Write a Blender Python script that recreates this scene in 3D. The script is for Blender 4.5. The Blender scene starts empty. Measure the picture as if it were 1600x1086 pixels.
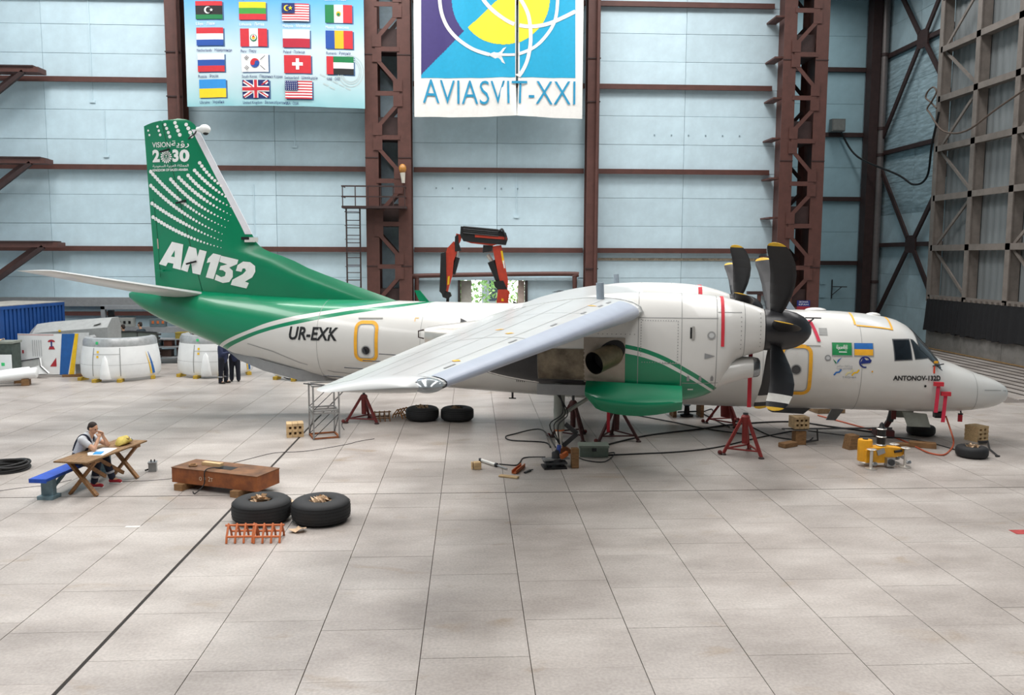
import bpy, bmesh, math, random
import numpy as np
from mathutils import Vector, Matrix, Quaternion
random.seed(7)
PI = math.pi
scene = bpy.context.scene
col = scene.collection
# ------------------------------------------------------------------ camera
FPX, CAMH, PX0, PY0 = 1300.0, 4.73, 800.0, 533.0
_yaw = math.atan2(64, FPX)
_pit = math.atan2((PY0 - 402) * math.cos(_yaw), FPX)
_fw = Vector((math.sin(_yaw) * math.cos(_pit), math.cos(_yaw) * math.cos(_pit), -math.sin(_pit)))
_r = _fw.cross(Vector((0, 0, 1))).normalized()
_u = _r.cross(_fw)
ROLL = 0.0035
CR = _r * math.cos(ROLL) + _u * math.sin(ROLL)
CU = -_r * math.sin(ROLL) + _u * math.cos(ROLL)
CC = Vector((0, 0, CAMH))
cam = bpy.data.cameras.new('camera')
cam.sensor_width = 36.0
cam.lens = FPX / 1600 * 36
cam.shift_y = -10.0 / 1600
cam.clip_end = 500
cob = bpy.data.objects.new('camera', cam)
col.objects.link(cob)
cob.matrix_world = Matrix(((CR.x, CU.x, -_fw.x, 0), (CR.y, CU.y, -_fw.y, 0), (CR.z, CU.z, -_fw.z, CAMH), (0, 0, 0, 1)))
scene.camera = cob
vs = scene.view_settings
vs.view_transform = 'Standard'
vs.look = 'None'
vs.gamma = 1.0
vs.use_curve_mapping = False
vs.exposure = 0.0
# ------------------------------------------------------------------ daylight
world = bpy.data.worlds.new('overcast_sky')
scene.world = world
world.use_nodes = True
wn = world.node_tree
bg = wn.nodes['Background']
bg.inputs[0].default_value = (0.93, 0.97, 1.0, 1)
bg.inputs[1].default_value = 7.0


def area(name, loc, sx, sy, power, spread=165, colr=(1, 0.98, 0.96)):
    l = bpy.data.lights.new(name, 'AREA')
    l.shape = 'RECTANGLE'
    l.size, l.size_y = sx, sy
    l.energy = power
    l.color = colr
    l.spread = math.radians(spread)
    o = bpy.data.objects.new(name, l)
    col.objects.link(o)
    o.location = loc
    return o


# long roof skylights run along the hall
SKY_X = (-16.0, -4.0, 8.0)
for _x in SKY_X:
    area('roof_area_light', (_x, 15.0, 20.8), 3.6, 42.0, 3350, 142)
area('roof_area_light', (-4.0, 33.0, 20.8), 36.0, 2.4, 3000)  # added cross strip lamp, there to brighten the back wall
area('roof_area_light', (20.0, 36.0, 20.8), 2.4, 28.0, 1500)  # added strip lamp that lifts the right wall, recess and sliding door


# ------------------------------------------------------------------ pixel helpers: a photo pixel seen on a known plane of the hall
def ray(px, py):
    return _fw + CR * ((px - PX0) / FPX) - CU * ((py - PY0) / FPX)


def on_floor(px, py, z=0.0):
    d = ray(px, py)
    return CC + d * ((z - CAMH) / d.z)


def on_y(px, py, y):
    d = ray(px, py)
    return CC + d * (y / d.y)


def on_x(px, py, x):
    d = ray(px, py)
    return CC + d * (x / d.x)


# ------------------------------------------------------------------ materials
def lin(h):
    h = h.lstrip('#')
    v = [int(h[i:i + 2], 16) / 255 for i in (0, 2, 4)]
    return tuple((c / 12.92 if c <= 0.04045 else ((c + 0.055) / 1.055) ** 2.4) for c in v) + (1,)


MATS = {}


def mat(name, hexc, rough=0.5, metal=0.0, var=0.08, scale=6.0, bump=0.0, bscale=40.0, coat=0.0, rnd=0.0, hex2=None, stretch=None, spec=0.5):
    """painted / plain surface with a faint procedural mottling"""
    if name in MATS:
        return MATS[name]
    m = bpy.data.materials.new(name)
    m.use_nodes = True
    nt = m.node_tree
    b = nt.nodes['Principled BSDF']
    b.inputs['Roughness'].default_value = rough
    b.inputs['Metallic'].default_value = metal
    b.inputs['Coat Weight'].default_value = coat
    b.inputs['Coat Roughness'].default_value = 0.1
    b.inputs['Specular IOR Level'].default_value = spec
    c = lin(hexc)
    tc = nt.nodes.new('ShaderNodeTexCoord')
    src = tc.outputs['Object']
    if stretch:
        mp = nt.nodes.new('ShaderNodeMapping')
        mp.inputs['Scale'].default_value = stretch
        nt.links.new(src, mp.inputs[0])
        src = mp.outputs[0]
    nz = nt.nodes.new('ShaderNodeTexNoise')
    nz.inputs['Scale'].default_value = scale
    nz.inputs['Detail'].default_value = 6
    nz.inputs['Roughness'].default_value = 0.65
    nt.links.new(src, nz.inputs['Vector'])
    rp = nt.nodes.new('ShaderNodeValToRGB')
    rp.color_ramp.elements[0].position = 0.32
    rp.color_ramp.elements[1].position = 0.68
    c2 = lin(hex2) if hex2 else tuple(max(0, x * (1 - var * 2)) for x in c[:3]) + (1,)
    rp.color_ramp.elements[0].color = c2
    rp.color_ramp.elements[1].color = c if hex2 else tuple(min(1, x * (1 + var * .5)) for x in c[:3]) + (1,)
    nt.links.new(nz.outputs['Fac'], rp.inputs[0])
    out = rp.outputs[0]
    if rnd:
        oi = nt.nodes.new('ShaderNodeObjectInfo')
        mr = nt.nodes.new('ShaderNodeMapRange')
        mr.inputs[3].default_value = 1 - rnd
        mr.inputs[4].default_value = 1 + rnd * .6
        nt.links.new(oi.outputs['Random'], mr.inputs[0])
        hs = nt.nodes.new('ShaderNodeHueSaturation')
        nt.links.new(mr.outputs[0], hs.inputs['Value'])
        nt.links.new(out, hs.inputs['Color'])
        out = hs.outputs[0]
    nt.links.new(out, b.inputs['Base Color'])
    if bump:
        n2 = nt.nodes.new('ShaderNodeTexNoise')
        n2.inputs['Scale'].default_value = bscale
        n2.inputs['Detail'].default_value = 4
        nt.links.new(src, n2.inputs['Vector'])
        bp = nt.nodes.new('ShaderNodeBump')
        bp.inputs['Strength'].default_value = bump
        bp.inputs['Distance'].default_value = 0.02
        nt.links.new(n2.outputs['Fac'], bp.inputs['Height'])
        nt.links.new(bp.outputs[0], b.inputs['Normal'])
    MATS[name] = m
    return m


def glass(name, hexc, rough=0.03, alpha=None):
    if name in MATS:
        return MATS[name]
    m = bpy.data.materials.new(name)
    m.use_nodes = True
    b = m.node_tree.nodes['Principled BSDF']
    b.inputs['Base Color'].default_value = lin(hexc)
    b.inputs['Roughness'].default_value = rough
    b.inputs['Transmission Weight'].default_value = 0.75
    b.inputs['IOR'].default_value = 1.3
    MATS[name] = m
    return m


# ------------------------------------------------------------------ mesh builder
class MB:
    def __init__(s):
        s.v, s.f, s.m = [], [], []

    def add(s, vs, fs, mi=0):
        o = len(s.v)
        s.v += [tuple(x) for x in vs]
        s.f += [tuple(i + o for i in f) for f in fs]
        s.m += [mi] * len(fs)
        return s

    def box(s, c, size, mi=0, rz=0.0, R=None):
        hx, hy, hz = (x / 2 for x in size)
        M = R if R is not None else Matrix.Rotation(rz, 3, 'Z')
        c = Vector(c)
        vs = [c + M @ Vector((x, y, z)) for z in (-hz, hz) for x, y in ((-hx, -hy), (hx, -hy), (hx, hy), (-hx, hy))]
        return s.add(vs, [(3, 2, 1, 0), (4, 5, 6, 7), (0, 1, 5, 4), (1, 2, 6, 5), (2, 3, 7, 6), (3, 0, 4, 7)], mi)

    def mm(s, a, b, mi=0):
        """box from its two opposite corners"""
        return s.box([(a[i] + b[i]) / 2 for i in range(3)], [abs(b[i] - a[i]) for i in range(3)], mi)

    def beam(s, a, b, w, h, mi=0, upv=(0, 0, 1)):
        a, b = Vector(a), Vector(b)
        d = (b - a)
        L = d.length
        d.normalize()
        u = Vector(upv)
        if abs(d.dot(u)) > .98:
            u = Vector((0, 1, 0))
        x = u.cross(d).normalized()
        z = d.cross(x)
        R = Matrix((d, x, z)).transposed()
        return s.box((a + b) / 2, (L, w, h), mi, R=R)

    def loft(s, rings, mi=0, cap=True, closed=True):
        n = len(rings[0])
        vs = [p for r in rings for p in r]
        fs = []
        for i in range(len(rings) - 1):
            for j in range(n if closed else n - 1):
                k = (j + 1) % n
                fs.append((i * n + j, i * n + k, (i + 1) * n + k, (i + 1) * n + j))
        if cap:
            fs.append(tuple(range(n - 1, -1, -1)))
            fs.append(tuple((len(rings) - 1) * n + j for j in range(n)))
        return s.add(vs, fs, mi)

    def cyl(s, a, b, r0, r1=None, n=12, mi=0, cap=True):
        return s.tube([a, b], [r0, r0 if r1 is None else r1], n, mi, cap)

    def tube(s, path, r, n=8, mi=0, cap=True):
        P = [Vector(p) for p in path]
        rs = r if isinstance(r, (list, tuple)) else [r] * len(P)
        rings = []
        t0 = (P[1] - P[0]).normalized()
        u = Vector((0, 0, 1)) if abs(t0.z) < .9 else Vector((1, 0, 0))
        u = (u - t0 * u.dot(t0)).normalized()
        for i, p in enumerate(P):
            t = (P[min(i + 1, len(P) - 1)] - P[max(i - 1, 0)]).normalized()
            u = u - t * u.dot(t)
            if u.length < 1e-6:
                u = t.orthogonal()
            u.normalize()
            w = t.cross(u)
            rings.append([p + (u * math.cos(2 * PI * k / n) + w * math.sin(2 * PI * k / n)) * rs[i] for k in range(n)])
        return s.loft(rings, mi, cap)

    def lathe(s, prof, n=24, mi=0, M=None, cap=False):
        """prof: list of (radius, height) about the Z axis, optional matrix"""
        M = M or Matrix.Identity(4)
        rings = [[M @ Vector((r * math.cos(2 * PI * k / n), r * math.sin(2 * PI * k / n), z)) for k in range(n)] for r, z in prof]
        return s.loft(rings, mi, cap)

    def prism(s, poly, fn, d0, d1, mi=0):
        """2-D polygon extruded: fn(u, v, d) gives the 3-D point"""
        n = len(poly)
        vs = [fn(u, v, d0) for u, v in poly] + [fn(u, v, d1) for u, v in poly]
        fs = [tuple(range(n - 1, -1, -1)), tuple(range(n, 2 * n))]
        fs += [(i, (i + 1) % n, n + (i + 1) % n, n + i) for i in range(n)]
        return s.add(vs, fs, mi)

    def ball(s, c, r, n=12, mi=0):
        if not isinstance(r, (tuple, list)):
            r = (r, r, r)
        rings = []
        for i in range(n // 2 + 1):
            a = PI * i / (n // 2)
            k = max(math.sin(a), 1e-3)
            rings.append([(c[0] + r[0] * k * math.cos(2 * PI * j / n), c[1] + r[1] * k * math.sin(2 * PI * j / n), c[2] - r[2] * math.cos(a)) for j in range(n)])
        return s.loft(rings, mi)

    def mesh(s, name, mats, sharp=35):
        me = bpy.data.meshes.new(name)
        me.from_pydata([tuple(x) for x in s.v], [], s.f)
        ms = mats if isinstance(mats, (list, tuple)) else [mats]
        for m in ms:
            me.materials.append(m)
        if len(ms) > 1:
            me.polygons.foreach_set('material_index', s.m)
        bm = bmesh.new()
        bm.from_mesh(me)
        bmesh.ops.recalc_face_normals(bm, faces=bm.faces)
        bm.to_mesh(me)
        bm.free()
        if sharp:
            me.polygons.foreach_set('use_smooth', [True] * len(me.polygons))
            me.set_sharp_from_angle(angle=math.radians(sharp))
        me.update()
        return me

    def build(s, name, mats, parent=None, sharp=35, loc=None, rz=0.0):
        return link(name, s.mesh(name, mats, sharp), parent, loc, rz)


def link(name, me, parent=None, loc=None, rz=0.0):
    o = bpy.data.objects.new(name, me)
    col.objects.link(o)
    o.parent = parent
    if loc is not None:
        o.location = loc
    if rz:
        o.rotation_euler = (0, 0, rz)
    return o


def tag(o, label=None, cat=None, group=None, kind=None):
    if label: o['label'] = label
    if cat: o['category'] = cat
    if group: o['group'] = group
    if kind: o['kind'] = kind
    return o


def thing(name, label, cat, loc=(0, 0, 0), rz=0.0, group=None):
    o = bpy.data.objects.new(name, None)
    o.empty_display_size = 0.2
    col.objects.link(o)
    o.location = loc
    o.rotation_euler = (0, 0, rz)
    return tag(o, label, cat, group)


def copy_tree(o, parent=None, loc=None, rz=None, label=None):
    c = o.copy()
    col.objects.link(c)
    c.parent = parent
    if loc is not None: c.location = loc
    if rz is not None: c.rotation_euler = (0, 0, rz)
    if label: c['label'] = label
    for ch in list(o.children):
        copy_tree(ch, c)
    return c


_tx = {}


def text2d(body, size=1.0, shear=0.0, offset=0.0, align='LEFT', width=None, space=1.0):
    """lettering as flat 2-D triangles: (verts, faces)"""
    cu = bpy.data.curves.new('lettering', 'FONT')
    cu.body = body
    cu.size = size
    cu.shear = shear
    cu.offset = offset
    cu.align_x = align
    cu.resolution_u = 3
    cu.space_character = space
    ob = bpy.data.objects.new('lettering', cu)
    col.objects.link(ob)
    bpy.context.view_layer.update()
    ev = ob.evaluated_get(bpy.context.evaluated_depsgraph_get())
    me = ev.to_mesh()
    vs = [(v.co.x, v.co.y) for v in me.vertices]
    fs = [tuple(p.vertices) for p in me.polygons]
    ev.to_mesh_clear()
    bpy.data.objects.remove(ob)
    bpy.data.curves.remove(cu)
    if width and vs:
        x0 = min(v[0] for v in vs)
        x1 = max(v[0] for v in vs)
        k = width / (x1 - x0)
        vs = [((v[0] - x0) * k, v[1]) for v in vs]
    return vs, fs


_AR = {'ا': (0xFE8D, 2), 'ل': (0xFEDD, 4), 'م': (0xFEE1, 4), 'ك': (0xFED9, 4), 'ة': (0xFE93, 2), 'ع': (0xFEC9, 4), 'ر': (0xFEAD, 2),
       'ب': (0xFE8F, 4), 'ي': (0xFEF1, 4), 'س': (0xFEB1, 4), 'و': (0xFEED, 2), 'د': (0xFEA9, 2), 'ؤ': (0xFE85, 2), 'ت': (0xFE95, 4),
       'ق': (0xFED5, 4), 'ن': (0xFEE5, 4), 'ز': (0xFEAF, 2), 'ه': (0xFEE9, 4), 'ح': (0xFEA1, 4), 'إ': (0xFE87, 2)}


def arabic(t):
    """joins the letters and turns the line round, so it reads right to left"""
    out = []
    for i, ch in enumerate(t):
        if ch not in _AR:
            out.append(ch)
            continue
        base, n = _AR[ch]
        prev = i > 0 and t[i - 1] in _AR and _AR[t[i - 1]][1] == 4
        nxt = n == 4 and i + 1 < len(t) and t[i + 1] in _AR
        k = 3 if (prev and nxt) else 1 if prev else 2 if nxt else 0
        out.append(chr(base + k))
    return ''.join(reversed(out))


def smooth_path(pts, n=8):
    P = [Vector(p) for p in pts]
    out = []
    for i in range(len(P) - 1):
        a, b, c, d = P[max(i - 1, 0)], P[i], P[i + 1], P[min(i + 2, len(P) - 1)]
        for k in range(n):
            t = k / n
            out.append(0.5 * ((2 * b) + (c - a) * t + (2 * a - 5 * b + 4 * c - d) * t * t + (3 * b - a - 3 * c + d) * t ** 3))
    out.append(P[-1])
    return out


def pchip(xs, ys):
    """monotone cubic interpolation"""
    xs, ys = np.array(xs, float), np.array(ys, float)
    if xs[0] > xs[-1]:
        xs, ys = xs[::-1], ys[::-1]
    h = np.diff(xs)
    d = np.diff(ys) / h
    m = np.zeros(len(xs))
    for i in range(1, len(xs) - 1):
        if d[i - 1] * d[i] > 0:
            w1, w2 = 2 * h[i] + h[i - 1], h[i] + 2 * h[i - 1]
            m[i] = (w1 + w2) / (w1 / d[i - 1] + w2 / d[i])
    m[0], m[-1] = d[0], d[-1]

    def f(x):
        x = min(max(x, xs[0]), xs[-1])
        i = int(min(np.searchsorted(xs, x, 'right') - 1, len(h) - 1))
        t = (x - xs[i]) / h[i]
        return float((2 * t ** 3 - 3 * t * t + 1) * ys[i] + (t ** 3 - 2 * t * t + t) * h[i] * m[i] + (3 * t * t - 2 * t ** 3) * ys[i + 1] + (t ** 3 - t * t) * h[i] * m[i + 1])
    return f


# ------------------------------------------------------------------ palette
M_wall = mat('light_blue_cladding', '#C9E0EA', 0.6, var=0.07, scale=0.9, rnd=0.05, bump=0.05, bscale=8)
M_wallgap = mat('blue_grey_joint', '#A6BAC5', 0.8)
M_brown = mat('red_brown_steel', '#5C3A33', 0.55, var=0.12, scale=3)
M_brownd = mat('dark_brown_steel', '#3C2826', 0.6, var=0.15, scale=3)
M_gdoor = mat('grey_beige_door_frame', '#8C837C', 0.6, var=0.12, scale=2)
M_sheet = mat('corrugated_door_sheet', '#8E9496', 0.55, var=0.12, scale=1.2, stretch=(1, 1, .12))
M_conc = mat('door_concrete', '#8B8884', 0.85, var=0.14, scale=2)
M_blackcloth = mat('black_curtain', '#1C1C1F', 0.9, var=0.1)
M_black = mat('black_plastic', '#151517', 0.45, var=0.1)
M_rubber = mat('tyre_rubber', '#1E1F21', 0.7, var=0.12, scale=9, bump=0.08, bscale=60)
M_steel = mat('bare_steel', '#A9ABAD', 0.35, metal=0.85, var=0.1)
M_dsteel = mat('dark_steel', '#4B4C4E', 0.5, metal=0.6, var=0.15)
M_galv = mat('galvanised_tube', '#9A9A99', 0.5, metal=0.4, var=0.1)
M_wood = mat('pale_timber', '#D8B88A', 0.75, var=0.18, scale=5, stretch=(1, 6, 6), rnd=.12)
M_wooddk = mat('worn_brown_timber', '#8E6A45', 0.8, var=0.25, scale=5, stretch=(1, 6, 6), rnd=.1)
M_woodtab = mat('varnished_table_timber', '#94693E', 0.6, var=0.25, scale=4, stretch=(1.2, 8, 8))
M_rust = mat('rusty_orange_steel', '#9C5A2C', 0.75, var=0.25, scale=4, hex2='#6E3D24')
M_jack = mat('jack_red_paint', '#6E2423', 0.5, var=0.15)
M_jackb = mat('jack_bright_red', '#98302C', 0.5, var=0.12)
M_orange = mat('orange_chock_paint', '#C66A38', 0.5, var=0.12)
M_yellow = mat('machine_yellow', '#E9A51E', 0.4, var=0.1)
M_cable = mat('black_rubber_cable', '#1A1A1B', 0.6)
M_hose = mat('orange_hose', '#B8583A', 0.6)
M_paper = mat('kraft_packing_paper', '#D2B595', 0.85, var=0.15, scale=14, bump=.2)
M_red = mat('ribbon_red', '#C92B3A', 0.7)
M_white = mat('white_print', '#F1F2F0', 0.55, var=0.02)
# ------------------------------------------------------------------ THE HALL
# floor: concrete slabs with recessed joints, two wide grooves
def floor_material(name, slab=True):
    m = bpy.data.materials.new(name)
    m.use_nodes = True
    nt = m.node_tree
    b = nt.nodes['Principled BSDF']
    geo = nt.nodes.new('ShaderNodeNewGeometry')
    mp = nt.nodes.new('ShaderNodeMapping')
    mp.inputs['Scale'].default_value = (.55, 1.0, 1.0)
    nt.links.new(geo.outputs['Position'], mp.inputs[0])
    n1 = nt.nodes.new('ShaderNodeTexNoise'); n1.inputs['Scale'].default_value = 0.8; n1.inputs['Detail'].default_value = 8; n1.inputs['Roughness'].default_value = .62
    n2 = nt.nodes.new('ShaderNodeTexNoise'); n2.inputs['Scale'].default_value = 26; n2.inputs['Detail'].default_value = 4
    n3 = nt.nodes.new('ShaderNodeTexNoise'); n3.inputs['Scale'].default_value = 1.5; n3.inputs['Detail'].default_value = 5; n3.inputs['Distortion'].default_value = .6
    n4 = nt.nodes.new('ShaderNodeTexVoronoi'); n4.inputs['Scale'].default_value = 55
    for n in (n1, n3): nt.links.new(mp.outputs[0], n.inputs['Vector'])
    for n in (n2, n4): nt.links.new(geo.outputs['Position'], n.inputs['Vector'])
    r1 = nt.nodes.new('ShaderNodeValToRGB')
    e = r1.color_ramp.elements
    e[0].position, e[0].color = .26, lin('#8C847E')
    e[1].position, e[1].color = .66, lin('#B9B2AC')
    r1.color_ramp.elements.new(.47).color = lin('#A69E98')
    nt.links.new(n1.outputs['Fac'], r1.inputs[0])
    # brown stains
    r3 = nt.nodes.new('ShaderNodeValToRGB')
    r3.color_ramp.elements[0].position, r3.color_ramp.elements[1].position = .62, .78
    nt.links.new(n3.outputs['Fac'], r3.inputs[0])
    mx = nt.nodes.new('ShaderNodeMixRGB'); mx.inputs[2].default_value = lin('#978877')
    nt.links.new(r3.outputs[0], mx.inputs[0]); nt.links.new(r1.outputs[0], mx.inputs[1])
    # fine aggregate
    r2 = nt.nodes.new('ShaderNodeMapRange'); r2.inputs[1].default_value = .3; r2.inputs[2].default_value = .7; r2.inputs[3].default_value = .84; r2.inputs[4].default_value = 1.09
    nt.links.new(n2.outputs['Fac'], r2.inputs[0])
    oi = nt.nodes.new('ShaderNodeObjectInfo')
    mr = nt.nodes.new('ShaderNodeMapRange'); mr.inputs[3].default_value = .94; mr.inputs[4].default_value = 1.04
    nt.links.new(oi.outputs['Random'], mr.inputs[0])
    mu = nt.nodes.new('ShaderNodeMath'); mu.operation = 'MULTIPLY'
    nt.links.new(r2.outputs[0], mu.inputs[0])
    if slab: nt.links.new(mr.outputs[0], mu.inputs[1])
    else: mu.inputs[1].default_value = .985
    hs = nt.nodes.new('ShaderNodeHueSaturation')
    nt.links.new(mu.outputs[0], hs.inputs['Value']); nt.links.new(mx.outputs[0], hs.inputs['Color'])
    nt.links.new(hs.outputs[0], b.inputs['Base Color'])
    rr = nt.nodes.new('ShaderNodeMapRange'); rr.inputs[3].default_value = .30; rr.inputs[4].default_value = .55
    nt.links.new(n1.outputs['Fac'], rr.inputs[0]); nt.links.new(rr.outputs[0], b.inputs['Roughness'])
    bp = nt.nodes.new('ShaderNodeBump'); bp.inputs['Strength'].default_value = .12; bp.inputs['Distance'].default_value = .01
    nt.links.new(n2.outputs['Fac'], bp.inputs['Height']); nt.links.new(bp.outputs[0], b.inputs['Normal'])
    return m


M_slab = floor_material('polished_concrete_slab')
M_slabfar = floor_material('polished_concrete', False)
M_joint = mat('dark_floor_joint', '#746C66', 0.9)
M_groove = mat('black_groove', '#2A2624', 0.9)
SL = 1.303
GX = -4.52          # the black groove lies along x = GX
GY = 16.42          # the cross groove lies along y = GY
floor = tag(MB().mm((-25, -14, -0.30), (26, 53, -0.03)).build('floor', M_joint, sharp=0), kind='structure')
slab_me = {}


def slab_mesh(w, d):
    k = (round(w, 3), round(d, 3))
    if k not in slab_me:
        slab_me[k] = MB().mm((-w / 2, -d / 2, -.06), (w / 2, d / 2, 0)).mesh('slab', M_slab, 0)
    return slab_me[k]


cells = []
for i in range(-16, 24):
    x0 = GX + i * SL
    off = (i * 0.37 % 1.0) * SL * .62
    edges = [GY]
    y = GY - .35 - off
    while y > 6.5:
        edges.append(y)
        y -= SL
    up = [GY]
    y = GY + .5 + (off * 1.3) % SL
    while y < 52:
        up.append(y)
        y += SL
    allv = sorted(set(edges + up))
    for a, b in zip(allv[:-1], allv[1:]):
        if x0 + SL > 25.4: continue
        if x0 + SL > 18.5 and b > 27: continue     # the door tracks take over there
        xm, ym = x0 + SL / 2, (a + b) / 2
        v = Vector((xm, ym, 0)) - CC
        zc = v.dot(_fw)
        px, py = PX0 + FPX * v.dot(CR) / zc, PY0 - FPX * v.dot(CU) / zc
        vis = -110 < px < 1710 and py < 1240
        cells.append((ym if vis else 1e3 + ym, xm, a, b))
cells.sort()
far = MB()
for n, (key, xm, a, b) in enumerate(cells):
    g = .0055
    a2, b2 = a + .003, b - .003
    wl = wr = SL / 2 - g
    if abs(a - GY) < 1e-6: a2 = a + .018
    if abs(b - GY) < 1e-6: b2 = b - .018
    if abs(xm - SL / 2 - GX) < 1e-6: wl -= .022
    if abs(xm + SL / 2 - GX) < 1e-6: wr -= .022
    xa, xb = xm - wl, xm + wr
    if n < 298 and key < 900:
        link('slab', slab_mesh(xb - xa, b2 - a2), floor, ((xa + xb) / 2, (a2 + b2) / 2, -random.random() * .0025))
    else:
        far.mm((xa, a2, -.06), (xb, b2, -.001))
o = far.build('slab_field', M_slabfar, floor, 0)
o['kind'] = 'stuff'
g = MB().mm((GX - .024, -10, -.028), (GX + .024, 52, -.012)).mm((-25, GY - .02, -.028), (18.5, GY + .02, -.012)).build('joint_filler', M_groove, floor, 0)
# plain concrete round the tracks, and the tracks of the sliding door
MB().mm((18.55, 27, -.06), (25.4, 52, -.002)).build('track_bed', M_slabfar, floor, 0)
M_track = mat('dirty_steel_track', '#4A433E', .6, var=.2)
for i in range(9):
    MB().mm((19.2 + i * .6, 27.2, -.01), (19.32 + i * .6, 51.8, .012)).build('door_track', M_track, floor, 0)
MB().mm((24.15, 27.2, -.01), (24.4, 43.2, .03)).build('track_edge', mat('worn_orange_edge', '#9B7B4E', .8, var=.3), floor, 0)
# red painted mark by the groove
r0 = on_floor(1592, 831)
MB().mm((r0.x - .12, r0.y - .12, -.002), (r0.x + .5, r0.y + .1, .003)).build('painted_mark', mat('red_floor_paint', '#B0403E', .7, var=.2), floor, 0)
s0 = on_floor(207, 823)
MB().mm((s0.x - .12, s0.y - .03, -.002), (s0.x + .13, s0.y + .03, .003)).build('painted_mark', mat('white_floor_paint', '#E6E4DF', .7), floor, 0)

# back wall: blue panels between brown columns, brown girts in front
YW = 39.0
GIRT = (1.25, 5.08, 8.72, 12.55, 16.22)
wb = MB()
for a, b in (((-25, YW + .06, 0), (-.5, YW + .3, 20.9)), ((2.52, YW + .06, 0), (14.6, YW + .3, 20.9)), ((-.5, YW + .06, 3.7), (2.52, YW + .3, 20.9))):
    wb.mm(a, b)
wall_back = tag(wb.build('wall_back', M_wallgap, sharp=0), kind='structure')
pm = {}


def panel(x0, x1, z0, z1, par, y=None, t=.07, m=None, x=None):
    """one cladding panel, y-facing (or x-facing when x is given)"""
    w, h = x1 - x0 - .014, z1 - z0 - .014
    k = (round(w, 2), round(h, 2), x is None, (m or M_wall).name)
    if k not in pm:
        bm = bmesh.new()
        bmesh.ops.create_cube(bm, size=1.0)
        for v in bm.verts:
            v.co = Vector((v.co.x * w, v.co.y * t, v.co.z * h)) if x is None else Vector((v.co.x * t, v.co.y * w, v.co.z * h))
        bmesh.ops.bevel(bm, geom=[e for e in bm.edges], offset=.006, segments=1, affect='EDGES')
        me = bpy.data.meshes.new('panel')
        bm.to_mesh(me)
        bm.free()
        me.materials.append(m or M_wall)
        pm[k] = me
    j = random.uniform(-.008, .008)
    loc = ((x0 + x1) / 2, (YW if y is None else y) + .03 + j, (z0 + z1) / 2) if x is None else (x + j, (x0 + x1) / 2, (z0 + z1) / 2)
    return link('panel', pm[k], par, loc)


BAYS = [(-24.9, -19.0), (-19.0, -13.1), (-13.1, -8.9), (-8.9, -4.7), (-2.7, 1.2), (1.2, 5.4), (5.7, 9.9), (9.9, 14.3)]
ZROW = [0, 1.25, 2.5, 3.78, 5.0, 6.2, 7.5, 8.64, 9.95, 11.25, 12.47, 13.7, 14.95, 16.14, 17.4, 18.7, 20.0]
for bi, (x0, x1) in enumerate(BAYS):
    for z0, z1 in zip(ZROW[:-1], ZROW[1:]):
        if z1 < 3.9 and bi in (4, 5):
            if bi == 4: panel(x0, -.55, z0, min(z1, 3.75), wall_back)
            else: panel(2.57, x1, z0, min(z1, 3.75), wall_back)
            continue
        panel(x0, x1, z0, z1, wall_back)
for z in GIRT[1:]:
    for x0, x1 in ((-24.8, -13.35), (-12.6, -4.75), (-2.62, 5.2), (5.85, 13.9)):
        MB().mm((x0, YW - .22, z - .10), (x1, YW - .002, z + .10)).mm((x0, YW - .24, z - .13), (x1, YW - .2, z - .05)).build('girt', M_brown, wall_back, 0)
# lower rails at the left
MB().mm((-24.8, YW - .3, 2.45), (-9.5, YW - .002, 2.85)).build('service_duct', mat('grey_duct', '#8C8D8E', .6), wall_back, 0)
MB().mm((-24.8, YW - .2, 2.02), (-9.5, YW - .002, 2.2)).build('girt', M_brown, wall_back, 0)
# ragged repaired seam right of the middle column
MB().mm((5.95, YW - .05, 4.6), (13.8, YW - .002, 4.72)).build('seam_strip', mat('rough_seam_mortar', '#A79B88', .9, var=.3, scale=9, bump=.4), wall_back, 0)
# vertical conduits on the panels
for x, z0, z1 in ((-16.9, 11.6, 16.1), (-16.4, 9.2, 11.2), (-8.0, 9.7, 11.2), (2.1, 6.6, 8.6), (1.9, 13.0, 16.0), (-9.9, 5.6, 8.0)):
    MB().mm((x - .02, YW - .04, z0), (x + .02, YW - .008, z1)).mm((x - .12, YW - .05, z0 - .05), (x + .12, YW - .008, z0 + .05)).build('wall_conduit', M_wall, wall_back, 0)
for i in range(6):
    for x, z in ((-14.3 + i * .55, 6.1 + .05 * (i % 2)), (8.5 + i * .8, 10.4), (-1.6 + i * .75, 7.9)):
        MB().mm((x - .03, YW - .03, z - .03), (x + .03, YW - .008, z + .03)).build('rivet_plate', mat('dull_grey_plate', '#8AA0AA', .6), wall_back, 0)

# doorway to the yard
dk = mat('dark_door_jamb', '#3B3533', .6)
d1 = tag(MB().mm((-.62, YW - .12, 0), (-.50, YW + .32, 3.75)).mm((2.52, YW - .12, 0), (2.64, YW + .32, 3.75)).mm((-.62, YW - .12, 3.66), (2.64, YW + .32, 3.78)).build('door_1', dk, sharp=0), kind='structure')
MB().mm((-.48, YW + .1, 0), (.02, YW + .18, 3.64)).build('door_leaf', mat('faded_curtain_grey', '#B9B7AE', .8), d1, 0)
MB().mm((2.2, YW + .1, 0), (2.5, YW + .18, 3.64)).build('door_leaf', mat('pale_pink_leaf', '#CDBBB0', .7), d1, 0)
MB().mm((-3.4 + .9, YW - .16, 3.66), (5.0, YW - .04, 3.8)).build('door_head', mat('dusty_blue_rail', '#A9BDC6', .6), d1, 0)
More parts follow.
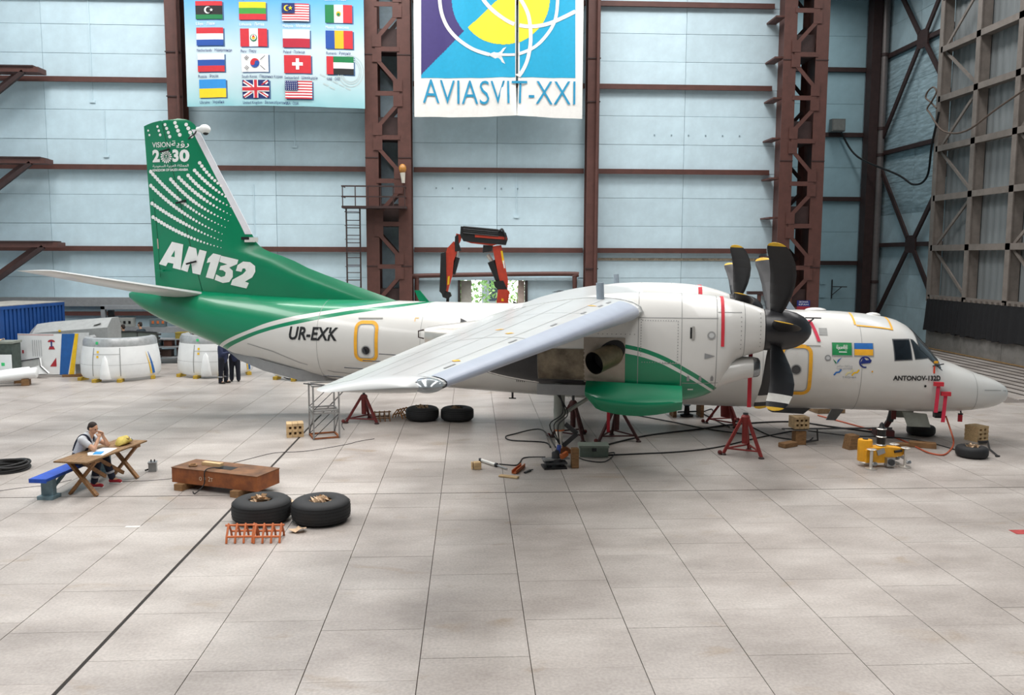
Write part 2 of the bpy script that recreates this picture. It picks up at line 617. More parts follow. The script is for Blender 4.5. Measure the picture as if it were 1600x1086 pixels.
# brown heating pipe round the doorway
pp = smooth_path([(-2.5, YW - .5, 0.1), (-2.5, YW - .5, 3.5), (-2.44, YW - .5, 3.78), (-2.15, YW - .5, 3.88), (4.4, YW - .5, 3.98), (4.72, YW - .5, 3.86), (4.8, YW - .5, 3.55), (4.8, YW - .5, .1)], 6)
tag(MB().tube(pp, .105, 12).build('heating_pipe', M_brown), 'brown heating pipe bent over the yard doorway', 'pipe')

# single columns
def h_column(x, label, w=.66):
    t = thing('wall_column', label, 'column', (x, YW - .45, 0), group=None)
    MB().mm((-w / 2, -.4, 0), (w / 2, -.34, 20.4)).mm((-w / 2, .3, 0), (w / 2, .36, 20.4)).mm((-.04, -.34, 0), (.04, .3, 20.4)).build('steel_section', M_brown, t, 0)
    for z in (4.2, 11.7, 13.6):
        MB().mm((-w / 2 - .03, -.44, z), (w / 2 + .03, -.4, z + .05)).build('joint_plate', M_brownd, t, 0)
    MB().cyl((w / 2 - .12, -.55, 3.0), (w / 2 - .12, -.55, 20.4), .07, n=8).build('cable_conduit', M_brown, t)
    return t


h_column(-13.0, 'brown steel column between the bare blue bay and the flag banner')
h_column(5.52, 'brown steel column between the logo banner and the latticed column', .55)


# laced columns
def laced(x0, x1, y, label, deep, ribs=False):
    w = x1 - x0
    t = thing('laced_column', label, 'column', ((x0 + x1) / 2, y, 0))
    fl = .58
    for sx in (-1, 1):
        xc = sx * (w / 2 - fl / 2)
        MB().mm((xc - fl / 2, -.04, 0), (xc + fl / 2, 0, 20.4)).mm((xc - sx * fl * .0 - .03, 0, 0), (xc + .03, deep, 20.4)).mm((xc - fl / 2, deep - .04, 0), (xc + fl / 2, deep, 20.4)).build('chord', M_brown, t, 0)
        for z in (4.3, 9.1, 13.55):
            MB().mm((xc - fl / 2 - .01, -.06, z), (xc + fl / 2 + .01, -.04, z + .04)).build('splice_plate', M_brownd, t, 0)
    xi = w / 2 - fl
    z = .5
    k = 0
    while z < 20:
        zt = z + 1.9
        a, b = (-xi - .1, xi + .1) if k % 2 else (xi + .1, -xi - .1)
        MB().beam((a, -.06, z + .35), (b, -.06, zt - .35), .17, .03, upv=(0, 1, 0)).build('lacing_bar', M_brown, t, 0)
        MB().beam((a, deep - .1, z + .35), (b, deep - .1, zt - .35), .17, .03, upv=(0, 1, 0)).build('lacing_bar', M_brownd, t, 0)
        MB().mm((-xi - .1, -.07, zt - .10), (xi + .1, -.04, zt + .10)).build('batten', M_brown, t, 0)
        for sx, zz in ((1 if k % 2 == 0 else -1, z + .35), (-1 if k % 2 == 0 else 1, zt - .3)):
            xx = sx * (xi + .02)
            MB().mm((xx - .2, -.085, zz - .26), (xx + .2, -.06, zz + .26)).build('gusset', M_brown, t, 0)
        if k % 2 == 0:
            MB().mm((-xi, .1, zt - .1), (xi, deep - .15, zt + .9)).build('web_plate', M_brownd, t, 0)
        z = zt
        k += 1
    if ribs:
        for i in range(11):
            MB().mm((-w / 2 - .34, .1, 1.2 + i * 1.78), (-w / 2 + .1, deep, 1.27 + i * 1.78)).build('stiffener', M_brown, t, 0)
        MB().mm((-w / 2 - .36, deep - .12, 0), (-w / 2 + .1, deep - .06, 20.4)).build('side_flange', M_brown, t, 0)
    return t


c1 = laced(-4.68, -2.66, YW - 1.15, 'laced red-brown column with ladder platform, between the two banners', 1.0)
c2 = laced(13.95, 16.0, YW - 1.35, 'laced red-brown column with side stiffeners beside the dark corner recess', 1.6, True)

# ladder and platform on the first laced column
lp = thing('ladder_platform', 'small railed steel platform with caged ladder on the laced column', 'ladder', (-4.2, YW - 1.4, 0))
yb = YW - 1.4
MB().mm((-1.45, -.55, 6.85), (1.35, .2, 6.95)).build('platform', M_brownd, lp, 0)
for x in (-1.4, -.85, -.3, .25, .8, 1.3):
    MB().mm((x - .02, -.55, 6.95), (x + .02, -.51, 7.8)).build('rail_post', M_brownd, lp, 0)
for z in (7.35, 7.8):
    MB().mm((-1.45, -.56, z - .03), (1.35, -.51, z + .03)).build('guard_rail', M_brownd, lp, 0)
for x in (-1.4, 1.3):
    for z in (7.35, 7.8):
        MB().mm((x - .02, -.55, z - .02), (x + .02, .2, z + .02)).build('guard_rail', M_brownd, lp, 0)
for x in (-1.32, -.72):
    MB().mm((x - .03, -.1, .1), (x + .03, -.04, 6.9)).build('stile', M_brownd, lp, 0)
for i in range(20):
    MB().cyl((-1.32, -.07, .4 + i * .33), (-.72, -.07, .4 + i * .33), .018, n=6).build('rung', M_brownd, lp)
for i in range(9):
    pts = [(-1.32, -.07, 1.9 + i * .6)] + [(-1.02 - .38 * math.cos(a), -.07 - .55 * math.sin(a), 1.9 + i * .6) for a in [PI * q / 6 for q in range(1, 6)]] + [(-.72, -.07, 1.9 + i * .6)]
    MB().tube(pts, .015, 5).build('cage_hoop', M_brownd, lp)

# lamp on the laced column
lo = on_y(629, 268, YW - 1.5)
lm = thing('work_lamp', 'small round lamp with pale neck clipped to the laced column', 'lamp', (lo.x, YW - 1.46, lo.z))
MB().ball((0, 0, .12), (.17, .17, .22), 12).build('lamp_shade', mat('amber_glass', '#B98140', .3), lm)
MB().cyl((.03, 0, -.5), (0, 0, -.05), .07, .12, 12).build('lamp_neck', mat('cream_enamel', '#DAD5C8', .5), lm)
MB().mm((-.04, 0, -.3), (.04, .1, -.2)).build('clip', M_brownd, lm, 0)

# warning plate low on the right laced column
so = on_y(1255, 477, YW - 1.4)
sg = thing('wall_sign', 'small blue and red enamel sign on the right laced column', 'sign', (so.x, YW - 1.42, so.z))
MB().mm((-.3, -.015, -.05), (.3, .015, .22)).build('blue_field', mat('sign_blue', '#26327A', .5), sg, 0)
MB().mm((-.3, -.015, -.2), (.3, .015, -.05)).build('red_field', mat('sign_red', '#9B2A38', .5), sg, 0)
vsx, fsx = text2d('ЗОНА', .1, width=.44)
mb = MB().add([(x - .22, -.018, y + .12) for x, y in vsx], fsx)
vsx, fsx = text2d('КРАН', .1, width=.44)
mb.add([(x - .22, -.018, y - .0) for x, y in vsx], fsx)
mb.build('lettering', M_white, sg, 0)

# wall consoles at the left
for z, xr, lab in ((12.62, -18.6, 'topmost'), (8.75, -18.5, 'middle'), (5.12, -18.15, 'lowest')):
    t = thing('wall_console', lab + ' brown steel console with twin struts on the blue wall', 'bracket', (0, YW - .9, 0), group='consoles on the blue wall')
    MB().mm((-24.4, -.35, z - .02), (xr, .35, z + .2)).build('deck_beam', M_brown, t, 0)
    MB().mm((-24.4, -.4, z + .2), (xr - .2, .4, z + .26)).build('deck_plate', M_brownd, t, 0)
    for yy, dx in ((-.28, 0), (.28, -.6)):
        MB().beam((-23.6 + dx, yy, z - 4.0 + .6), (xr - .65 + dx, yy, z), .14, .18).build('strut', M_brownd if yy < 0 else M_brown, t, 0)
    for q in (.3, .62):
        MB().beam((-23.9 + q * (xr + 22.8), -.28, z - 3.4 + q * 3.4), (-24.1 + q * (xr + 22.8), .28, z - 3.4 + q * 3.4), .05, .05).build('tie', M_brownd, t, 0)

# left and right walls, ceiling, recess
tag(MB().mm((-25.2, -14.3, 0), (26, -14, 20.9)).build('wall_front_light_block', mat('front_wall_grey', '#6E767A', .7), sharp=0), kind='structure')  # unseen dark wall, added to keep sky light off the aircraft's near side
wall_left = tag(MB().mm((-25.2, -14, 0), (-24.95, 39.3, 20.9)).build('wall_left', M_wall, sharp=0), kind='structure')
tag(MB().mm((-25.2, -14, 20.9), (26, 53, 21.2)).build('ceiling', mat('grey_ceiling', '#7E8385', .8), sharp=0), kind='structure')
XR = 25.6
M_wallr = mat('weathered_blue_cladding', '#B9D0D8', 0.65, var=0.10, scale=.8, rnd=.05)
M_wallw = mat('peeling_blue_cladding', '#B4CDD6', 0.65, var=0.10, scale=2.5, rnd=.04, hex2='#7E9198', stretch=(1, .4, 3))
wall_right = tag(MB().mm((XR + .05, -14, 0), (XR + .3, 52.3, 20.9)).build('wall_right', M_wallgap, sharp=0), kind='structure')
zz = [0, 1.9, 3.8, 5.55, 7.4, 9.3, 11.15, 13.1, 15.0, 16.9, 18.8, 20.6]
for y0, y1 in ((34.0, 38.6), (38.6, 43.2), (43.2, 47.7), (47.7, 52.0)):
    for z0, z1 in zip(zz[:-1], zz[1:]):
        panel(y0, y1, z0, z1, wall_right, m=M_wallw if 7 < z0 < 16 and y0 > 43 else M_wallr, x=XR + .03)
for z in (5.57, 11.2, 17.0):
    MB().mm((XR - .25, 30, z - .12), (XR - .002, 51.9, z + .12)).build('girt', M_brownd, wall_right, 0)
for yb_, zb_ in ((47.1, 5.57), (46.9, 17.0)):
    MB().mm((XR - .34, yb_ - .55, zb_ - .5), (XR - .25, yb_ + .55, zb_ + .5)).build('gusset', M_brownd, wall_right, 0)
    for sy, sz in ((-1, -1), (1, -1), (-1, 1), (1, 1)):
        if zb_ + sz * 5.2 > 20.6: e = (XR - .3, yb_ + sy * 3.0, 20.6)
        else: e = (XR - .3, yb_ + sy * 4.5, zb_ + sz * 5.35)
        MB().beam((XR - .3, yb_ + sy * .4, zb_ + sz * .4), e, .28, .12, upv=(1, 0, 0)).build('brace', M_brownd, wall_right, 0)
YR = 52.0
wall_corner = tag(MB().mm((14.3, YR + .06, 0), (25.6, YR + .3, 20.9)).build('wall_recess', M_wallgap, sharp=0), kind='structure')
M_wallc = mat('shade_toned_cladding', '#9FC0CB', 0.65, var=0.06, scale=.8, rnd=.04)  # blue cladding again, with the recess shade put into its colour
for z0, z1 in zip([0, 2.2, 4.4, 6.4, 8.4, 10.4, 12.3, 14.3, 16.3, 18.4], [2.2, 4.4, 6.4, 8.4, 10.4, 12.3, 14.3, 16.3, 18.4, 20.6]):
    for x0, x1 in ((14.5, 19.6), (19.6, 24.5)):
        panel(x0, x1, z0, z1, wall_corner, y=YR, m=M_wallc)
for z in (4.45, 8.45, 12.4, 16.35):
    MB().mm((14.5, YR - .25, z - .13), (24.5, YR - .002, z + .13)).build('girt', M_brownd, wall_corner, 0)
tag(MB().mm((14.32, 39.4, 0), (14.5, 52, 20.9)).build('wall_inner', M_wallc, sharp=0), kind='structure')
# corner column with its rain pipe
t = thing('corner_column', 'dark brown steel column in the far corner with a steel rain pipe', 'column', (24.85, YR - .6, 0))
MB().mm((-.45, -.4, 0), (.1, .3, 20.8)).build('steel_section', M_brownd, t, 0)
MB().cyl((.38, -.3, 0), (.38, -.3, 20.8), .22, n=14).build('rain_pipe', mat('dull_brown_pipe', '#7C7472', .4, metal=.3), t)
for z in (3.2, 11.0, 12.6, 17.0):
    MB().cyl((.38, -.3, z), (.38, -.3, z + .18), .26, n=14).build('pipe_collar', M_brownd, t)
# junction box and its slack cable
jb = on_y(1306, 203, YR - .4)
t = thing('junction_box', 'grey junction box standing on a girt of the dark corner recess', 'electric box', (jb.x, YR - .54, 12.53))
MB().mm((-.42, -.25, 0), (.42, .2, .75)).build('box_body', mat('box_grey', '#6C6E6C', .6), t, 0)
MB().mm((-.36, -.28, .06), (.36, -.25, .69)).build('box_lid', mat('box_grey2', '#7A7C79', .6), t, 0)
pts = [(jb.x + .3, YR - .5, 12.5), (jb.x + 1.2, YR - .9, 11.0), (jb.x + 2.2, 48, 9.6), (25.0, 46.5, 8.9), (24.9, 45.0, 9.2), (24.3, 43.6, 10.7), (24.2, 42.9, 12.3)]
tag(MB().tube(smooth_path(pts, 8), .06, 7).build('slack_cable', M_cable), 'slack black cable drooping from the junction box to the sliding door', 'cable')
lp_ = [(24.1, 43.0, 12.5), (24.05, 43.5, 12.9), (24.0, 43.9, 13.2), (24.0, 43.7, 13.5), (24.0, 43.2, 13.6), (24.0, 42.9, 13.3), (24.0, 43.3, 12.9), (24.0, 43.7, 12.6), (24.0, 43.4, 12.3), (23.95, 42.0, 11.2), (23.95, 40.0, 10.9), (23.95, 37.5, 11.6), (23.95, 34, 12.5)]
tag(MB().tube(smooth_path(lp_, 6), .045, 6).build('coiled_cable', mat('brown_grey_cable', '#6E5F55', .7)), 'looped grey-brown cable hung across the sliding door frame', 'cable')
# small wall hooks in the recess
for i in range(3):
    for z in (3.2, 2.35):
        x = 20.6 + i * .85
        MB().mm((x - .16, YR - .06, z - .1), (x + .16, YR - .008, z + .1)).build('wall_plate', M_wallc, wall_corner, 0)
MB().beam((22.9, YR - .1, 2.2), (22.9, YR - .1, 3.4), .06, .06).beam((22.9, YR - .1, 2.95), (23.7, YR - .5, 2.95), .06, .06).beam((22.9, YR - .1, 2.4), (23.4, YR - .4, 2.95), .05, .05).build('wall_hook', M_dsteel, wall_corner, 0)

# sliding hangar door: welded grid, corrugated sheet, curtain, concrete sill
XD = 24.5
d2 = bpy.data.objects.new('door_2', None)
col.objects.link(d2)
d2.location = (XD, 43.3, 0)
tag(d2, kind='structure')
YS = [0, -3.25, -6.4, -9.5, -12.6]
ZS = [2.68, 5.3, 7.9, 10.45, 13.0, 15.5, 18.1, 20.4]
for i, y in enumerate(YS):
    MB().mm((-.12, y - .1, 2.5), (.42, y + .1, 20.5)).mm((-.16, y - .17, 2.5), (-.1, y + .17, 20.5)).build('door_post', M_gdoor, d2, 0)
for z in ZS:
    MB().mm((-.12, YS[-1], z - .09), (.42, 0, z + .09)).mm((-.16, YS[-1], z - .15), (-.1, 0, z + .15)).build('door_rail', M_gdoor, d2, 0)
for i in range(4):
    for j in range(len(ZS) - 1):
        y0, y1, z0, z1 = YS[i + 1], YS[i], ZS[j], ZS[j + 1]
        mb = MB()
        n = 26
        rings = []
        for zc in (z0, z1):
            rings.append([(.46 + (.05 if (k // 2) % 2 else 0), y0 + (y1 - y0) * k / n, zc) for k in range(n + 1)] + [(.56, y1, zc), (.56, y0, zc)])
        mb.loft(rings)
        mb.build('corrugated_sheet', M_sheet, d2, 20)
        if i in (0, 2):
            up = j % 2
            MB().beam((.05, y0, z1 if up else z0), (.05, y1, z0 if up else z1), .14, .08, upv=(1, 0, 0)).build('diagonal', M_gdoor, d2, 0)
for part, (ya, yb2) in enumerate(((-.1, -3.1), (-3.12, -6.6), (-6.62, -12.6))):
    rings = []
    n = 40
    for zc, am in ((2.62, .03), (2.0, .07), (1.4, .1), (.95, .13)):
        rings.append([(-.24 - am * (.5 + .5 * math.sin(k * 1.3 + part)) - (2.62 - zc) * .04, ya + (yb2 - ya) * k / n, zc + (.06 * math.sin(k * .45 + part * 2) if zc < 1 else 0)) for k in range(n + 1)] + [(-.18, yb2, zc), (-.18, ya, zc)])
    MB().loft(rings).build('curtain', M_blackcloth, d2, 50)
for k in range(30):
    MB().mm((-.3, -.2 - k * .42, 2.62), (-.2, -.12 - k * .42, 2.74)).build('curtain_clip', M_gdoor, d2, 0)
for k in range(4):
    MB().mm((-.15, YS[k + 1] + .01, 0.03), (.5, YS[k] - .01, 2.45)).build('sill_block', M_conc, d2, 0)

# the yard behind the doorway
yard = tag(MB().mm((-30, 53.5, -.25), (60, 110, -.02)).mm((-25, 39.35, -.25), (14.2, 53.5, -.02)).build('yard_ground', mat('yard_gravel', '#C9C4B6', .9, var=.2, scale=3), sharp=0), kind='structure')
M_leaf = mat('brightened_leaves', '#9CC266', .6, var=.3, scale=3)  # green lightened so the overexposed daylight look sits in the leaf colour


def tree(loc, h, r, label, seed):
    rnd = random.Random(seed)
    t = thing('yard_tree', label, 'tree', loc)
    MB().tube([(0, 0, 0), (.1, 0, h * .5), (0, .1, h * .8)], [.2, .14, .08], 8).build('trunk', mat('bark', '#6F5B45', .9, var=.2), t)
    mb = MB()
    for k in range(850):
        a, b = rnd.uniform(0, 2 * PI), rnd.uniform(-1, 1)
        q = rnd.random() ** .4
        c = Vector((math.cos(a) * math.sqrt(1 - b * b) * r * q, math.sin(a) * math.sqrt(1 - b * b) * r * q, h * .62 + b * h * .42 * q))
        d = Vector((rnd.uniform(-1, 1), rnd.uniform(-1, 1), rnd.uniform(-1, 1))).normalized() * .16
        e = d.orthogonal().normalized() * .08
        mb.add([c - d, c + e, c + d, c - e], [(0, 1, 2, 3)])
    mb.build('foliage', M_leaf, t, 0)['kind'] = 'stuff'


tree((-.6, 46, 0), 5.5, 1.9, 'leafy young tree just outside the yard doorway, at its left jamb', 1)
tree((2.9, 51, 0), 6.5, 2.2, 'taller leafy tree standing farther out in the yard', 2)
t = thing('yard_cabin', 'grey cabin with dark window out in the bright yard', 'building', (1.55, 58, 0))
MB().mm((-.8, 0, 0), (1.0, 2, 4.3)).build('cabin_wall', mat('cabin_grey', '#8E9296', .7), t, 0)
MB().mm((-.3, -.04, 1.7), (.3, .02, 3.2)).build('cabin_window', mat('cabin_glass', '#39424D', .2), t, 0)
MB().mm((-.95, -.2, 4.3), (1.15, 2.2, 4.45)).build('cabin_roof', mat('cabin_roof', '#70655E', .7), t, 0)
# ------------------------------------------------------------------ THE AIRCRAFT  (local x = forward, y = to its left, z = up)
PSI = math.radians(12)
AO = Vector((11.23, 21.31, 0))
AX, AL = Vector((math.cos(PSI), -math.sin(PSI), 0)), Vector((-math.sin(PSI), -math.cos(PSI), 0))
air = thing('transport_aircraft', 'white twin-propeller cargo aircraft with green tail, raised on jacks', 'aircraft', AO, -PSI)


def a_side(px, py, lat):
    """photo pixel on the plane `lat` metres to the right of the centre line -> (s, z)"""
    d = ray(px, py)
    n = AL
    p = CC + d * (((AO + AL * lat) - CC).dot(n) / d.dot(n))
    return (p - AO).dot(AX), p.z


def nodes_of(m):
    m.use_nodes = True
    return m.node_tree, m.node_tree.nodes['Principled BSDF']


def math_node(nt, op, a, b=None):
    n = nt.nodes.new('ShaderNodeMath')
    n.operation = op
    for i, v in enumerate((a, b)):
        if v is None: continue
        if isinstance(v, (int, float)): n.inputs[i].default_value = v
        else: nt.links.new(v, n.inputs[i])
    return n.outputs[0]


def curve_node(nt, sx, s0, s1, z0, z1, pts):
    """a drawn line z(s): used for the sweeping paint edges"""
    t = math_node(nt, 'DIVIDE', math_node(nt, 'SUBTRACT', sx, s0), s1 - s0)
    c = nt.nodes.new('ShaderNodeFloatCurve')
    cv = c.mapping.curves[0]
    q = sorted(((p[0] - s0) / (s1 - s0), (p[1] - z0) / (z1 - z0)) for p in pts)
    cv.points[0].location = q[0]
    cv.points[1].location = q[-1]
    for p in q[1:-1]: cv.points.new(*p)
    c.mapping.use_clip = False
    c.mapping.update()
    nt.links.new(t, c.inputs['Value'])
    return math_node(nt, 'ADD', math_node(nt, 'MULTIPLY', c.outputs[0], z1 - z0), z0)


PAINT, GREEN = '#D6D5D1', '#007F57'


def livery(name, s0, s1, z0, z1, main, stripe_hi, stripe_lo, below=False, extra=None):
    m = bpy.data.materials.new(name)
    nt, b = nodes_of(m)
    b.inputs['Roughness'].default_value = .28
    b.inputs['Coat Weight'].default_value = .3
    tc = nt.nodes.new('ShaderNodeTexCoord')
    sp = nt.nodes.new('ShaderNodeSeparateXYZ')
    nt.links.new(tc.outputs['Object'], sp.inputs[0])
    sx, sz = sp.outputs[0], sp.outputs[2]
    gt = 'LESS_THAN' if below else 'GREATER_THAN'
    a = math_node(nt, gt, sz, curve_node(nt, sx, s0, s1, z0, z1, main))
    h = math_node(nt, 'LESS_THAN', sz, curve_node(nt, sx, s0, s1, z0, z1, stripe_hi))
    l = math_node(nt, 'GREATER_THAN', sz, curve_node(nt, sx, s0, s1, z0, z1, stripe_lo))
    f = math_node(nt, 'MAXIMUM', a, math_node(nt, 'MULTIPLY', h, l))
    if extra: f = extra(nt, sx, sz, f)
    else: f = math_node(nt, 'MULTIPLY', f, math_node(nt, 'LESS_THAN', sx, s1 - .001))
    nz = nt.nodes.new('ShaderNodeTexNoise')
    nz.inputs['Scale'].default_value = 1.3
    nz.inputs['Detail'].default_value = 5
    nt.links.new(tc.outputs['Object'], nz.inputs['Vector'])
    mr = nt.nodes.new('ShaderNodeMapRange')
    mr.inputs[3].default_value, mr.inputs[4].default_value = .93, 1.04
    nt.links.new(nz.outputs[0], mr.inputs[0])
    mx = nt.nodes.new('ShaderNodeMixRGB')
    mx.inputs[1].default_value, mx.inputs[2].default_value = lin(PAINT), lin(GREEN)
    nt.links.new(f, mx.inputs[0])
    hs = nt.nodes.new('ShaderNodeHueSaturation')
    nt.links.new(mr.outputs[0], hs.inputs['Value'])
    nt.links.new(mx.outputs[0], hs.inputs['Color'])
    nt.links.new(hs.outputs[0], b.inputs['Base Color'])
    return m


M_fus = livery('fuselage_paint', -22.6, -12.2, 1.0, 4.0,
               [(-22.6, 1.0), (-19.4, 1.9), (-18.5, 2.34), (-17.75, 2.64), (-16.98, 2.91), (-16.03, 3.12), (-15.09, 3.27), (-14.17, 3.40), (-13.35, 3.52), (-12.2, 3.75)],
               [(-22.6, .9), (-19.2, 1.93), (-18.27, 2.33), (-17.29, 2.69), (-16.24, 2.96), (-15.3, 3.14), (-14.37, 3.29), (-13.46, 3.40), (-12.2, 3.50)],
               [(-22.6, .7), (-19.1, 1.83), (-18.18, 2.24), (-17.2, 2.61), (-16.15, 2.87), (-15.11, 3.07), (-14.19, 3.22), (-13.28, 3.35), (-12.2, 3.51)])
M_paint = mat('aircraft_white', PAINT, .28, var=.03, scale=1.5, coat=.3)
M_grey = mat('aircraft_pale_grey', '#C6C8C7', .32, var=.03, scale=1.5, coat=.2)
M_belly = mat('belly_grey', '#8F9091', .45, var=.06)
M_green = mat('aircraft_green', GREEN, .28, var=.04, scale=1.5, coat=.3)
M_boot = mat('deicing_boot_grey', '#A6AEBD', .35, var=.04, scale=2)
M_finboot = mat('fin_boot_white', '#E2E2E8', .35, var=.03)
M_line = mat('panel_line', '#9B9C9B', .6)
M_ink = mat('black_lettering', '#17181A', .5)
M_yel = mat('door_outline_yellow', '#F2B02A', .5)
M_dark = mat('dark_opening', '#0D0D0F', .6)
M_chrome = mat('polished_metal', '#D7D3CC', .32, metal=.65, var=.04)
M_soot = mat('heat_stained_steel', '#8C8270', .35, metal=.7, var=.25, scale=2.2, hex2='#4A443C')
M_ti = mat('bare_titanium', '#A39A8F', .38, metal=.55, var=.08, scale=3)
M_blk = mat('nacelle_black', '#2A2A2D', .5, var=.1)
M_win = mat('cockpit_glass', '#20262C', .06, var=.1, coat=.6)
M_blue = mat('print_blue', '#1F6BB8', .5)
M_navy = mat('print_navy', '#1C2F7A', .5)
M_pyel = mat('print_yellow', '#F5C518', .5)

# --- fuselage
ST = [(2.74, 1.28, 1.22, .02), (2.70, 1.40, 1.10, .17), (2.60, 1.50, 1.02, .28), (2.40, 1.61, .92, .43), (1.89, 1.80, .82, .70), (1.4, 2.00, .77, .90), (1.0, 2.15, .75, 1.03),
      (.85, 2.24, .745, 1.07), (.6, 2.52, .74, 1.14), (.40, 2.74, .74, 1.19), (.2, 2.95, .74, 1.23), (-.06, 3.12, .74, 1.28), (-.47, 3.23, .74, 1.33), (-1.03, 3.30, .74, 1.38), (-1.6, 3.34, .735, 1.41),
      (-2.5, 3.36, .73, 1.43), (-4.5, 3.38, .73, 1.45), (-7.5, 3.41, .80, 1.45), (-9.7, 3.43, .90, 1.45), (-11.8, 3.45, 1.0, 1.44), (-13.5, 3.47, 1.07, 1.42), (-15, 3.50, 1.13, 1.36),
      (-16.05, 3.52, 1.21, 1.27), (-16.85, 3.55, 1.36, 1.18), (-17.66, 3.58, 1.55, 1.07), (-18.4, 3.62, 1.77, .96), (-19.24, 3.67, 2.13, .83), (-20.2, 3.72, 2.5, .62), (-21.0, 3.74, 2.82, .42), (-21.8, 3.72, 3.24, .2), (-22.1, 3.62, 3.46, .05)]
f_zt, f_zb, f_w = (pchip([q[0] for q in ST], [q[k] for q in ST]) for k in (1, 2, 3))
EX = 2.25


def fus_pt(s, th, off=0.0):
    """th: 0 top, 90 right-hand side, 180 belly"""
    zt, zb, w = f_zt(s), f_zb(s), f_w(s)
    c, h = (zt + zb) / 2, (zt - zb) / 2
    cy_, sy_ = math.sin(th), math.cos(th)
    y = -math.copysign(abs(cy_) ** (2 / EX), cy_) * (w + off)
    z = c + math.copysign(abs(sy_) ** (2 / EX), sy_) * (h + off)
    return Vector((s, y, z))


def side(s, z, off=.012, sg=-1):
    zt, zb, w = f_zt(s), f_zb(s), f_w(s)
    c, h = (zt + zb) / 2, (zt - zb) / 2
    k = max(0.0, 1 - abs((z - c) / h) ** EX)
    return Vector((s, sg * (w * k ** (1 / EX) + off), z))


stn = [2.74, 2.73, 2.70, 2.65, 2.6, 2.5, 2.4, 2.25] + list(np.linspace(2.1, -22.1, 122))
rings = [[fus_pt(s, 2 * PI * k / 64) for k in range(64)] for s in stn]
fus = MB().loft(rings).build('fuselage', M_fus, air, 60)


def ribbon(path, w, fn, name, m, par, closed=False, off=.012):
    """thin printed band following 2-D path, laid on a surface by fn(u, v, off)"""
    P = [Vector(p) for p in path]
    n = len(P)
    mb = MB()
    L = []
    for i in range(n):
        t = (P[(i + 1) % n] - P[i - 1]) if closed else (P[min(i + 1, n - 1)] - P[max(i - 1, 0)])
        t.normalize()
        q = Vector((-t.y, t.x)) * w / 2
        L += [P[i] + q, P[i] - q]
    fs = [(2 * i, 2 * i + 1, (2 * i + 3) % (2 * n), (2 * i + 2) % (2 * n)) for i in range(n if closed else n - 1)]
    mb.add([fn(p.x, p.y, off) for p in L], fs)
    return mb.build(name, m, par, 0)


def rrect(s0, s1, z0, z1, r, n=5, lean=0.0):
    pts = []
    for cx_, cz_, a0 in ((s1 - r, z1 - r, 0), (s0 + r, z1 - r, 90), (s0 + r, z0 + r, 180), (s1 - r, z0 + r, 270)):
        for k in range(n + 1):
            a = math.radians(a0 + 90 * k / n)
            pts.append((cx_ + r * math.cos(a), cz_ + r * math.sin(a)))
    # straight runs are divided so that the band follows the round skin
    out = []
    for i in range(len(pts)):
        a, b = Vector(pts[i]), Vector(pts[(i + 1) % len(pts)])
        k = max(1, int((b - a).length / .08))
        out += [tuple(a + (b - a) * j / k) for j in range(k)]
    return [(x + lean * (z - (z0 + z1) / 2), z) for x, z in out]


def sheet(u0, u1, v0, v1, nu, nv, fn, off, mb=None, mi=0):
    mb = mb or MB()
    vs = [fn(u0 + (u1 - u0) * i / nu, v0 + (v1 - v0) * j / nv, off) for j in range(nv + 1) for i in range(nu + 1)]
    fs = [(j * (nu + 1) + i, j * (nu + 1) + i + 1, (j + 1) * (nu + 1) + i + 1, (j + 1) * (nu + 1) + i) for j in range(nv) for i in range(nu)]
    return mb.add(vs, fs, mi)


def disc(u, v, r, fn, off, n=20, mb=None, mi=0):
    mb = mb or MB()
    return mb.add([fn(u + r * math.cos(2 * PI * k / n), v + r * math.sin(2 * PI * k / n), off) for k in range(n)], [tuple(range(n))], mi)


def letters(body, u, v, fn, name, m, par, size, off=.014, width=None, rot=0.0, **kw):
    vs, fs = text2d(body, size, width=width, **kw)
    c, s = math.cos(rot), math.sin(rot)
    return MB().add([fn(u + x * c - y * s, v + x * s + y * c, off) for x, y in vs], fs).build(name, m, par, 0)


# doors
def cabin_door(s0, s1, z0, z1, lean=0.0):
    d = ribbon(rrect(s0, s1, z0, z1, .17, lean=lean), .09, side, 'door_outline', M_yel, fus, True)
    ribbon(rrect(s0 + .06, s1 - .06, z0 + .06, z1 - .06, .13, lean=lean), .012, side, 'door_gap', M_line, fus, True, off=.013)
    return d


cabin_door(-3.13, -2.44, 1.30, 2.52)
cabin_door(-14.44, -13.84, 1.90, 2.94)
for s, z in ((-2.79, 1.93), (-14.14, 2.17)):
    disc(s, z, .11, side, .013).build('door_window', M_win, fus, 0)
    ribbon([(s + .125 * math.cos(a), z + .125 * math.sin(a)) for a in [2 * PI * k / 20 for k in range(20)]], .025, side, 'window_rim', M_line, fus, True, off=.015)
ribbon([(-14.42, 3.04), (-13.72, 3.05)], .03, side, 'door_rain_strip', mat('strip_grey', '#85857F', .6), fus, off=.02)
ribbon([(-2.55, 2.54), (-2.2, 2.54)], .02, side, 'door_rain_strip', MATS['strip_grey'], fus, off=.02)
ribbon([(-12.8, 2.98), (-12.8, 3.07), (-12.7, 3.07)][::-1], .02, side, 'corner_mark', M_yel, fus)

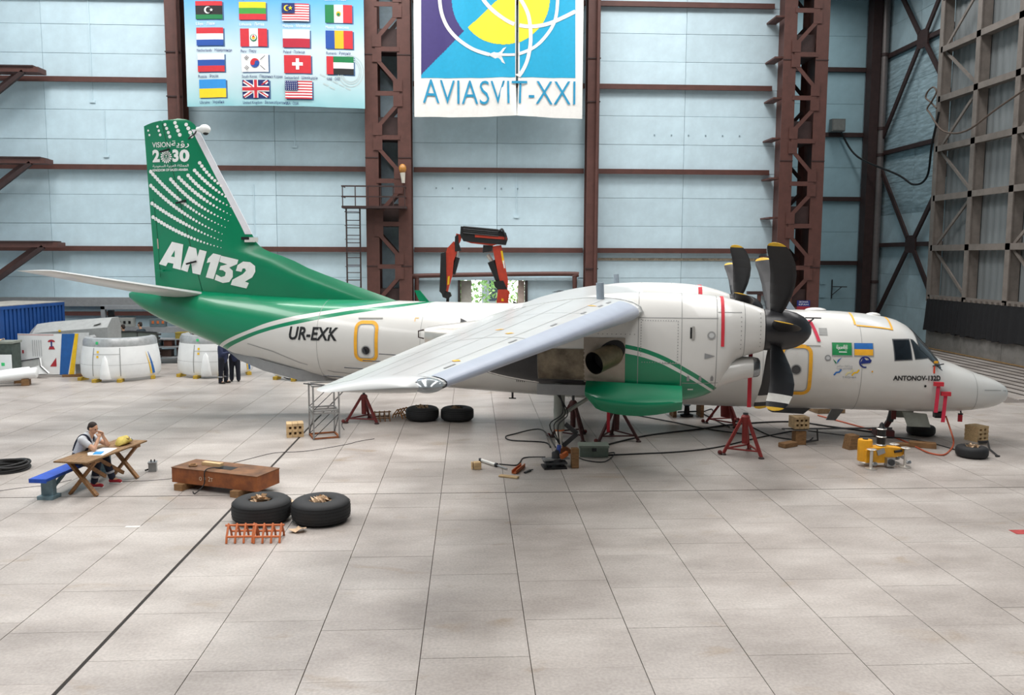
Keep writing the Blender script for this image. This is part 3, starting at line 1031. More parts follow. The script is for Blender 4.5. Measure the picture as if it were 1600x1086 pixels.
# cockpit glazing
def pane(poly, name='cockpit_window'):
    fr = MB()
    c = Vector((sum(p[0] for p in poly) / len(poly), sum(p[1] for p in poly) / len(poly)))
    def grow(k): return [tuple(c + (Vector(p) - c) * k) for p in poly]
    def fill(pl, off, m, nm, par):
        # subdivided polygon laid on the skin
        mb = MB()
        n = 8
        A, B, C_, D = [Vector(p) for p in pl]
        mb2 = sheet(0, 1, 0, 1, n, n, lambda u, v, o: side(*((A * (1 - u) + B * u) * (1 - v) + (D * (1 - u) + C_ * u) * v), o), off, mb)
        return mb2.build(nm, m, par, 30)
    w = fill(grow(1.12), .006, mat('window_frame_grey', '#5B5E61', .5), 'window_frame', fus)
    fill(poly, .012, M_win, name, fus)


pane([(-.40, 2.22), (.0, 2.24), (-.03, 2.70), (-.43, 2.70)])
pane([(.10, 2.25), (.46, 2.27), (.1, 2.68), (.03, 2.70)])


def ws_pane(t0, t1, name):
    fn = lambda u, v, o: fus_pt(.80 - v * .56, math.radians(t0 + (t1 - t0) * u), o)
    sheet(-.06, 1.06, -.06, 1.06, 8, 8, fn, .008).build('window_frame', MATS['window_frame_grey'], fus, 30)
    sheet(0.03, .97, 0, 1, 8, 8, fn, .015).build(name, M_win, fus, 30)


ws_pane(-58, -30, 'windscreen'); ws_pane(-27, 27, 'windscreen'); ws_pane(30, 58, 'windscreen')
# radome joint, belly line and panel lines
for s in (1.75, -1.2, -3.6, -12.6, -15.6):
    ths = [math.radians(8 + 165 * k / 40) for k in range(41)]
    mb = MB()
    vs = []
    for th in ths:
        vs += [fus_pt(s - .006, th, .003), fus_pt(s + .006, th, .003)]
    mb.add(vs, [(2 * i, 2 * i + 1, 2 * i + 3, 2 * i + 2) for i in range(40)])
    mb.build('skin_joint', M_line, fus, 0)
ribbon([(1.95, 1.42), (2.3, 1.40), (2.62, 1.36)], .015, side, 'radome_strip', M_line, fus)
# belly sponson line at the cargo ramp
ribbon([(-12.5, 1.35), (-14, 1.42), (-15.2, 1.5), (-16.2, 1.75), (-17.0, 2.05), (-17.8, 2.25)], .02, side, 'ramp_edge', M_line, fus)
MB().loft([[Vector((s, y * w * 1.0, f_zb(s) + dz)) for y, dz in ((-1, .28), (-1, -.02), (1, -.02), (1, .28))] for s, w in ((-15.2, .3), (-15.6, .75), (-16.3, .95), (-17.4, .9), (-18.3, .6), (-18.9, .2))]).build('cargo_ramp_fairing', M_belly, fus, 30)
# roof hatch and fairings
ribbon(rrect(-1.3, -.7, 0, .0001, .00001), .01, lambda u, v, o: fus_pt(u, .0, o), 'roof_line', M_line, fus)
MB().ball((-2.1, 0, 3.36), (.28, .18, .07), 14).build('roof_fairing', M_paint, fus)
MB().ball((-.65, 0, 3.24), (.2, .14, .08), 14).build('roof_fairing', M_paint, fus)
sheet(-.42, -1.25, 12, 42, 6, 6, lambda u, v, o: fus_pt(u, math.radians(v), o), .006).build('roof_hatch', M_grey, fus, 30)
mb = MB()
pth = [(-.38, 8), (-.38, 40), (-1.28, 40), (-1.28, 8)]
for a, b in zip(pth[:-1], pth[1:]):
    sheet(a[0], b[0] if a[0] != b[0] else a[0] - .05, a[1], b[1] if a[1] != b[1] else a[1] + 2.2, 8, 6, lambda u, v, o: fus_pt(u, math.radians(v), o), .012, mb)
mb.build('hatch_outline', M_yel, fus, 0)
# small fittings on the near side
sheet(-2.22, -2.02, 2.80, 2.97, 2, 2, side, .012).build('vent_grille', mat('vent_grey', '#9A9A98', .5), fus, 0)
disc(-2.03, 2.245, .075, side, .012).build('round_vent', mat('vent_grey2', '#8E9091', .5), fus, 0)
disc(-2.03, 2.245, .045, side, .016).build('vent_core', mat('vent_grey3', '#BFC1C1', .5), fus, 0)
disc(.37, 1.56, .03, side, .014).build('static_port', M_dark, fus, 0)
disc(-.95, 1.92, .02, side, .014).build('stencil_dot', M_yel, fus, 0)

# registration and type name
u0, v0 = a_side(448, 530, 1.38)
u1, v1 = a_side(527, 530, 1.38)
letters('UR-EXK', u0, v0 - .01, side, 'registration', M_ink, fus, .50, width=u1 - u0, shear=.18, offset=.013)
u0, v0 = a_side(1395, 594, 1.30)
u1, _ = a_side(1472, 594, 1.20)
letters('ANTONOV-132D', u0, v0, side, 'type_name', M_ink, fus, .165, width=u1 - u0, offset=.006)


def flag_rect(px0, py0, px1, py1, lat=1.38):
    a, b = a_side(px0, py1, lat), a_side(px1, py0, lat)
    return a[0], a[1], b[0], b[1]


s0, z0, s1, z1 = flag_rect(1300, 536, 1331.5, 554.5)
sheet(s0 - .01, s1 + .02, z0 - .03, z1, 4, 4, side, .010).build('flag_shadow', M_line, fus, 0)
sheet(s0, s1, z0, z1, 4, 4, side, .013).build('green_flag', mat('flag_green', '#118A4C', .5), fus, 0)
letters(arabic('لا إله إلا الله محمد رسول الله'), s0 + .10, z0 + .16, side, 'flag_script', M_white, fus, .13, width=(s1 - s0) - .2, off=.016, offset=.004)
ribbon([(s0 + .16, z0 + .08), (s1 - .12, z0 + .08)], .022, side, 'flag_sword', M_white, fus, off=.016)
s0, z0, s1, z1 = flag_rect(1335, 537, 1365.5, 555)
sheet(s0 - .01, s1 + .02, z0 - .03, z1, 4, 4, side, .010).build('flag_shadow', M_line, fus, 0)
sheet(s0, s1, (z0 + z1) / 2, z1, 4, 3, side, .013).build('flag_blue_band', M_blue, fus, 0)
sheet(s0, s1, z0, (z0 + z1) / 2, 4, 3, side, .013).build('flag_yellow_band', mat('flag_yellow', '#F4B32A', .5), fus, 0)
# partner logos under the flags
cs, cz = a_side(1352, 566, 1.4)
ribbon([(cs + .13 * math.cos(a), cz + .13 * math.sin(a)) for a in [2 * PI * k / 24 for k in range(20)]], .035, side, 'round_logo', M_navy, fus, False, off=.013)
MB().add([side(cs + x, cz + z, .014) for x, z in ((-.14, -.05), (.12, -.02), (.16, .06), (.02, .05), (-.04, .12), (-.08, .04))], [tuple(range(6))]).build('round_logo_wing', M_navy, fus, 0)
cs, cz = a_side(1307, 565, 1.4)
MB().add([side(cs + x, cz + z, .013) for x, z in ((-.10, .08), (-.02, -.06), (.0, -.02))], [(0, 1, 2)]).build('logo_leaf', mat('logo_green', '#1F7A55', .5), fus, 0)
MB().add([side(cs + x, cz + z, .013) for x, z in ((.0, -.06), (.12, .11), (.02, .04))], [(0, 1, 2)]).build('logo_leaf', M_blue, fus, 0)
M_gink = mat('grey_lettering', '#8C9096', .5)
w_ = a_side(1332, 571, 1.4)[0] - a_side(1307, 571, 1.4)[0]
for k, tx in enumerate(('مدينة الملك عبدالعزيز', 'للعلوم والتقنية KACST')):
    letters(arabic(tx) if k == 0 else arabic('للعلوم والتقنية') + ' KACST', a_side(1307, 571, 1.4)[0], cz - .12 - .07 * k, side, 'logo_script', M_gink, fus, .06, width=w_)
cs, cz = a_side(1303, 583, 1.4)
for k, (dx, m) in enumerate(((0, M_blue), (.28, mat('logo_pale', '#E3D9A6', .5)), (.43, M_pyel))):
    ribbon([(cs + dx, cz - .05), (cs + dx + .05, cz + .02), (cs + dx + .12, cz + .03), (cs + dx + .17, cz + .1)], .04, side, 'swoosh_logo', m, fus)
letters('TAQNIA', a_side(1316, 590, 1.4)[0], cz - .12, side, 'logo_name', M_gink, fus, .06, width=.34)
ribbon(rrect(0, 1, 0, 1, .1), .01, lambda u, v, o: side(-2.9 + .14 * u, 2.33 + .04 * v, o), 'door_stencil', mat('stencil_red', '#C05050', .5), fus, True)
ribbon(rrect(0, 1, 0, 1, .1), .01, lambda u, v, o: side(-14.25 + .16 * u, 2.78 + .05 * v, o), 'door_stencil', MATS['stencil_red'], fus, True)


# --- lifting surfaces
INC = .05      # wing incidence


def foil(x0, x1, tk, n=12, camber=.014):
    """closed outline of chord fraction x0..x1 (0 = leading edge)"""
    def yt(x): return 5 * tk * (.2969 * math.sqrt(max(x, 0)) - .126 * x - .3516 * x * x + .2843 * x ** 3 - .1036 * x ** 4)
    def cam_(x): return camber * 4 * x * (1 - x)
    xs = [x0 + (x1 - x0) * (1 - math.cos(PI * k / n)) / 2 for k in range(n + 1)]
    return [(x, cam_(x) + yt(x)) for x in reversed(xs)] + [(x, cam_(x) - yt(x)) for x in xs[1 if x0 == 0 else 0:]]


WTAB = [(0.0, -6.62, 3.53, 3.56, .175), (4.55, -6.62, 3.53, 3.56, .17), (7.5, -7.28, 2.88, 3.49, .155), (14.25, -8.76, 1.46, 3.32, .13)]


def wing_at(lat):
    for a, b in zip(WTAB[:-1], WTAB[1:]):
        if lat <= b[0] or b is WTAB[-1]:
            t = (lat - a[0]) / (b[0] - a[0])
            return [a[k] + (b[k] - a[k]) * t for k in range(1, 5)]


def wing_ring(lat, sg, x0, x1, k=1.0, n=12):
    le, ch, z, tk = wing_at(lat)
    return [Vector((le - x * ch, -sg * lat, z + y * ch * k - x * ch * INC)) for x, y in foil(x0, x1, tk, n)]


def wing_top(lat, x, off, sg=1):
    le, ch, z, tk = wing_at(lat)
    y = [p for p in foil(max(x - 1e-4, 0), x, tk, 1)][0][1]
    return Vector((le - x * ch, -sg * lat, z + y * ch - x * ch * INC + off))


MB().loft([wing_ring(l, 1, 0, .72) for l in (-4.6, -2.3, 0, 2.3, 4.6)] if False else [[Vector((p.x, y, p.z)) for p in wing_ring(0, 1, 0, 1.0)] for y in (-4.7, -2, 0, 2, 4.7)]).build('centre_wing', M_grey, air, 30)
for sg in (1, -1):
    lats = [4.6, 5.6, 7.5, 9.5, 11.5, 13, 14.25]
    w = MB().loft([wing_ring(l, sg, 0, .735) for l in lats]).build('outer_wing', M_grey, air, 30)
    # leading-edge boot
    mb = MB()
    for l0, l1 in ((5.0, 14.2),):
        rs = []
        for l in np.linspace(l0, l1, 12):
            le, ch, z, tk = wing_at(l)
            pr = [p for p in foil(0, .125, tk, 14)]
            rs.append([Vector((le - x * ch + .012, -sg * l, z + y * ch - x * ch * INC + (.008 if y > 0 else -.008))) for x, y in pr])
        mb.loft(rs, closed=False, cap=False)
    mb.build('deicing_boot', M_boot, w, 40)
    for nm, la, lb in (('flap', 4.75, 9.6), ('aileron', 9.66, 11.9), ('aileron', 11.93, 14.2)):
        MB().loft([wing_ring(l, sg, .742, 1.0) for l in np.linspace(la, lb, 4)]).build(nm, M_grey, w, 30)
    # rounded tip with its clear lamp cover
    le, ch, z, tk = wing_at(14.25)
    rs = []
    for q in (0, .35, .6, .8, .93, 1.0):
        k = math.sqrt(max(1 - q * q, .0)) * .98 + .02
        rs.append([Vector((le - ch * (.03 + .97 * (.5 + (x - .5) * (.55 + .45 * k) + .06 * (1 - k))), -sg * (14.25 + .33 * q), z + y * ch * k - x * ch * INC)) for x, y in foil(0, 1, tk)])
    MB().loft(rs).build('wing_tip', M_grey, w, 40)
    MB().ball((le - .17, -sg * 14.36, z + .0), (.19, .17, .085), 16).build('tip_lamp_cover', mat('clear_lamp_cover', '#9BA2A6', .12, metal=.35), w)
    MB().ball((le - .27, -sg * 14.44, z - .0), (.07, .07, .06), 10).build('lamp_bulb', mat('lamp_dark', '#45494B', .2, metal=.6), w)
    # discharge wicks
    for l in (11.4, 12.1, 12.8, 13.5, 14.1):
        le, ch, z, tk = wing_at(l)
        MB().cyl((le - ch, -sg * l, z - ch * INC), (le - ch - .26, -sg * l, z - ch * INC + .01), .008, n=5).build('discharge_wick', M_dsteel, w)
    # panel joints and stencils on the upper skin
    for x in (.22, .42, .60):
        vs_ = []
        L_ = np.linspace(4.9, 14.2, 24)
        for l in L_: vs_ += [wing_top(l, x, .004, sg), wing_top(l, x + .004, .004, sg)]
        MB().add(vs_, [(2 * i, 2 * i + 1, 2 * i + 3, 2 * i + 2) for i in range(23)]).build('skin_joint', M_line, w, 0)
    for l in (7.6, 11.0):
        vs_ = []
        X_ = np.linspace(.03, .73, 20)
        for x in X_: vs_ += [wing_top(l, x, .005, sg), wing_top(l + .03, x, .005, sg)]
        MB().add(vs_, [(2 * i, 2 * i + 1, 2 * i + 3, 2 * i + 2) for i in range(19)]).build('skin_joint', M_grey, w, 0)
    for l, x, m in ((13.2, .20, M_yel), (10.6, .30, M_yel), (10.0, .45, M_yel), (6.3, .2, M_yel)):
        MB().add([wing_top(l + a, x + b, .006, sg) for a, b in ((-.08, 0), (0, .035), (.08, 0), (0, -.035))], [(0, 1, 2, 3)]).build('stencil_mark', m, w, 0)
    for l in (13.4, 11.2, 9.2, 7.3, 6.0, 5.3):
        MB().add([wing_top(l + a, x, .006, sg) for a, x in ((0, .15), (.33, .15), (.33, .165), (0, .165))], [(0, 1, 2, 3)]).build('boot_valve_strip', M_belly, w, 0)

# stub masts at the wing roots
for la in (4.9, -4.7):
    p = wing_top(4.6, .30, 0)
    MB().cyl((-7.55, -la, p.z - .05), (-7.57, -la, p.z + .34), .085, n=14).build('stub_mast', mat('mast_grey', '#8C98A3', .5), air)

# tailplane
TT = [(.35, -19.55, 1.95, 3.62, .12), (4.75, -20.75, 1.02, 4.33, .10)]


def tail_ring(lat, sg, x0, x1, k=1.0):
    a, b = TT
    t = (lat - a[0]) / (b[0] - a[0])
    le, ch, z, tk = [a[i] + (b[i] - a[i]) * t for i in range(1, 5)]
    return [Vector((le - x * ch, -sg * lat, z + y * ch * k)) for x, y in foil(x0, x1, tk, 10, 0)]


for sg in (1, -1):
    tp = MB().loft([tail_ring(l, sg, 0, .66) for l in (.2, 1.5, 3, 4.3, 4.75)]).build('tailplane', M_grey, air, 30)
    MB().loft([tail_ring(l, sg, .67, 1.0) for l in (.75, 2, 3.4, 4.75)]).build('elevator', M_grey, tp, 30)
    MB().loft([tail_ring(l, sg, .0, 1, k) for l, k in ((4.755, 1), (4.87, .8), (4.95, .4), (4.98, .05))]).build('tailplane_tip', M_grey, tp, 40)

# fin: leading edge, hinge and trailing edge as lines in (s, z)
_flz = [3.3, 3.47, 3.99, 4.41, 4.70, 4.82, 4.95, 5.16, 5.6, 6.2, 6.8, 7.4, 8.0, 8.45, 8.58, 8.68, 8.74, 8.775]
_fls = [-13.2, -13.67, -15.21, -16.38, -17.0, -17.4, -17.72, -17.96, -18.19, -18.505, -18.82, -19.135, -19.45, -19.69, -19.78, -19.90, -20.05, -20.35]
f_le = pchip(_flz, _fls)
f_te = lambda z: -21.23 - .18 * (z - 3.96) / 4.62
f_hi = lambda z: -19.69 - 1.07 * (z - 3.79) / 4.75


def fin_half(s, z):
    le, te = f_le(z), f_te(z)
    c = max(le - te, .1)
    x = min(max((le - s) / c, 0), 1)
    base = min(c, 3.2) * .5 * .11
    prof = (math.sin(PI * min(x * min(c, 9) / 1.4, 1) * .5)) * (1 - max(0, (x - .35) / .65) ** 1.4) if x > 0 else 0
    return base * max(prof, 0) + .004


def fin_ring(z, sa, sb, n=14):
    S = [sa + (sb - sa) * (1 - math.cos(PI * k / n)) / 2 for k in range(n + 1)]
    return [Vector((s, -fin_half(s, z), z)) for s in S] + [Vector((s, fin_half(s, z), z)) for s in reversed(S)]


def fin_pt(s, z, off=.008):
    return Vector((s, -(fin_half(s, z) + off), z))


tops = pchip([8.58, 8.70, 8.77], [-21.41, -20.93, -20.1])
zs = [3.3, 3.4, 3.6, 3.8, 4.0, 4.2, 4.4, 4.6, 4.75, 4.85, 4.95, 5.05, 5.16, 5.6, 6.2, 6.8, 7.4, 8.0, 8.35, 8.5, 8.6, 8.68, 8.72, 8.745, 8.77]
fin = MB().loft([fin_ring(z, f_le(z), min(max(f_hi(z) + .01, tops(z) if z > 8.6 else -99), f_le(z) - .02)) for z in zs]).build('fin', M_green, air, 35)
rz = [3.62, 3.9, 4.6, 5.4, 6.2, 7, 7.8, 8.3, 8.5, 8.57, 8.62, 8.67, 8.71]
rud = MB().loft([fin_ring(z, f_hi(z) - .012, min(tops(z) if z > 8.57 else f_te(z), f_hi(z) - .03)) for z in rz]).build('rudder', M_green, air, 35)
vs_ = []
for z in np.linspace(5.38, 8.44, 24):
    le = f_le(z)
    vs_.append([Vector((le + .012, -.012, z)), Vector((le - .05, -fin_half(le - .05, z) - .006, z)), Vector((le - .19, -fin_half(le - .19, z) - .006, z)),
                Vector((le - .19, fin_half(le - .19, z) + .006, z)), Vector((le - .05, fin_half(le - .05, z) + .006, z)), Vector((le + .012, .012, z))])
MB().loft(vs_).build('fin_boot', M_finboot, fin, 40)
ribbon([(-21.05, 4.1), (-21.1, 5.5), (-21.18, 6.45)], .012, fin_pt, 'trim_tab_gap', mat('green_gap', '#0B5236', .6), rud)
ribbon([(f_hi(z), z) for z in np.linspace(3.9, 8.55, 12)], .025, fin_pt, 'hinge_gap', MATS['green_gap'], rud, off=.004)
ribbon([(-21.08, 4.95), (-21.09, 5.25)], .04, fin_pt, 'tab_patch', mat('tab_pink', '#B8A79A', .6), rud)
for (px, py) in ((284, 316), (300, 411), (259, 236)):
    s, z = a_side(px, py, .15)
    MB().beam((s - .16, -.2, z - .03), (s + .14, -.16, z + .05), .05, .05).build('hinge_bracket', M_dark, rud)
s, z = a_side(251, 423, .15)
MB().mm((s - .12, -.25, z - .02), (s + .12, -.1, z + .02)).build('hinge_bracket', M_green, rud, 0)
# lamp on the fin tip: bent arm and white ball
s, z = a_side(305, 208, .1)
MB().tube([fin_pt(s - .25, z - .15), fin_pt(s - .05, z), (s + .18, -.25, z + .12)], .022, 8).build('beacon_arm', M_dsteel, fin)
s, z = a_side(320, 202, .25)
MB().ball((s, -.25, z), (.17, .14, .14), 14).build('beacon_ball', M_white, fin)
MB().cyl((s - .25, -.25, z), (s - .1, -.25, z), .06, .09, 12).build('beacon_neck', M_white, fin)
MB().ball((s + .02, -.25, z - .09), (.09, .09, .08), 12).build('beacon_lens', M_dark, fin)
# inlet at the foot of the boot
s, z = a_side(392, 372, .05)
MB().mm((s - .15, -.16, z - .12), (s + .12, .16, z + .02)).build('fin_inlet', M_paint, fin, 0)
MB().mm((s - .25, -.165, z - .05), (s + .0, .165, z + .03)).build('inlet_mouth', M_dark, fin, 0)
# blade aerial behind the wing
ap = [(-13.14, 3.78), (-12.98, 3.78), (-12.68, 3.42), (-12.98, 3.42)]
MB().prism(ap, lambda u, v, d: (u, d, v), -.02, .02).build('blade_aerial', M_green, air, 0)

# dots of the swooshes
def rowdots(p0, pm_, p1, d0, d1, keep=.45, step=5.5):
    p0, pm_, p1 = Vector(p0), Vector(pm_), Vector(p1)
    # parabola through the three points, the middle one at the parameter of its distance
    t_ = (pm_ - p0).length / ((pm_ - p0).length + (p1 - pm_).length)
    ctrl = (pm_ - p0 * (1 - t_) ** 2 - p1 * t_ ** 2) / (2 * t_ * (1 - t_))
    n = max(4, int(((pm_ - p0).length + (p1 - pm_).length) / step))
    out = []
    for k in range(n + 1):
        t = k / n
        p = p0 * (1 - t) ** 2 + ctrl * 2 * t * (1 - t) + p1 * t * t
        d = d0 if t < keep else d0 + (d1 - d0) * (t - keep) / (1 - keep)
        out.append((p.x, p.y, d))
    return out


dots = [(227.5, 203, 3), (229.5, 210, 3.4), (243, 197, 3.8), (245.3, 203.5, 4), (247.5, 210, 4.2), (255.3, 194, 4.6), (258, 200, 4.8), (260.7, 206.5, 5), (263, 213, 5.2),
        (270.5, 191, 5.2), (273, 197, 5.4), (275.6, 203.4, 5.6), (278.4, 210, 5.6), (287.4, 193.6, 5.4), (290.7, 199.5, 5.6), (293.7, 206, 5.6), (296.2, 212, 5.6)]
for a in (((309.5, 254), (327, 276), (342, 289.5), 5.2, 4.0), ((302.5, 266), (326, 289), (349, 306.5), 5.4, 3.2), ((293, 274), (318, 298), (357, 322.5), 5.6, 1.6),
          ((278.5, 277.5), (308, 303.5), (358, 335.5), 5.8, 1.3), ((265, 280), (299, 312), (355, 345), 5.8, 1.3), ((231.5, 267.5), (274.6, 308.5), (351, 355), 5.8, 1.3),
          ((231.5, 289.5), (274.6, 325), (347, 365.5), 5.8, 1.3), ((233.5, 317.5), (273.6, 342), (346, 376), 5.8, 1.3), ((235, 339), (273.6, 360.5), (346, 387), 5.8, 1.3)):
    dots += rowdots(*a)
mb = MB()
for px, py, d in dots:
    s, z = a_side(px, py, .16)
    r = d * .0205 / 2
    if s - r < f_te(z) + .01: continue
    mb.add([fin_pt(s + r * math.cos(2 * PI * k / 12), z + r * math.sin(2 * PI * k / 12), .010) for k in range(12)], [tuple(range(12))])
mb.build('dot_pattern', M_white, fin, 0)['kind'] = 'stuff'
# fin lettering
GLYPH = {'A': [[(300, 628), (450, 392), (577, 420), (540, 692), (452, 670), (462, 625), (400, 613), (378, 652)]],
         'N': [[(543, 690), (640, 440), (702, 457), (617, 714)], [(640, 440), (720, 462), (757, 743), (672, 725)], [(672, 725), (757, 475), (835, 495), (757, 744)]],
         '1': [[(815, 770), (870, 608), (830, 617), (845, 570), (905, 515), (988, 535), (900, 790)]],
         '3': [[(988, 540), (1175, 583), (1160, 630), (1075, 665), (1112, 700), (1110, 765), (1070, 820), (1000, 830), (912, 797), (930, 738), (985, 768), (1025, 755), (1035, 718), (1005, 695), (965, 690), (980, 650), (1055, 632), (970, 605)]],
         '2': [[(1145, 700), (1165, 640), (1225, 602), (1300, 608), (1352, 650), (1355, 710), (1320, 770), (1240, 815), (1283, 830), (1255, 888), (1085, 850), (1105, 795), (1220, 735), (1255, 700), (1245, 675), (1220, 675), (1205, 712)]]}


def glyph_pt(x, y, off):
    s, z = a_side(x / 6.79 + 200, y / 6.79 + 320, .17)
    return fin_pt(s, z, off)


for ch_, polys in GLYPH.items():
    mb = MB()
    for i, pl in enumerate(polys):
        mb.add([glyph_pt(x, y, .012 + .001 * i) for x, y in pl], [tuple(range(len(pl)))])
    mb.build('fin_letter', M_white, fin, 0)
MB().add([glyph_pt(x, y, .016) for x, y in ((437, 548), (480, 482), (477, 555))], [(0, 1, 2)]).build('letter_counter', M_green, fin, 0)


def fin_text(tx, px0, px1, py, h, name, **kw):
    a, b = a_side(px0, py, .16), a_side(px1, py, .16)
    vs, fs = text2d(tx, 1.0, width=b[0] - a[0], **kw)
    y0, y1 = min(v[1] for v in vs), max(v[1] for v in vs)
    hh = h * .0205
    return MB().add([fin_pt(a[0] + x, a[1] + (y - y0) / (y1 - y0) * hh, .012) for x, y in vs], fs).build(name, M_white, fin, 0)


fin_text('VISION', 234.5, 264.5, 230, 7.5, 'vision_lettering', offset=.01)
fin_text(arabic('رؤيـة').replace('\u0640', '\u0640\u0640\u0640') if False else arabic('رؤية'), 266, 293, 231, 10.5, 'vision_script', offset=.012)
fin_text('2', 235, 247, 253, 18, 'year_digit', offset=.05)
fin_text('3', 268, 278, 253, 18, 'year_digit', offset=.05)
fin_text('0', 279, 294.5, 253, 18, 'year_digit', offset=.05)
fin_text(arabic('المملكة العربية السعودية'), 235, 293.5, 262, 4.6, 'country_script', offset=.01)['kind'] = 'stuff'
fin_text('KINGDOM OF SAUDI ARABIA', 235, 293, 267.5, 3.6, 'country_name', offset=.03)
cs, cz = a_side(257.5, 244.5, .16)
mb = MB()
for k in range(16):
    a = 2 * PI * k / 16
    for r, q in ((.155, .05), (.115, .03)):
        u, v = cs + r * math.cos(a), cz + r * math.sin(a)
        mb.add([fin_pt(u + q * math.cos(a), v + q * math.sin(a), .012), fin_pt(u + q * .55 * math.cos(a + 1.57), v + q * .55 * math.sin(a + 1.57), .012), fin_pt(u - q * math.cos(a), v - q * math.sin(a), .012), fin_pt(u - q * .55 * math.cos(a + 1.57), v - q * .55 * math.sin(a + 1.57), .012)], [(0, 1, 2, 3)])
mb.build('emblem_rosette', M_white, fin, 0)
ribbon([(cs + .085 * math.cos(a), cz + .085 * math.sin(a)) for a in [2 * PI * k / 20 for k in range(20)]], .012, fin_pt, 'emblem_ring', M_white, fin, True, off=.012)
disc(cs, cz + .03, .03, fin_pt, .012, 10).build('emblem_palm', M_white, fin, 0)
ribbon([(cs - .045, cz - .05), (cs + .045, cz - .015)], .012, fin_pt, 'emblem_sword', M_white, fin, off=.012)
ribbon([(cs + .045, cz - .05), (cs - .045, cz - .015)], .012, fin_pt, 'emblem_sword', M_white, fin, off=.013)

# --- engine nacelles
NS = [(-3.98, 3.60, 2.66, .46), (-4.1, 3.65, 2.62, .50), (-4.35, 3.73, 2.55, .555), (-4.6, 3.80, 2.42, .60), (-4.80, 3.85, 2.05, .645), (-5.0, 3.88, 1.76, .68), (-5.3, 3.91, 1.60, .72), (-5.8, 3.94, 1.50, .76),
      (-6.6, 3.95, 1.50, .78), (-7.4, 3.92, 1.62, .78), (-8.2, 3.80, 1.74, .76), (-9.0, 3.58, 1.80, .73), (-9.8, 3.36, 1.92, .64), (-10.5, 3.24, 2.10, .52), (-11.1, 3.15, 2.36, .40), (-11.6, 3.08, 2.60, .29), (-11.72, 3.05, 2.68, .23)]
n_zt, n_zb, n_w = (pchip([q[0] for q in NS], [q[k] for q in NS]) for k in (1, 2, 3))
NL = 3.95
NEX = 2.5


def nac_side(s, z, off=.01, sg=1):
    zt, zb, w = n_zt(s), n_zb(s), n_w(s)
    c, h = (zt + zb) / 2, (zt - zb) / 2
    k = max(0.0, 1 - abs((z - c) / h) ** NEX)
    return Vector((s, -sg * NL - sg * (w * k ** (1 / NEX) + off), z))


def nac_pt(s, th, off=0, sg=1):
    zt, zb, w = n_zt(s), n_zb(s), n_w(s)
    c, h = (zt + zb) / 2, (zt - zb) / 2
    a, b = math.sin(th), math.cos(th)
    return Vector((s, -sg * NL - sg * math.copysign(abs(a) ** (2 / NEX), a) * (w + off), c + math.copysign(abs(b) ** (2 / NEX), b) * (h + off)))


def nac_extra(nt, sx, sz, f):
    return math_node(nt, 'MULTIPLY', f, math_node(nt, 'GREATER_THAN', sx, -7.9))


M_nac = livery('nacelle_paint', -8.2, -4.6, 1.2, 3.2,
               [(-8.2, 2.75), (-6.97, 2.62), (-6.39, 2.48), (-5.83, 2.22), (-5.4, 1.97), (-5.02, 1.70), (-4.6, 1.35)],
               [(-8.2, 2.95), (-6.97, 2.82), (-6.4, 2.68), (-5.63, 2.30), (-5.14, 1.98), (-4.89, 1.76), (-4.6, 1.46)],
               [(-8.2, 2.86), (-6.97, 2.73), (-6.4, 2.58), (-5.7, 2.23), (-5.3, 1.98), (-4.97, 1.73), (-4.6, 1.42)], True, nac_extra)


def lift(nt, m):
    pass


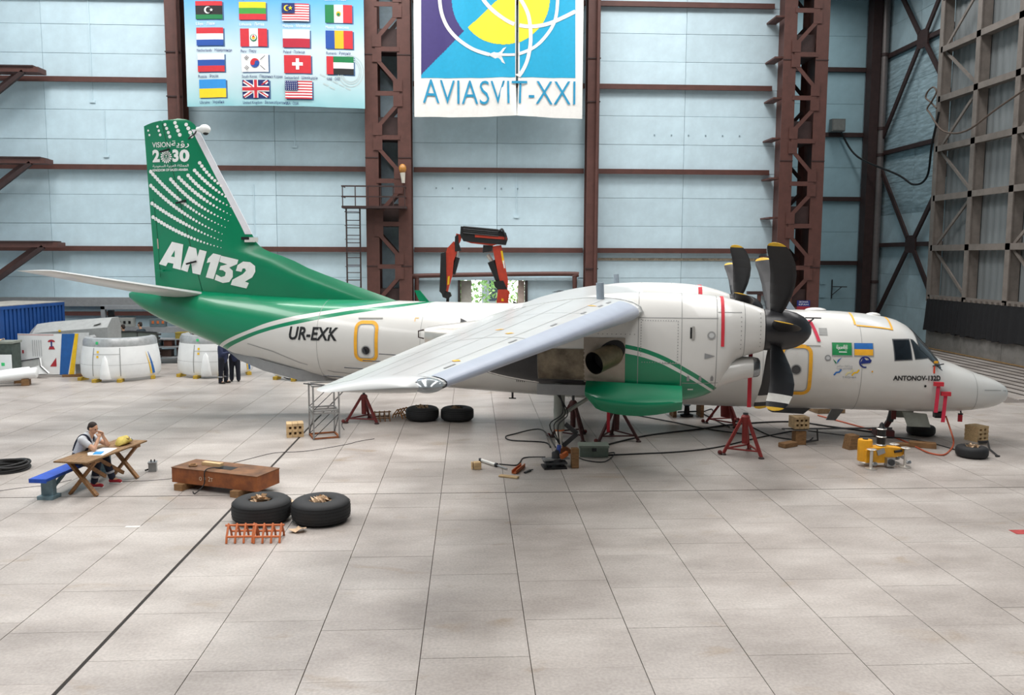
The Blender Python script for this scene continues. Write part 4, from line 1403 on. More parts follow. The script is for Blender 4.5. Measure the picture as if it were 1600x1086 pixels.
for sg in (1, -1):
    st_ = list(np.linspace(-3.98, -5.4, 18)) + list(np.linspace(-5.55, -11.72, 36))
    nac = MB().loft([[nac_pt(s, 2 * PI * k / 48, 0, sg) for k in range(48)] for s in st_]).build('nacelle', M_nac, air, 50)
    ns = lambda s, z, off=.01: nac_side(s, z, off, sg)
    # chin intake
    R4 = Matrix.Translation((0, -sg * NL, 0)) @ Matrix.Rotation(PI / 2, 4, 'Y')
    MB().loft([[Vector((s, -sg * NL + w_ * math.cos(2 * PI * k / 28), zc + h_ * math.sin(2 * PI * k / 28))) for k in range(28)] for s, w_, h_, zc in ((-5.1, .5, .36, 2.1), (-4.75, .44, .31, 2.2), (-4.4, .36, .26, 2.27), (-4.18, .32, .235, 2.29))], cap=False).build('chin_intake', M_paint, nac, 50)
    MB().loft([[Vector((s, -sg * NL + w_ * math.cos(2 * PI * k / 28), zc + h_ * math.sin(2 * PI * k / 28))) for k in range(28)] for s, w_, h_, zc in ((-4.18, .322, .237, 2.29), (-4.06, .30, .215, 2.29), (-4.03, .27, .19, 2.29), (-4.07, .245, .165, 2.29), (-4.3, .22, .14, 2.29))], cap=False).build('intake_lip', mat('intake_lip_steel', '#9BA0A4', .25, metal=.8), nac, 60)
    MB().loft([[Vector((s, -sg * NL + .24 * math.cos(2 * PI * k / 20), 2.29 + .16 * math.sin(2 * PI * k / 20))) for k in range(20)] for s in (-4.26, -4.30)]).build('intake_dark', M_dark, nac, 60)
    # metal patches round the exhaust
    sheet(-7.0, -7.92, 1.93, 2.97, 8, 10, ns, .016).build('exhaust_panel', M_ti, nac, 30)
    sheet(-7.90, -8.96, 1.98, 2.70, 8, 8, ns, .016).build('exhaust_panel', M_soot, nac, 30)
    sheet(-8.97, -10.9, 2.05, 3.2, 14, 12, lambda u, v, o: ns(u, n_zb(u) + .03 + (v - 2.05) / 1.15 * 1.0, o), .012).build('black_panel', M_blk, nac, 30)
    sheet(-7.6, -8.97, 1.70, 1.97, 10, 5, lambda u, v, o: ns(u, max(v, n_zb(u) + .02), o), .014).build('black_panel', M_blk, nac, 30)
    # exhaust pipe, raked outwards and back
    s, z = -7.2, 2.60
    b0 = ns(-7.12, 2.64, -.3)
    b1 = Vector((-7.66, -sg * (NL + n_w(-7.6) + .40), 2.44))
    d = (b1 - b0).normalized()
    MB().tube([b0, b1], .255, 26, cap=False).tube([b1 - d * .6, b1], [.24, .24], 26, 1, cap=False).build('exhaust_pipe', [mat('bronze_exhaust', '#8A7C62', .35, metal=.75, var=.2, scale=4), M_dark], nac, 50)
    MB().tube([b1 - d * .3, b1 - d * .32], [.236, .236], 20).build('exhaust_dark', M_dark, nac, 50)
    u_ = ns(-7.2, 2.6, .02)
    vs_ = [ns(-7.33 + .33 * math.cos(a) * 1.0, 2.60 + .30 * math.sin(a) + .12 * math.cos(a), .02) for a in [2 * PI * k / 24 for k in range(24)]]
    MB().add(vs_, [tuple(range(24))]).build('exhaust_cutout', M_dark, nac, 0)
    # seams, rivets and latches
    for s in (-5.02, -5.78, -4.42, -6.72):
        vs_ = []
        for k in range(41):
            th = math.radians(-10 + 185 * k / 40)
            vs_ += [nac_pt(s - .007, th, .004, sg), nac_pt(s + .007, th, .004, sg)]
        MB().add(vs_, [(2 * i, 2 * i + 1, 2 * i + 3, 2 * i + 2) for i in range(40)]).build('cowl_seam', M_line, nac, 0)
    for z, sa, sb in ((3.42, -5.0, -6.72), (3.55, -4.5, -5.0), (2.42, -5.8, -6.2), (1.98, -4.85, -5.75)):
        ribbon([(sa + (sb - sa) * k / 8, z) for k in range(9)], .014, ns, 'cowl_seam', M_line, nac, off=.006)
    mb = MB()
    for k in range(14):
        for s, z in ((-5.86, 2.5 + k * .065), (-6.66, 2.6 + k * .06), (-5.9 - k * .056, 3.36), (-5.9 - k * .056, 2.44 + .0 * k)):
            disc(s, z, .012, ns, .007, 6, mb)
    for k in range(9):
        for s, z in ((-4.08, 2.8 + k * .09), (-4.5, 2.75 + k * .1), (-6.8 - .1 * k, 3.05)):
            disc(s, z, .012, ns, .007, 6, mb)
    mb.build('rivet_row', M_belly, nac, 0)['kind'] = 'stuff'
    sheet(-5.53, -5.60, 2.98, 3.22, 2, 3, ns, .014).build('louvre_slot', M_dark, nac, 0)
    sheet(-5.50, -5.56, 2.96, 3.24, 2, 3, ns, .022).build('slot_frame', M_chrome, nac, 0)
    disc(-5.14, 3.05, .09, ns, .010).build('access_ring', M_line, nac, 0)
    disc(-5.14, 3.05, .055, ns, .014).build('access_cap', M_grey, nac, 0)
    MB().add([ns(s, z, .012) for s, z in ((-5.28, 2.66), (-5.05, 2.595), (-5.28, 2.53))], [(0, 1, 2)]).build('flush_scoop', M_belly, nac, 0)
    for s in (-5.62, -5.36, -5.10):
        MB().add([ns(s + a, 2.08 + b, .014) for a, b in ((-.03, -.05), (.03, -.05), (.03, .03), (0, .08), (-.03, .03))], [tuple(range(5))]).build('cowl_latch', M_belly, nac, 0)
    ribbon([(-5.62, 1.83), (-5.5, 1.83)], .03, ns, 'grab_slot', M_paint, nac)
    # tail pipe end of the nacelle
    MB().loft([[nac_pt(s, 2 * PI * k / 40, .014, sg) for k in range(40)] for s in (-10.25, -10.6, -11.0, -11.4, -11.7, -11.72)]).build('tail_fairing', M_chrome, nac, 40)
    MB().tube([(-11.80, -sg * NL, 3.0), (-11.93, -sg * NL, 2.97), (-11.93, -sg * NL, 2.82), (-11.80, -sg * NL, 2.79)], .018, 6).build('tail_handle', M_brownd, nac)
    # open main-gear doors and the gear leg
    def gd(u, v, o):
        # u along the door, v from hinge down
        s_ = -7.86 + 2.11 * u
        dep = (.47 + .27 * math.sin(PI * min(u * .8 + .12, 1)) - .05) * (1 if u > .12 else .6 + u * 3.3)
        y_ = NL + .72 + .42 * math.sin(PI * .5 * min(v * 1.3, 1)) - .25 * max(v - .55, 0) ** 1.2 * 2
        return Vector((s_, -sg * (y_ + o), 1.98 - .06 * u - dep * v))
    mb = MB()
    sheet(0, 1, 0, 1, 18, 10, gd, 0, mb)
    sheet(1, 0, 0, 1, 18, 10, gd, -.035, mb)
    mb.build('gear_door', M_green, nac, 40)
    MB().mm((-8.98, -sg * (NL + .55), 1.62), (-7.75, -sg * (NL + .60), 1.86)).build('gear_door', M_belly, nac, 0)
    MB().mm((-8.98, -sg * (NL - .60), 1.50), (-7.2, -sg * (NL - .55), 1.80)).build('gear_door', M_belly, nac, 0)
    sx_, sy_ = -8.5, -sg * (NL + .3)
    leg = MB().cyl((sx_, sy_, 1.9), (sx_, sy_, .78), .13, n=18).cyl((sx_, sy_, 1.25), (sx_, sy_, 1.15), .135, n=18).build('gear_leg', mat('gear_grey', '#8B8F87', .45), nac)
    MB().cyl((sx_, sy_, .80), (sx_, sy_, .74), .125, n=18).build('seal_ring', mat('seal_orange', '#C96A35', .5), nac)
    MB().cyl((sx_, sy_, .76), (sx_, sy_, .33), .08, n=16).build('chrome_piston', M_chrome, nac)
    MB().cyl((sx_, sy_ - .5, .33), (sx_, sy_ + .5, .33), .055, n=12).build('axle', M_dsteel, nac)
    MB().beam((sx_ + .14, sy_, .9), (sx_ + .42, sy_, .68), .05, .1).beam((sx_ + .42, sy_, .68), (sx_ + .1, sy_, .38), .05, .1).build('torque_link', M_dsteel, nac)
    MB().cyl((sx_ + .05, sy_, 1.1), (sx_ + 1.0, sy_, 1.75), .045, n=10).build('drag_strut', MATS['gear_grey'], nac)
    for k in range(3):
        MB().tube(smooth_path([(sx_ - .05 * k, sy_ - .13, 1.7), (sx_ + .1 + .06 * k, sy_ - .2, 1.2), (sx_ - .2 + .1 * k, sy_ - .18, .9), (sx_ + .03, sy_ - .16, .45)], 5), .014, 5).build('brake_hose', M_cable, nac)
    # propeller
    pz, px_ = 3.14, -3.76
    prop = MB().lathe([(.001, .83), (.10, .815), (.2, .76), (.3, .66), (.385, .50), (.44, .30), (.465, .08), (.465, -.20), (.44, -.22), (.001, -.22)], 32, 0, Matrix.Translation((px_ - .0, -sg * NL, pz)) @ Matrix.Rotation(PI / 2, 4, 'Y')).build('propeller', mat('prop_spinner_black', '#232326', .33, var=.06), air, 50)
    base = 9 if sg == 1 else 16
    for k in range(6):
        a = math.radians(base + 60 * k)
        # a is measured from the right-hand horizontal, upwards
        rad = Vector((0, -math.cos(a), math.sin(a)))
        tan = Vector((0, -math.sin(a), -math.cos(a)))
        rs, rr = [], [.30, .45, .62, .85, 1.1, 1.35, 1.6, 1.67, 1.86, 1.92, 1.98, 2.02, 2.045, 2.06]
        ch = [.22, .28, .39, .48, .54, .56, .55, .53, .49, .45, .39, .31, .22, .09]
        for r, c in zip(rr, ch):
            tw = math.radians(32 - 22 * (r - .3) / 1.75)
            cd = Vector((1, 0, 0)) * math.cos(tw) + tan * math.sin(tw)
            nd = Vector((1, 0, 0)) * -math.sin(tw) + tan * math.cos(tw)
            th = .12 * (1 - r / 2.2) + .012
            sweep = .10 * math.sin(PI * (r - .3) / 1.9) - .16 * max(0, (r - 1.2) / .86) ** 2
            ctr = Vector((px_ + .02 + sweep, -sg * NL, pz)) + rad * r
            rs.append([ctr + cd * (c * .5 * math.cos(2 * PI * q / 14)) + nd * (th * .5 * math.sin(2 * PI * q / 14)) for q in range(14)])
        mb = MB()
        low = k in (4, 5)
        for i in range(len(rs) - 1):
            r_ = rr[i]
            mi = 1 if r_ >= 1.97 else (2 if low and 1.66 < r_ < 1.85 else 0)
            mb.loft([rs[i], rs[i + 1]], mi, cap=(i == len(rs) - 2))
        mb.build('blade', [mat('prop_blade_black', '#1B1B1E', .4, var=.08), mat('prop_tip_yellow', '#E2B32C', .45), mat('prop_band_white', '#DAD8D2', .5)], prop, 50)
    # red safety ribbons
    if sg == 1:
        r0 = [nac_pt(-4.9, math.radians(t), .02, sg) for t in (-25, 5, 25, 45, 62, 78, 92)]
        mb = MB()
        for dx in (0,):
            vs_ = []
            for i, p in enumerate(r0): vs_ += [p + Vector((-.035, 0, 0)), p + Vector((.035, 0, 0))]
            mb.add(vs_, [(2 * i, 2 * i + 1, 2 * i + 3, 2 * i + 2) for i in range(len(r0) - 1)])
        mb.build('safety_ribbon', M_red, nac, 30)
        t0 = nac_pt(-4.62, math.radians(92), .05, sg)
        MB().mm((-4.25, -sg * NL + .1, 1.35), (-4.16, -sg * NL + .115, 2.7)).build('safety_ribbon', M_red, nac, 0)
    else:
        r0 = [nac_pt(-4.9, math.radians(t), .02, sg) for t in (25, 5, -25, -45, -62)]
        vs_ = []
        for i, p in enumerate(r0): vs_ += [p + Vector((-.06, 0, 0)), p + Vector((.06, 0, 0))]
        MB().add(vs_, [(2 * i, 2 * i + 1, 2 * i + 3, 2 * i + 2) for i in range(len(r0) - 1)]).build('safety_ribbon', M_red, nac, 30)

# wing-root fairing over the cabin
MB().loft([[Vector((s, w * math.cos(PI * k / 20), 2.8 + (zt - 2.8) * math.sin(PI * k / 20))) for k in range(21)] for s, zt, w in ((-5.8, 3.2, .5), (-6.2, 3.5, .9), (-6.6, 3.70, 1.15), (-7.3, 3.84, 1.25), (-8.2, 3.78, 1.25), (-9.2, 3.60, 1.2), (-10.0, 3.46, 1.05), (-10.8, 3.36, .8))]).build('wing_fairing', M_paint, air, 40)

# nose gear, probes, aerials under the nose
M_gearg = MATS['gear_grey']
MB().cyl((.0, 0, .85), (-.10, 0, .42), .09, n=14).build('nose_leg', M_dsteel, air)
MB().beam((-.10, 0, .45), (-.28, 0, .13), .12, .12).mm((-.48, -.22, .03), (-.02, .22, .2)).build('nose_fork', mat('fork_red', '#5A2A28', .6), air)
MB().mm((-.1, -.14, .5), (.02, .14, .8)).build('nose_strut_collar', M_jack, air, 0)
gdp = [(.02, .80), (.62, .76), (.72, .42), (.16, .42)]
MB().prism(gdp, lambda u, v, d: (u, d - .1 * (.8 - v), v), -.62, -.60).build('nose_gear_door', M_gearg, air, 0)
MB().prism([(-.38, .80), (.02, .78), (.0, .64), (-.38, .66)], lambda u, v, d: (u, d, v), .4, .42).build('nose_gear_door', M_belly, air, 0)
MB().prism(gdp, lambda u, v, d: (u, d, v), .60, .62).build('nose_gear_door', M_gearg, air, 0)
MB().prism([(-1.55, .80), (-1.22, .80), (-1.48, .40), (-1.72, .40)], lambda u, v, d: (u, d, v), -.03, .03).build('blade_aerial', M_belly, air, 0)
MB().prism([(-3.1, .76), (-2.2, .76), (-2.4, .58), (-3.2, .60)], lambda u, v, d: (u, d, v - .1 * d), -.5, .3).build('belly_hatch', mat('belly_dark_panel', '#5C5E60', .6), air, 0)
MB().mm((.93, -.30, .60), (1.12, -.1, .80)).build('camera_box', M_black, air, 0)
MB().cyl((.97, -.30, .70), (.97, -.34, .70), .05, n=12).cyl((1.06, -.30, .7), (1.06, -.34, .7), .05, n=12).build('camera_lens', M_dsteel, air)
MB().cyl((1.55, -.25, .85), (1.58, -.25, .70), .02, n=8).cyl((1.50, -.25, .72), (1.62, -.25, .72), .018, n=8).build('pitot_probe', M_dsteel, air)
MB().mm((1.50, -.29, .52), (1.60, -.24, .70)).build('probe_cover', M_red, air, 0)
for s, z, L_ in ((.66, 1.63, .72), (.86, 1.38, .72)):
    p = side(s, z, .03)
    MB().cyl(side(s, z, 0), p + Vector((.12, -.06, 0)), .03, n=8).build('pitot_probe', M_dsteel, air)
    p += Vector((.0, -.1, 0))
    MB().mm((p.x - .11, p.y - .05, p.z - .05), (p.x + .11, p.y + .05, p.z + .05)).build('probe_cover', M_red, air, 0)
    MB().prism([(0, 0), (.08, 0), (.05, -L_), (-.04, -L_)], lambda u, v, d: (p.x - .04 + u, p.y + d, p.z + v), -.008, .008).build('remove_ribbon', mat('ribbon_pink_red', '#D02C4A', .7), air, 0)
p = side(.66, 2.06, .03)
MB().cyl(side(.66, 2.06, 0), p + Vector((.0, -.1, 0)), .02, n=8).beam(p + Vector((-.12, -.1, 0)), p + Vector((.14, -.1, .06)), .025, .025).build('flow_vane', M_dsteel, air)
MB().mm((p.x - .10, p.y - .12, p.z - .18), (p.x - .06, p.y - .105, p.z)).build('vane_ribbon', mat('ribbon_orange', '#D9452C', .6), air, 0)
MB().mm((p.x - .06, p.y - .03, p.z + .06), (p.x + .03, p.y + .0, p.z + .12)).build('vane_sticker', M_yel, air, 0)
# ice probe over the cabin with ribbon
p = fus_pt(-2.45, math.radians(40), .0)
MB().beam(p, p + Vector((.1, -.12, .12)), .03, .03).beam(p + Vector((-.1, -.1, .14)), p + Vector((.28, -.16, .14)), .04, .03).build('roof_probe', M_dsteel, air)
vs_ = []
for i in range(7):
    q = fus_pt(-2.42 + .03 * i, math.radians(36 + 5 * i), .03)
    vs_ += [q + Vector((-.04, 0, 0)), q + Vector((.04, 0, 0))]
MB().add(vs_, [(2 * i, 2 * i + 1, 2 * i + 3, 2 * i + 2) for i in range(6)]).build('roof_ribbon', MATS['ribbon_pink_red'], air, 30)
MB().prism([(-2.98, 3.62), (-2.80, 3.62), (-2.55, 3.28), (-2.78, 3.28)], lambda u, v, d: (u, d, v), -.02, .02).build('blade_aerial', mat('aerial_blue_grey', '#8D99A5', .5), air, 0)
# belly vents and drain
sheet(-10.0, -9.72, 1.36, 1.54, 2, 2, side, .02).build('belly_vent', M_paint, fus, 0)
for k in range(5): sheet(-9.97 + k * .05, -9.95 + k * .05, 1.39, 1.52, 1, 2, side, .025).build('vent_slat', M_dark, fus, 0)
MB().cyl((-10.2, -.5, 1.05), (-10.2, -.5, .82), .03, n=8).mm((-10.3, -.52, .80), (-10.1, -.48, .83)).build('drain_mast', M_dsteel, air)
# ------------------------------------------------------------------ BANNERS
M_cloth = mat('banner_white_cloth', '#E9E7E3', .75, var=.03)


def banner_map(x0, x1, ztop, zbot, y, sag=0.0, folds=7.0, amp=.05, ph=0.0):
    def fn(u, v, off=0.0):
        """u across 0..1, v from the hem upwards 0..1"""
        w = amp * (.35 + .65 * (1 - v)) * (math.sin(u * folds * 6.28 + ph + .8 * math.sin(v * 3)) + .2 * math.sin(u * folds * 14 + v * 2))
        return Vector((x0 + (x1 - x0) * u, y + w - off, zbot + (ztop - zbot) * v - sag * math.sin(PI * u) * (1 - v)))
    return fn


def banner_cloth(fn, name, m, par, nu=90, nv=30, u0=0.0, u1=1.0):
    mb = MB()
    sheet(u0, u1, 0, 1, nu, nv, fn, 0, mb)
    sheet(u1, u0, 0, 1, nu, nv, fn, -.012, mb)
    return mb.build(name, m, par, 60)


YB = 37.5
# flags banner
a, b, c = on_y(287, 0, YB), on_y(568, 0, YB), on_y(568, 170, YB)
bz0, bz1 = c.z, 19.2
bx0, bx1 = a.x, b.x
fmap = banner_map(bx0, bx1, bz1, bz0, YB, -.08, 4, .028)
gm = bpy.data.materials.new('sky_gradient_print')
nt, bs = nodes_of(gm)
bs.inputs['Roughness'].default_value = .6
tc = nt.nodes.new('ShaderNodeTexCoord')
sp = nt.nodes.new('ShaderNodeSeparateXYZ')
nt.links.new(tc.outputs['Object'], sp.inputs[0])
mr = nt.nodes.new('ShaderNodeMapRange')
mr.inputs[1].default_value, mr.inputs[2].default_value = bz0, 17.2
nt.links.new(sp.outputs[2], mr.inputs[0])
nz = nt.nodes.new('ShaderNodeTexNoise'); nz.inputs['Scale'].default_value = .8
nt.links.new(tc.outputs['Object'], nz.inputs['Vector'])
ad = math_node(nt, 'ADD', mr.outputs[0], math_node(nt, 'MULTIPLY', math_node(nt, 'SUBTRACT', nz.outputs[0], .5), .12))
rp = nt.nodes.new('ShaderNodeValToRGB')
el = rp.color_ramp.elements
el[0].position, el[0].color = 0, lin('#8FC4CC')
el[1].position, el[1].color = 1, lin('#3E8FD0')
for p_, h_ in ((.08, '#A9D0D6'), (.25, '#C6D8DE'), (.40, '#C9DBE6'), (.55, '#9CC7E6'), (.75, '#5CA9E0')):
    rp.color_ramp.elements.new(p_).color = lin(h_)
nt.links.new(ad, rp.inputs[0])
nt.links.new(rp.outputs[0], bs.inputs['Base Color'])
bn = thing('flag_banner', 'large hanging banner printed with rows of national flags on sky blue', 'banner')
cl = banner_cloth(fmap, 'banner_cloth', gm, bn)
FW, FH = bx1 - bx0, bz1 - bz0


def uvp(px, py):
    p = on_y(px, py, YB)
    return (p.x - bx0) / FW, (p.z - bz0) / FH


FC = {k: mat('printed_flag_' + k, h, .6, var=.03) for k, h in dict(red='#CE2B37', dred='#B8223A', white='#F4F4F4', blue='#1E4FA3', lblue='#2B8FD8', navy='#1B2A6B', black='#1A1A1C', green='#0B7A45', lgreen='#3E9A3C', yellow='#F8D21C', amber='#F2B822').items()}
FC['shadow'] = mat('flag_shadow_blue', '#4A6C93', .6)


def flag(px, py, parts, caption, w=43.0, h=29.0, white_caption=False):
    """px,py = top-left in the photo; parts in flag units 0..1 (v up)"""
    u0, v1 = uvp(px, py)
    u1, v0 = uvp(px + w, py + h)
    du, dv = u1 - u0, v1 - v0
    order = []
    mb = MB()
    def mi(c):
        if c not in order: order.append(c)
        return order.index(c)
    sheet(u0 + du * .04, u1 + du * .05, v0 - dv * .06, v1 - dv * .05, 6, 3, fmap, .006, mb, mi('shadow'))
    off = .010
    for pt in parts:
        off += .004
        if pt[0] == 'r':
            _, c, a0, b0, a1, b1 = pt
            sheet(u0 + du * a0, u0 + du * a1, v0 + dv * b0, v0 + dv * b1, 6, 2, fmap, off, mb, mi(c))
        elif pt[0] == 'c':
            _, c, a, b_, r = pt
            mb.add([fmap(u0 + du * (a + r * .667 * math.cos(q)), v0 + dv * (b_ + r * math.sin(q)), off + .008) for q in [2 * PI * k / 16 for k in range(16)]], [tuple(range(16))], mi(c))
        elif pt[0] == 'p':
            _, c, poly = pt
            mb.add([fmap(u0 + du * a, v0 + dv * b_, off + .01) for a, b_ in poly], [tuple(range(len(poly)))], mi(c))
    f = mb.build('flag_print', [FC[k] for k in order], bn, 0)
    vs, fs = text2d(caption, 1.0)
    x1 = max(v[0] for v in vs)
    wcap = len(caption) * .062 * 43 / 43
    k = min(wcap, 1.5 * 1.3) / x1
    uc, vc = uvp(px + 1, py + h + 8.5)
    MB().add([fmap(uc + x * k / FW, vc + y * .17 / FH, .02) for x, y in vs], fs).build('flag_caption', FC['white'] if white_caption else FC['navy'], bn, 0)['kind'] = 'stuff'


def hb(*cs): return [('r', c, 0, 1 - (i + 1) / len(cs), 1, 1 - i / len(cs)) for i, c in enumerate(cs)]
def vb(*cs): return [('r', c, i / len(cs), 0, (i + 1) / len(cs), 1) for i, c in enumerate(cs)]
def stripes(n, a, b_): return [('r', a if i % 2 == 0 else b_, 0, 1 - (i + 1) / n, 1, 1 - i / n) for i in range(n)]
def bar(c, x0, y0, x1, y1, w):
    d = Vector((x1 - x0, (y1 - y0) * .667)).normalized()
    q = Vector((-d.y, d.x)) * w / 2
    q = (q.x, q.y / .667)
    return ('p', c, [(x0 + q[0], y0 + q[1]), (x1 + q[0], y1 + q[1]), (x1 - q[0], y1 - q[1]), (x0 - q[0], y0 - q[1])])
def star(c, x, y, r):
    return ('p', c, [(x + .667 * r * k * math.sin(q), y + r * k * math.cos(q)) for q, k in [(2 * PI * i / 10, 1 if i % 2 == 0 else .42) for i in range(10)]])


COLX = [(304.5, 306.5, 308.5, 311), (373, 375, 377, 378.5), (440.5, 441.5, 443.5, 445.5), (508, 508.5, 510)]
r1, r2, r3, r4 = 2, 44, 85, 125
flag(305, 2, [('r', 'black', 0, .25, 1, .75), ('r', 'red', 0, .75, 1, 1), ('r', 'green', 0, 0, 1, .25), ('c', 'white', .46, .5, .2), ('c', 'black', .50, .5, .16), star('white', .6, .5, .1)], 'Libya · Лівія', white_caption=True)
flag(373, 4, hb('yellow', 'lgreen', 'red'), 'Lithuania · Литва', white_caption=True)
flag(440.5, 6.5, stripes(14, 'red', 'white') + [('r', 'navy', 0, .44, .48, 1), ('c', 'yellow', .19, .72, .17), ('c', 'navy', .23, .72, .14), star('yellow', .32, .72, .13)], 'Malaysia · Малайзія', white_caption=True)
flag(507.5, 8, vb('green', 'white', 'red') + [('c', 'amber', .5, .5, .14), ('c', 'green', .5, .46, .09)], 'Mexico · Мексика', white_caption=True)
flag(306.5, 43.5, hb('red', 'white', 'blue'), 'Netherlands · Нідерланди')
flag(375, 46, vb('red', 'white', 'red') + [('c', 'green', .5, .48, .2), ('c', 'white', .5, .5, .15), ('c', 'amber', .5, .48, .1), ('c', 'red', .5, .56, .06)], 'Peru · Перу')
flag(441.5, 47.5, hb('white', 'dred'), 'Poland · Польща')
flag(508.5, 48.5, vb('blue', 'amber', 'red'), 'Romania · Румунія')
flag(308.5, 84.5, hb('white', 'blue', 'red'), 'Russia · Росія')
kr = [('r', 'white', 0, 0, 1, 1), ('c', 'red', .5, .5, .26), ('p', 'blue', [(.5 - .667 * .26, .5)] + [(.5 + .667 * .26 * math.cos(PI + PI * k / 10), .5 + .26 * math.sin(PI + PI * k / 10)) for k in range(11)]), ('c', 'red', .415, .5, .13), ('c', 'blue', .585, .5, .13)]
for cx_, cy_2, sx2, sy2 in ((.2, .78, 1, 1), (.8, .78, -1, 1), (.2, .22, 1, -1), (.8, .22, -1, -1)):
    for k in (-1, 0, 1):
        kr.append(bar('black', cx_ - .055 + k * .035 * sx2, cy_2 - .07 * sy2 - k * .05 * 1.0 * sy2, cx_ + .055 + k * .035 * sx2, cy_2 + .07 * sy2 - k * .05 * sy2, .022))
flag(377, 86, kr, 'South Korea · Південна Корея')
flag(443.5, 88, [('r', 'red', 0, 0, 1, 1), ('r', 'white', .3, .42, .7, .6), ('r', 'white', .44, .2, .56, .82)], 'Switzerland · Швейцарія')
flag(510, 89, [('r', 'green', 0, .667, 1, 1), ('r', 'white', 0, .333, 1, .667), ('r', 'black', 0, 0, 1, .333), ('r', 'red', 0, 0, .25, 1)], 'UAE · ОАЕ')
flag(311, 125, hb('lblue', 'yellow'), 'Ukraine · Україна')
flag(378.5, 127, [('r', 'navy', 0, 0, 1, 1), bar('white', .06, .08, .94, .92, .13), bar('white', .06, .92, .94, .08, .13), bar('red', .05, .05, .95, .95, .045), bar('red', .05, .95, .95, .05, .045),
                  ('r', 'white', .41, 0, .59, 1), ('r', 'white', 0, .35, 1, .65), ('r', 'red', .445, 0, .555, 1), ('r', 'red', 0, .41, 1, .59)], 'United Kingdom · Великобританія')
us = stripes(13, 'red', 'white') + [('r', 'navy', 0, .46, .48, 1)]
for i in range(5):
    for j in range(6):
        us.append(('c', 'white', .05 + j * .077, .52 + i * .1, .022))
flag(445.5, 128.5, us, 'USA · США')
# top row: only captions reach into view; flags continue above
for px, tx in ((372, 'Latvia · Латвія'), (440, 'China · Китай'), (507, 'Lebanon · Ліван')):
    uc, vc = uvp(px, 1.2)
    vs, fs = text2d(tx, 1.0)
    k = len(tx) * .062 / max(v[0] for v in vs)
    MB().add([fmap(uc + x * k / FW, vc + y * .17 / FH, .02) for x, y in vs], fs).build('flag_caption', FC['white'], bn, 0)['kind'] = 'stuff'
# faint engine drawing in the lower right corner
M_faint = mat('faint_print', '#BACBCD', .6, var=.05)
uc, vc = uvp(548, 112)
for r in (.55, .45, .38):
    ribbon([(uc + r * math.cos(a) / FW, vc + r * 1.2 * math.sin(a) / FH) for a in [2 * PI * k / 30 for k in range(30)]], .006, fmap, 'engine_print', M_faint, bn, True, off=.006)
for k in range(9):
    u_, v_ = uvp(500 + 5 * k, 118 + (k * 37 % 23))
    ribbon([(u_, v_), (u_ + .03, v_ - .012)], .008, fmap, 'engine_print', M_faint, bn, off=.006)

# logo banner, hung in two overlapping lengths with an open slit
a, b, c = on_y(646, 0, YB), on_y(912, 0, YB), on_y(780, 184, YB)
lx0, lx1, lz0, lz1 = a.x, b.x, c.z, 19.2
LW, LH = lx1 - lx0, lz1 - lz0
base_map = banner_map(lx0, lx1, lz1, lz0, YB, 0, 5, .04, 1.0)
US = (on_y(808, 90, YB).x - lx0) / LW
sl_w = .09 / LW


def lmap(u, v, off=0.0):
    """the slit opens towards the middle of the cloth and closes at the hem"""
    p = base_map(u, v, off)
    gap = sl_w * min(1, v * 6)
    d = abs(u - US)
    if d < .12:
        p.x += (1 if u > US else -1) * gap * LW * .5 * (1 - d / .12)
    # pulled drape near the hem
    p.z -= .10 * max(0, 1 - abs(u - US) / .3) * (1 - v) ** 4 * -1
    p.y -= .10 * math.exp(-((u - US + .13 * v * 4) / .06) ** 2) * max(0, 1 - v * 4)
    return p


lb = thing('logo_banner', 'white hanging banner with blue, violet and yellow globe logo and lettering', 'banner')
banner_cloth(lmap, 'banner_cloth', M_cloth, lb, 60, 40, 0, US - .0005)
banner_cloth(lmap, 'banner_cloth', M_cloth, lb, 40, 40, US + .0005, 1)
LC = dict(cy=mat('banner_cyan', '#12A2CC', .6, var=.04), vi=mat('banner_violet', '#3E3270', .6, var=.04), ye=mat('banner_yellow', '#F2E034', .6, var=.04), wh=mat('banner_print_white', '#EDECE9', .6), te=mat('banner_teal_text', '#1C93BE', .6))


def lpx(px, py):
    p = on_y(px, py, YB)
    return (p.x - lx0) / LW, (p.z - lz0) / LH


def lgrid(test, m, name, off, x0=658, x1=899, y0=-95, y1=122, nx=120, ny=100):
    """print area: fine cells of the cloth where test(px, py) holds"""
    idx, vs, fs = {}, [], []
    def vid(i, j):
        if (i, j) not in idx:
            idx[(i, j)] = len(vs)
            vs.append(lmap(*lpx(x0 + (x1 - x0) * i / nx, y0 + (y1 - y0) * j / ny), off))
        return idx[(i, j)]
    for i in range(nx):
        for j in range(ny):
            px, py = x0 + (x1 - x0) * (i + .5) / nx, y0 + (y1 - y0) * (j + .5) / ny
            if abs(px - 807.5) < 1.2: continue
            if test(px, py): fs.append((vid(i, j), vid(i + 1, j), vid(i + 1, j + 1), vid(i, j + 1)))
    return MB().add(vs, fs).build(name, m, lb, 60)


GC = (778.5, 0.0)
lgrid(lambda x, y: True, LC['cy'], 'cyan_field', .008, nx=60, ny=50)
lgrid(lambda x, y: (y - 115 < -(x - 660) * 1.02) and not ((x - 778) ** 2 + (y + 0) ** 2 < 72 ** 2), LC['vi'], 'violet_field', .011, x0=658, x1=775, nx=130, ny=180)
lgrid(lambda x, y: (x - 787) ** 2 + (y + 2) ** 2 < 72 ** 2 and (y - 47) > -(x - 727) * .93, LC['ye'], 'yellow_segment', .012, x0=720, x1=862, y0=-80, y1=74, nx=150, ny=170)


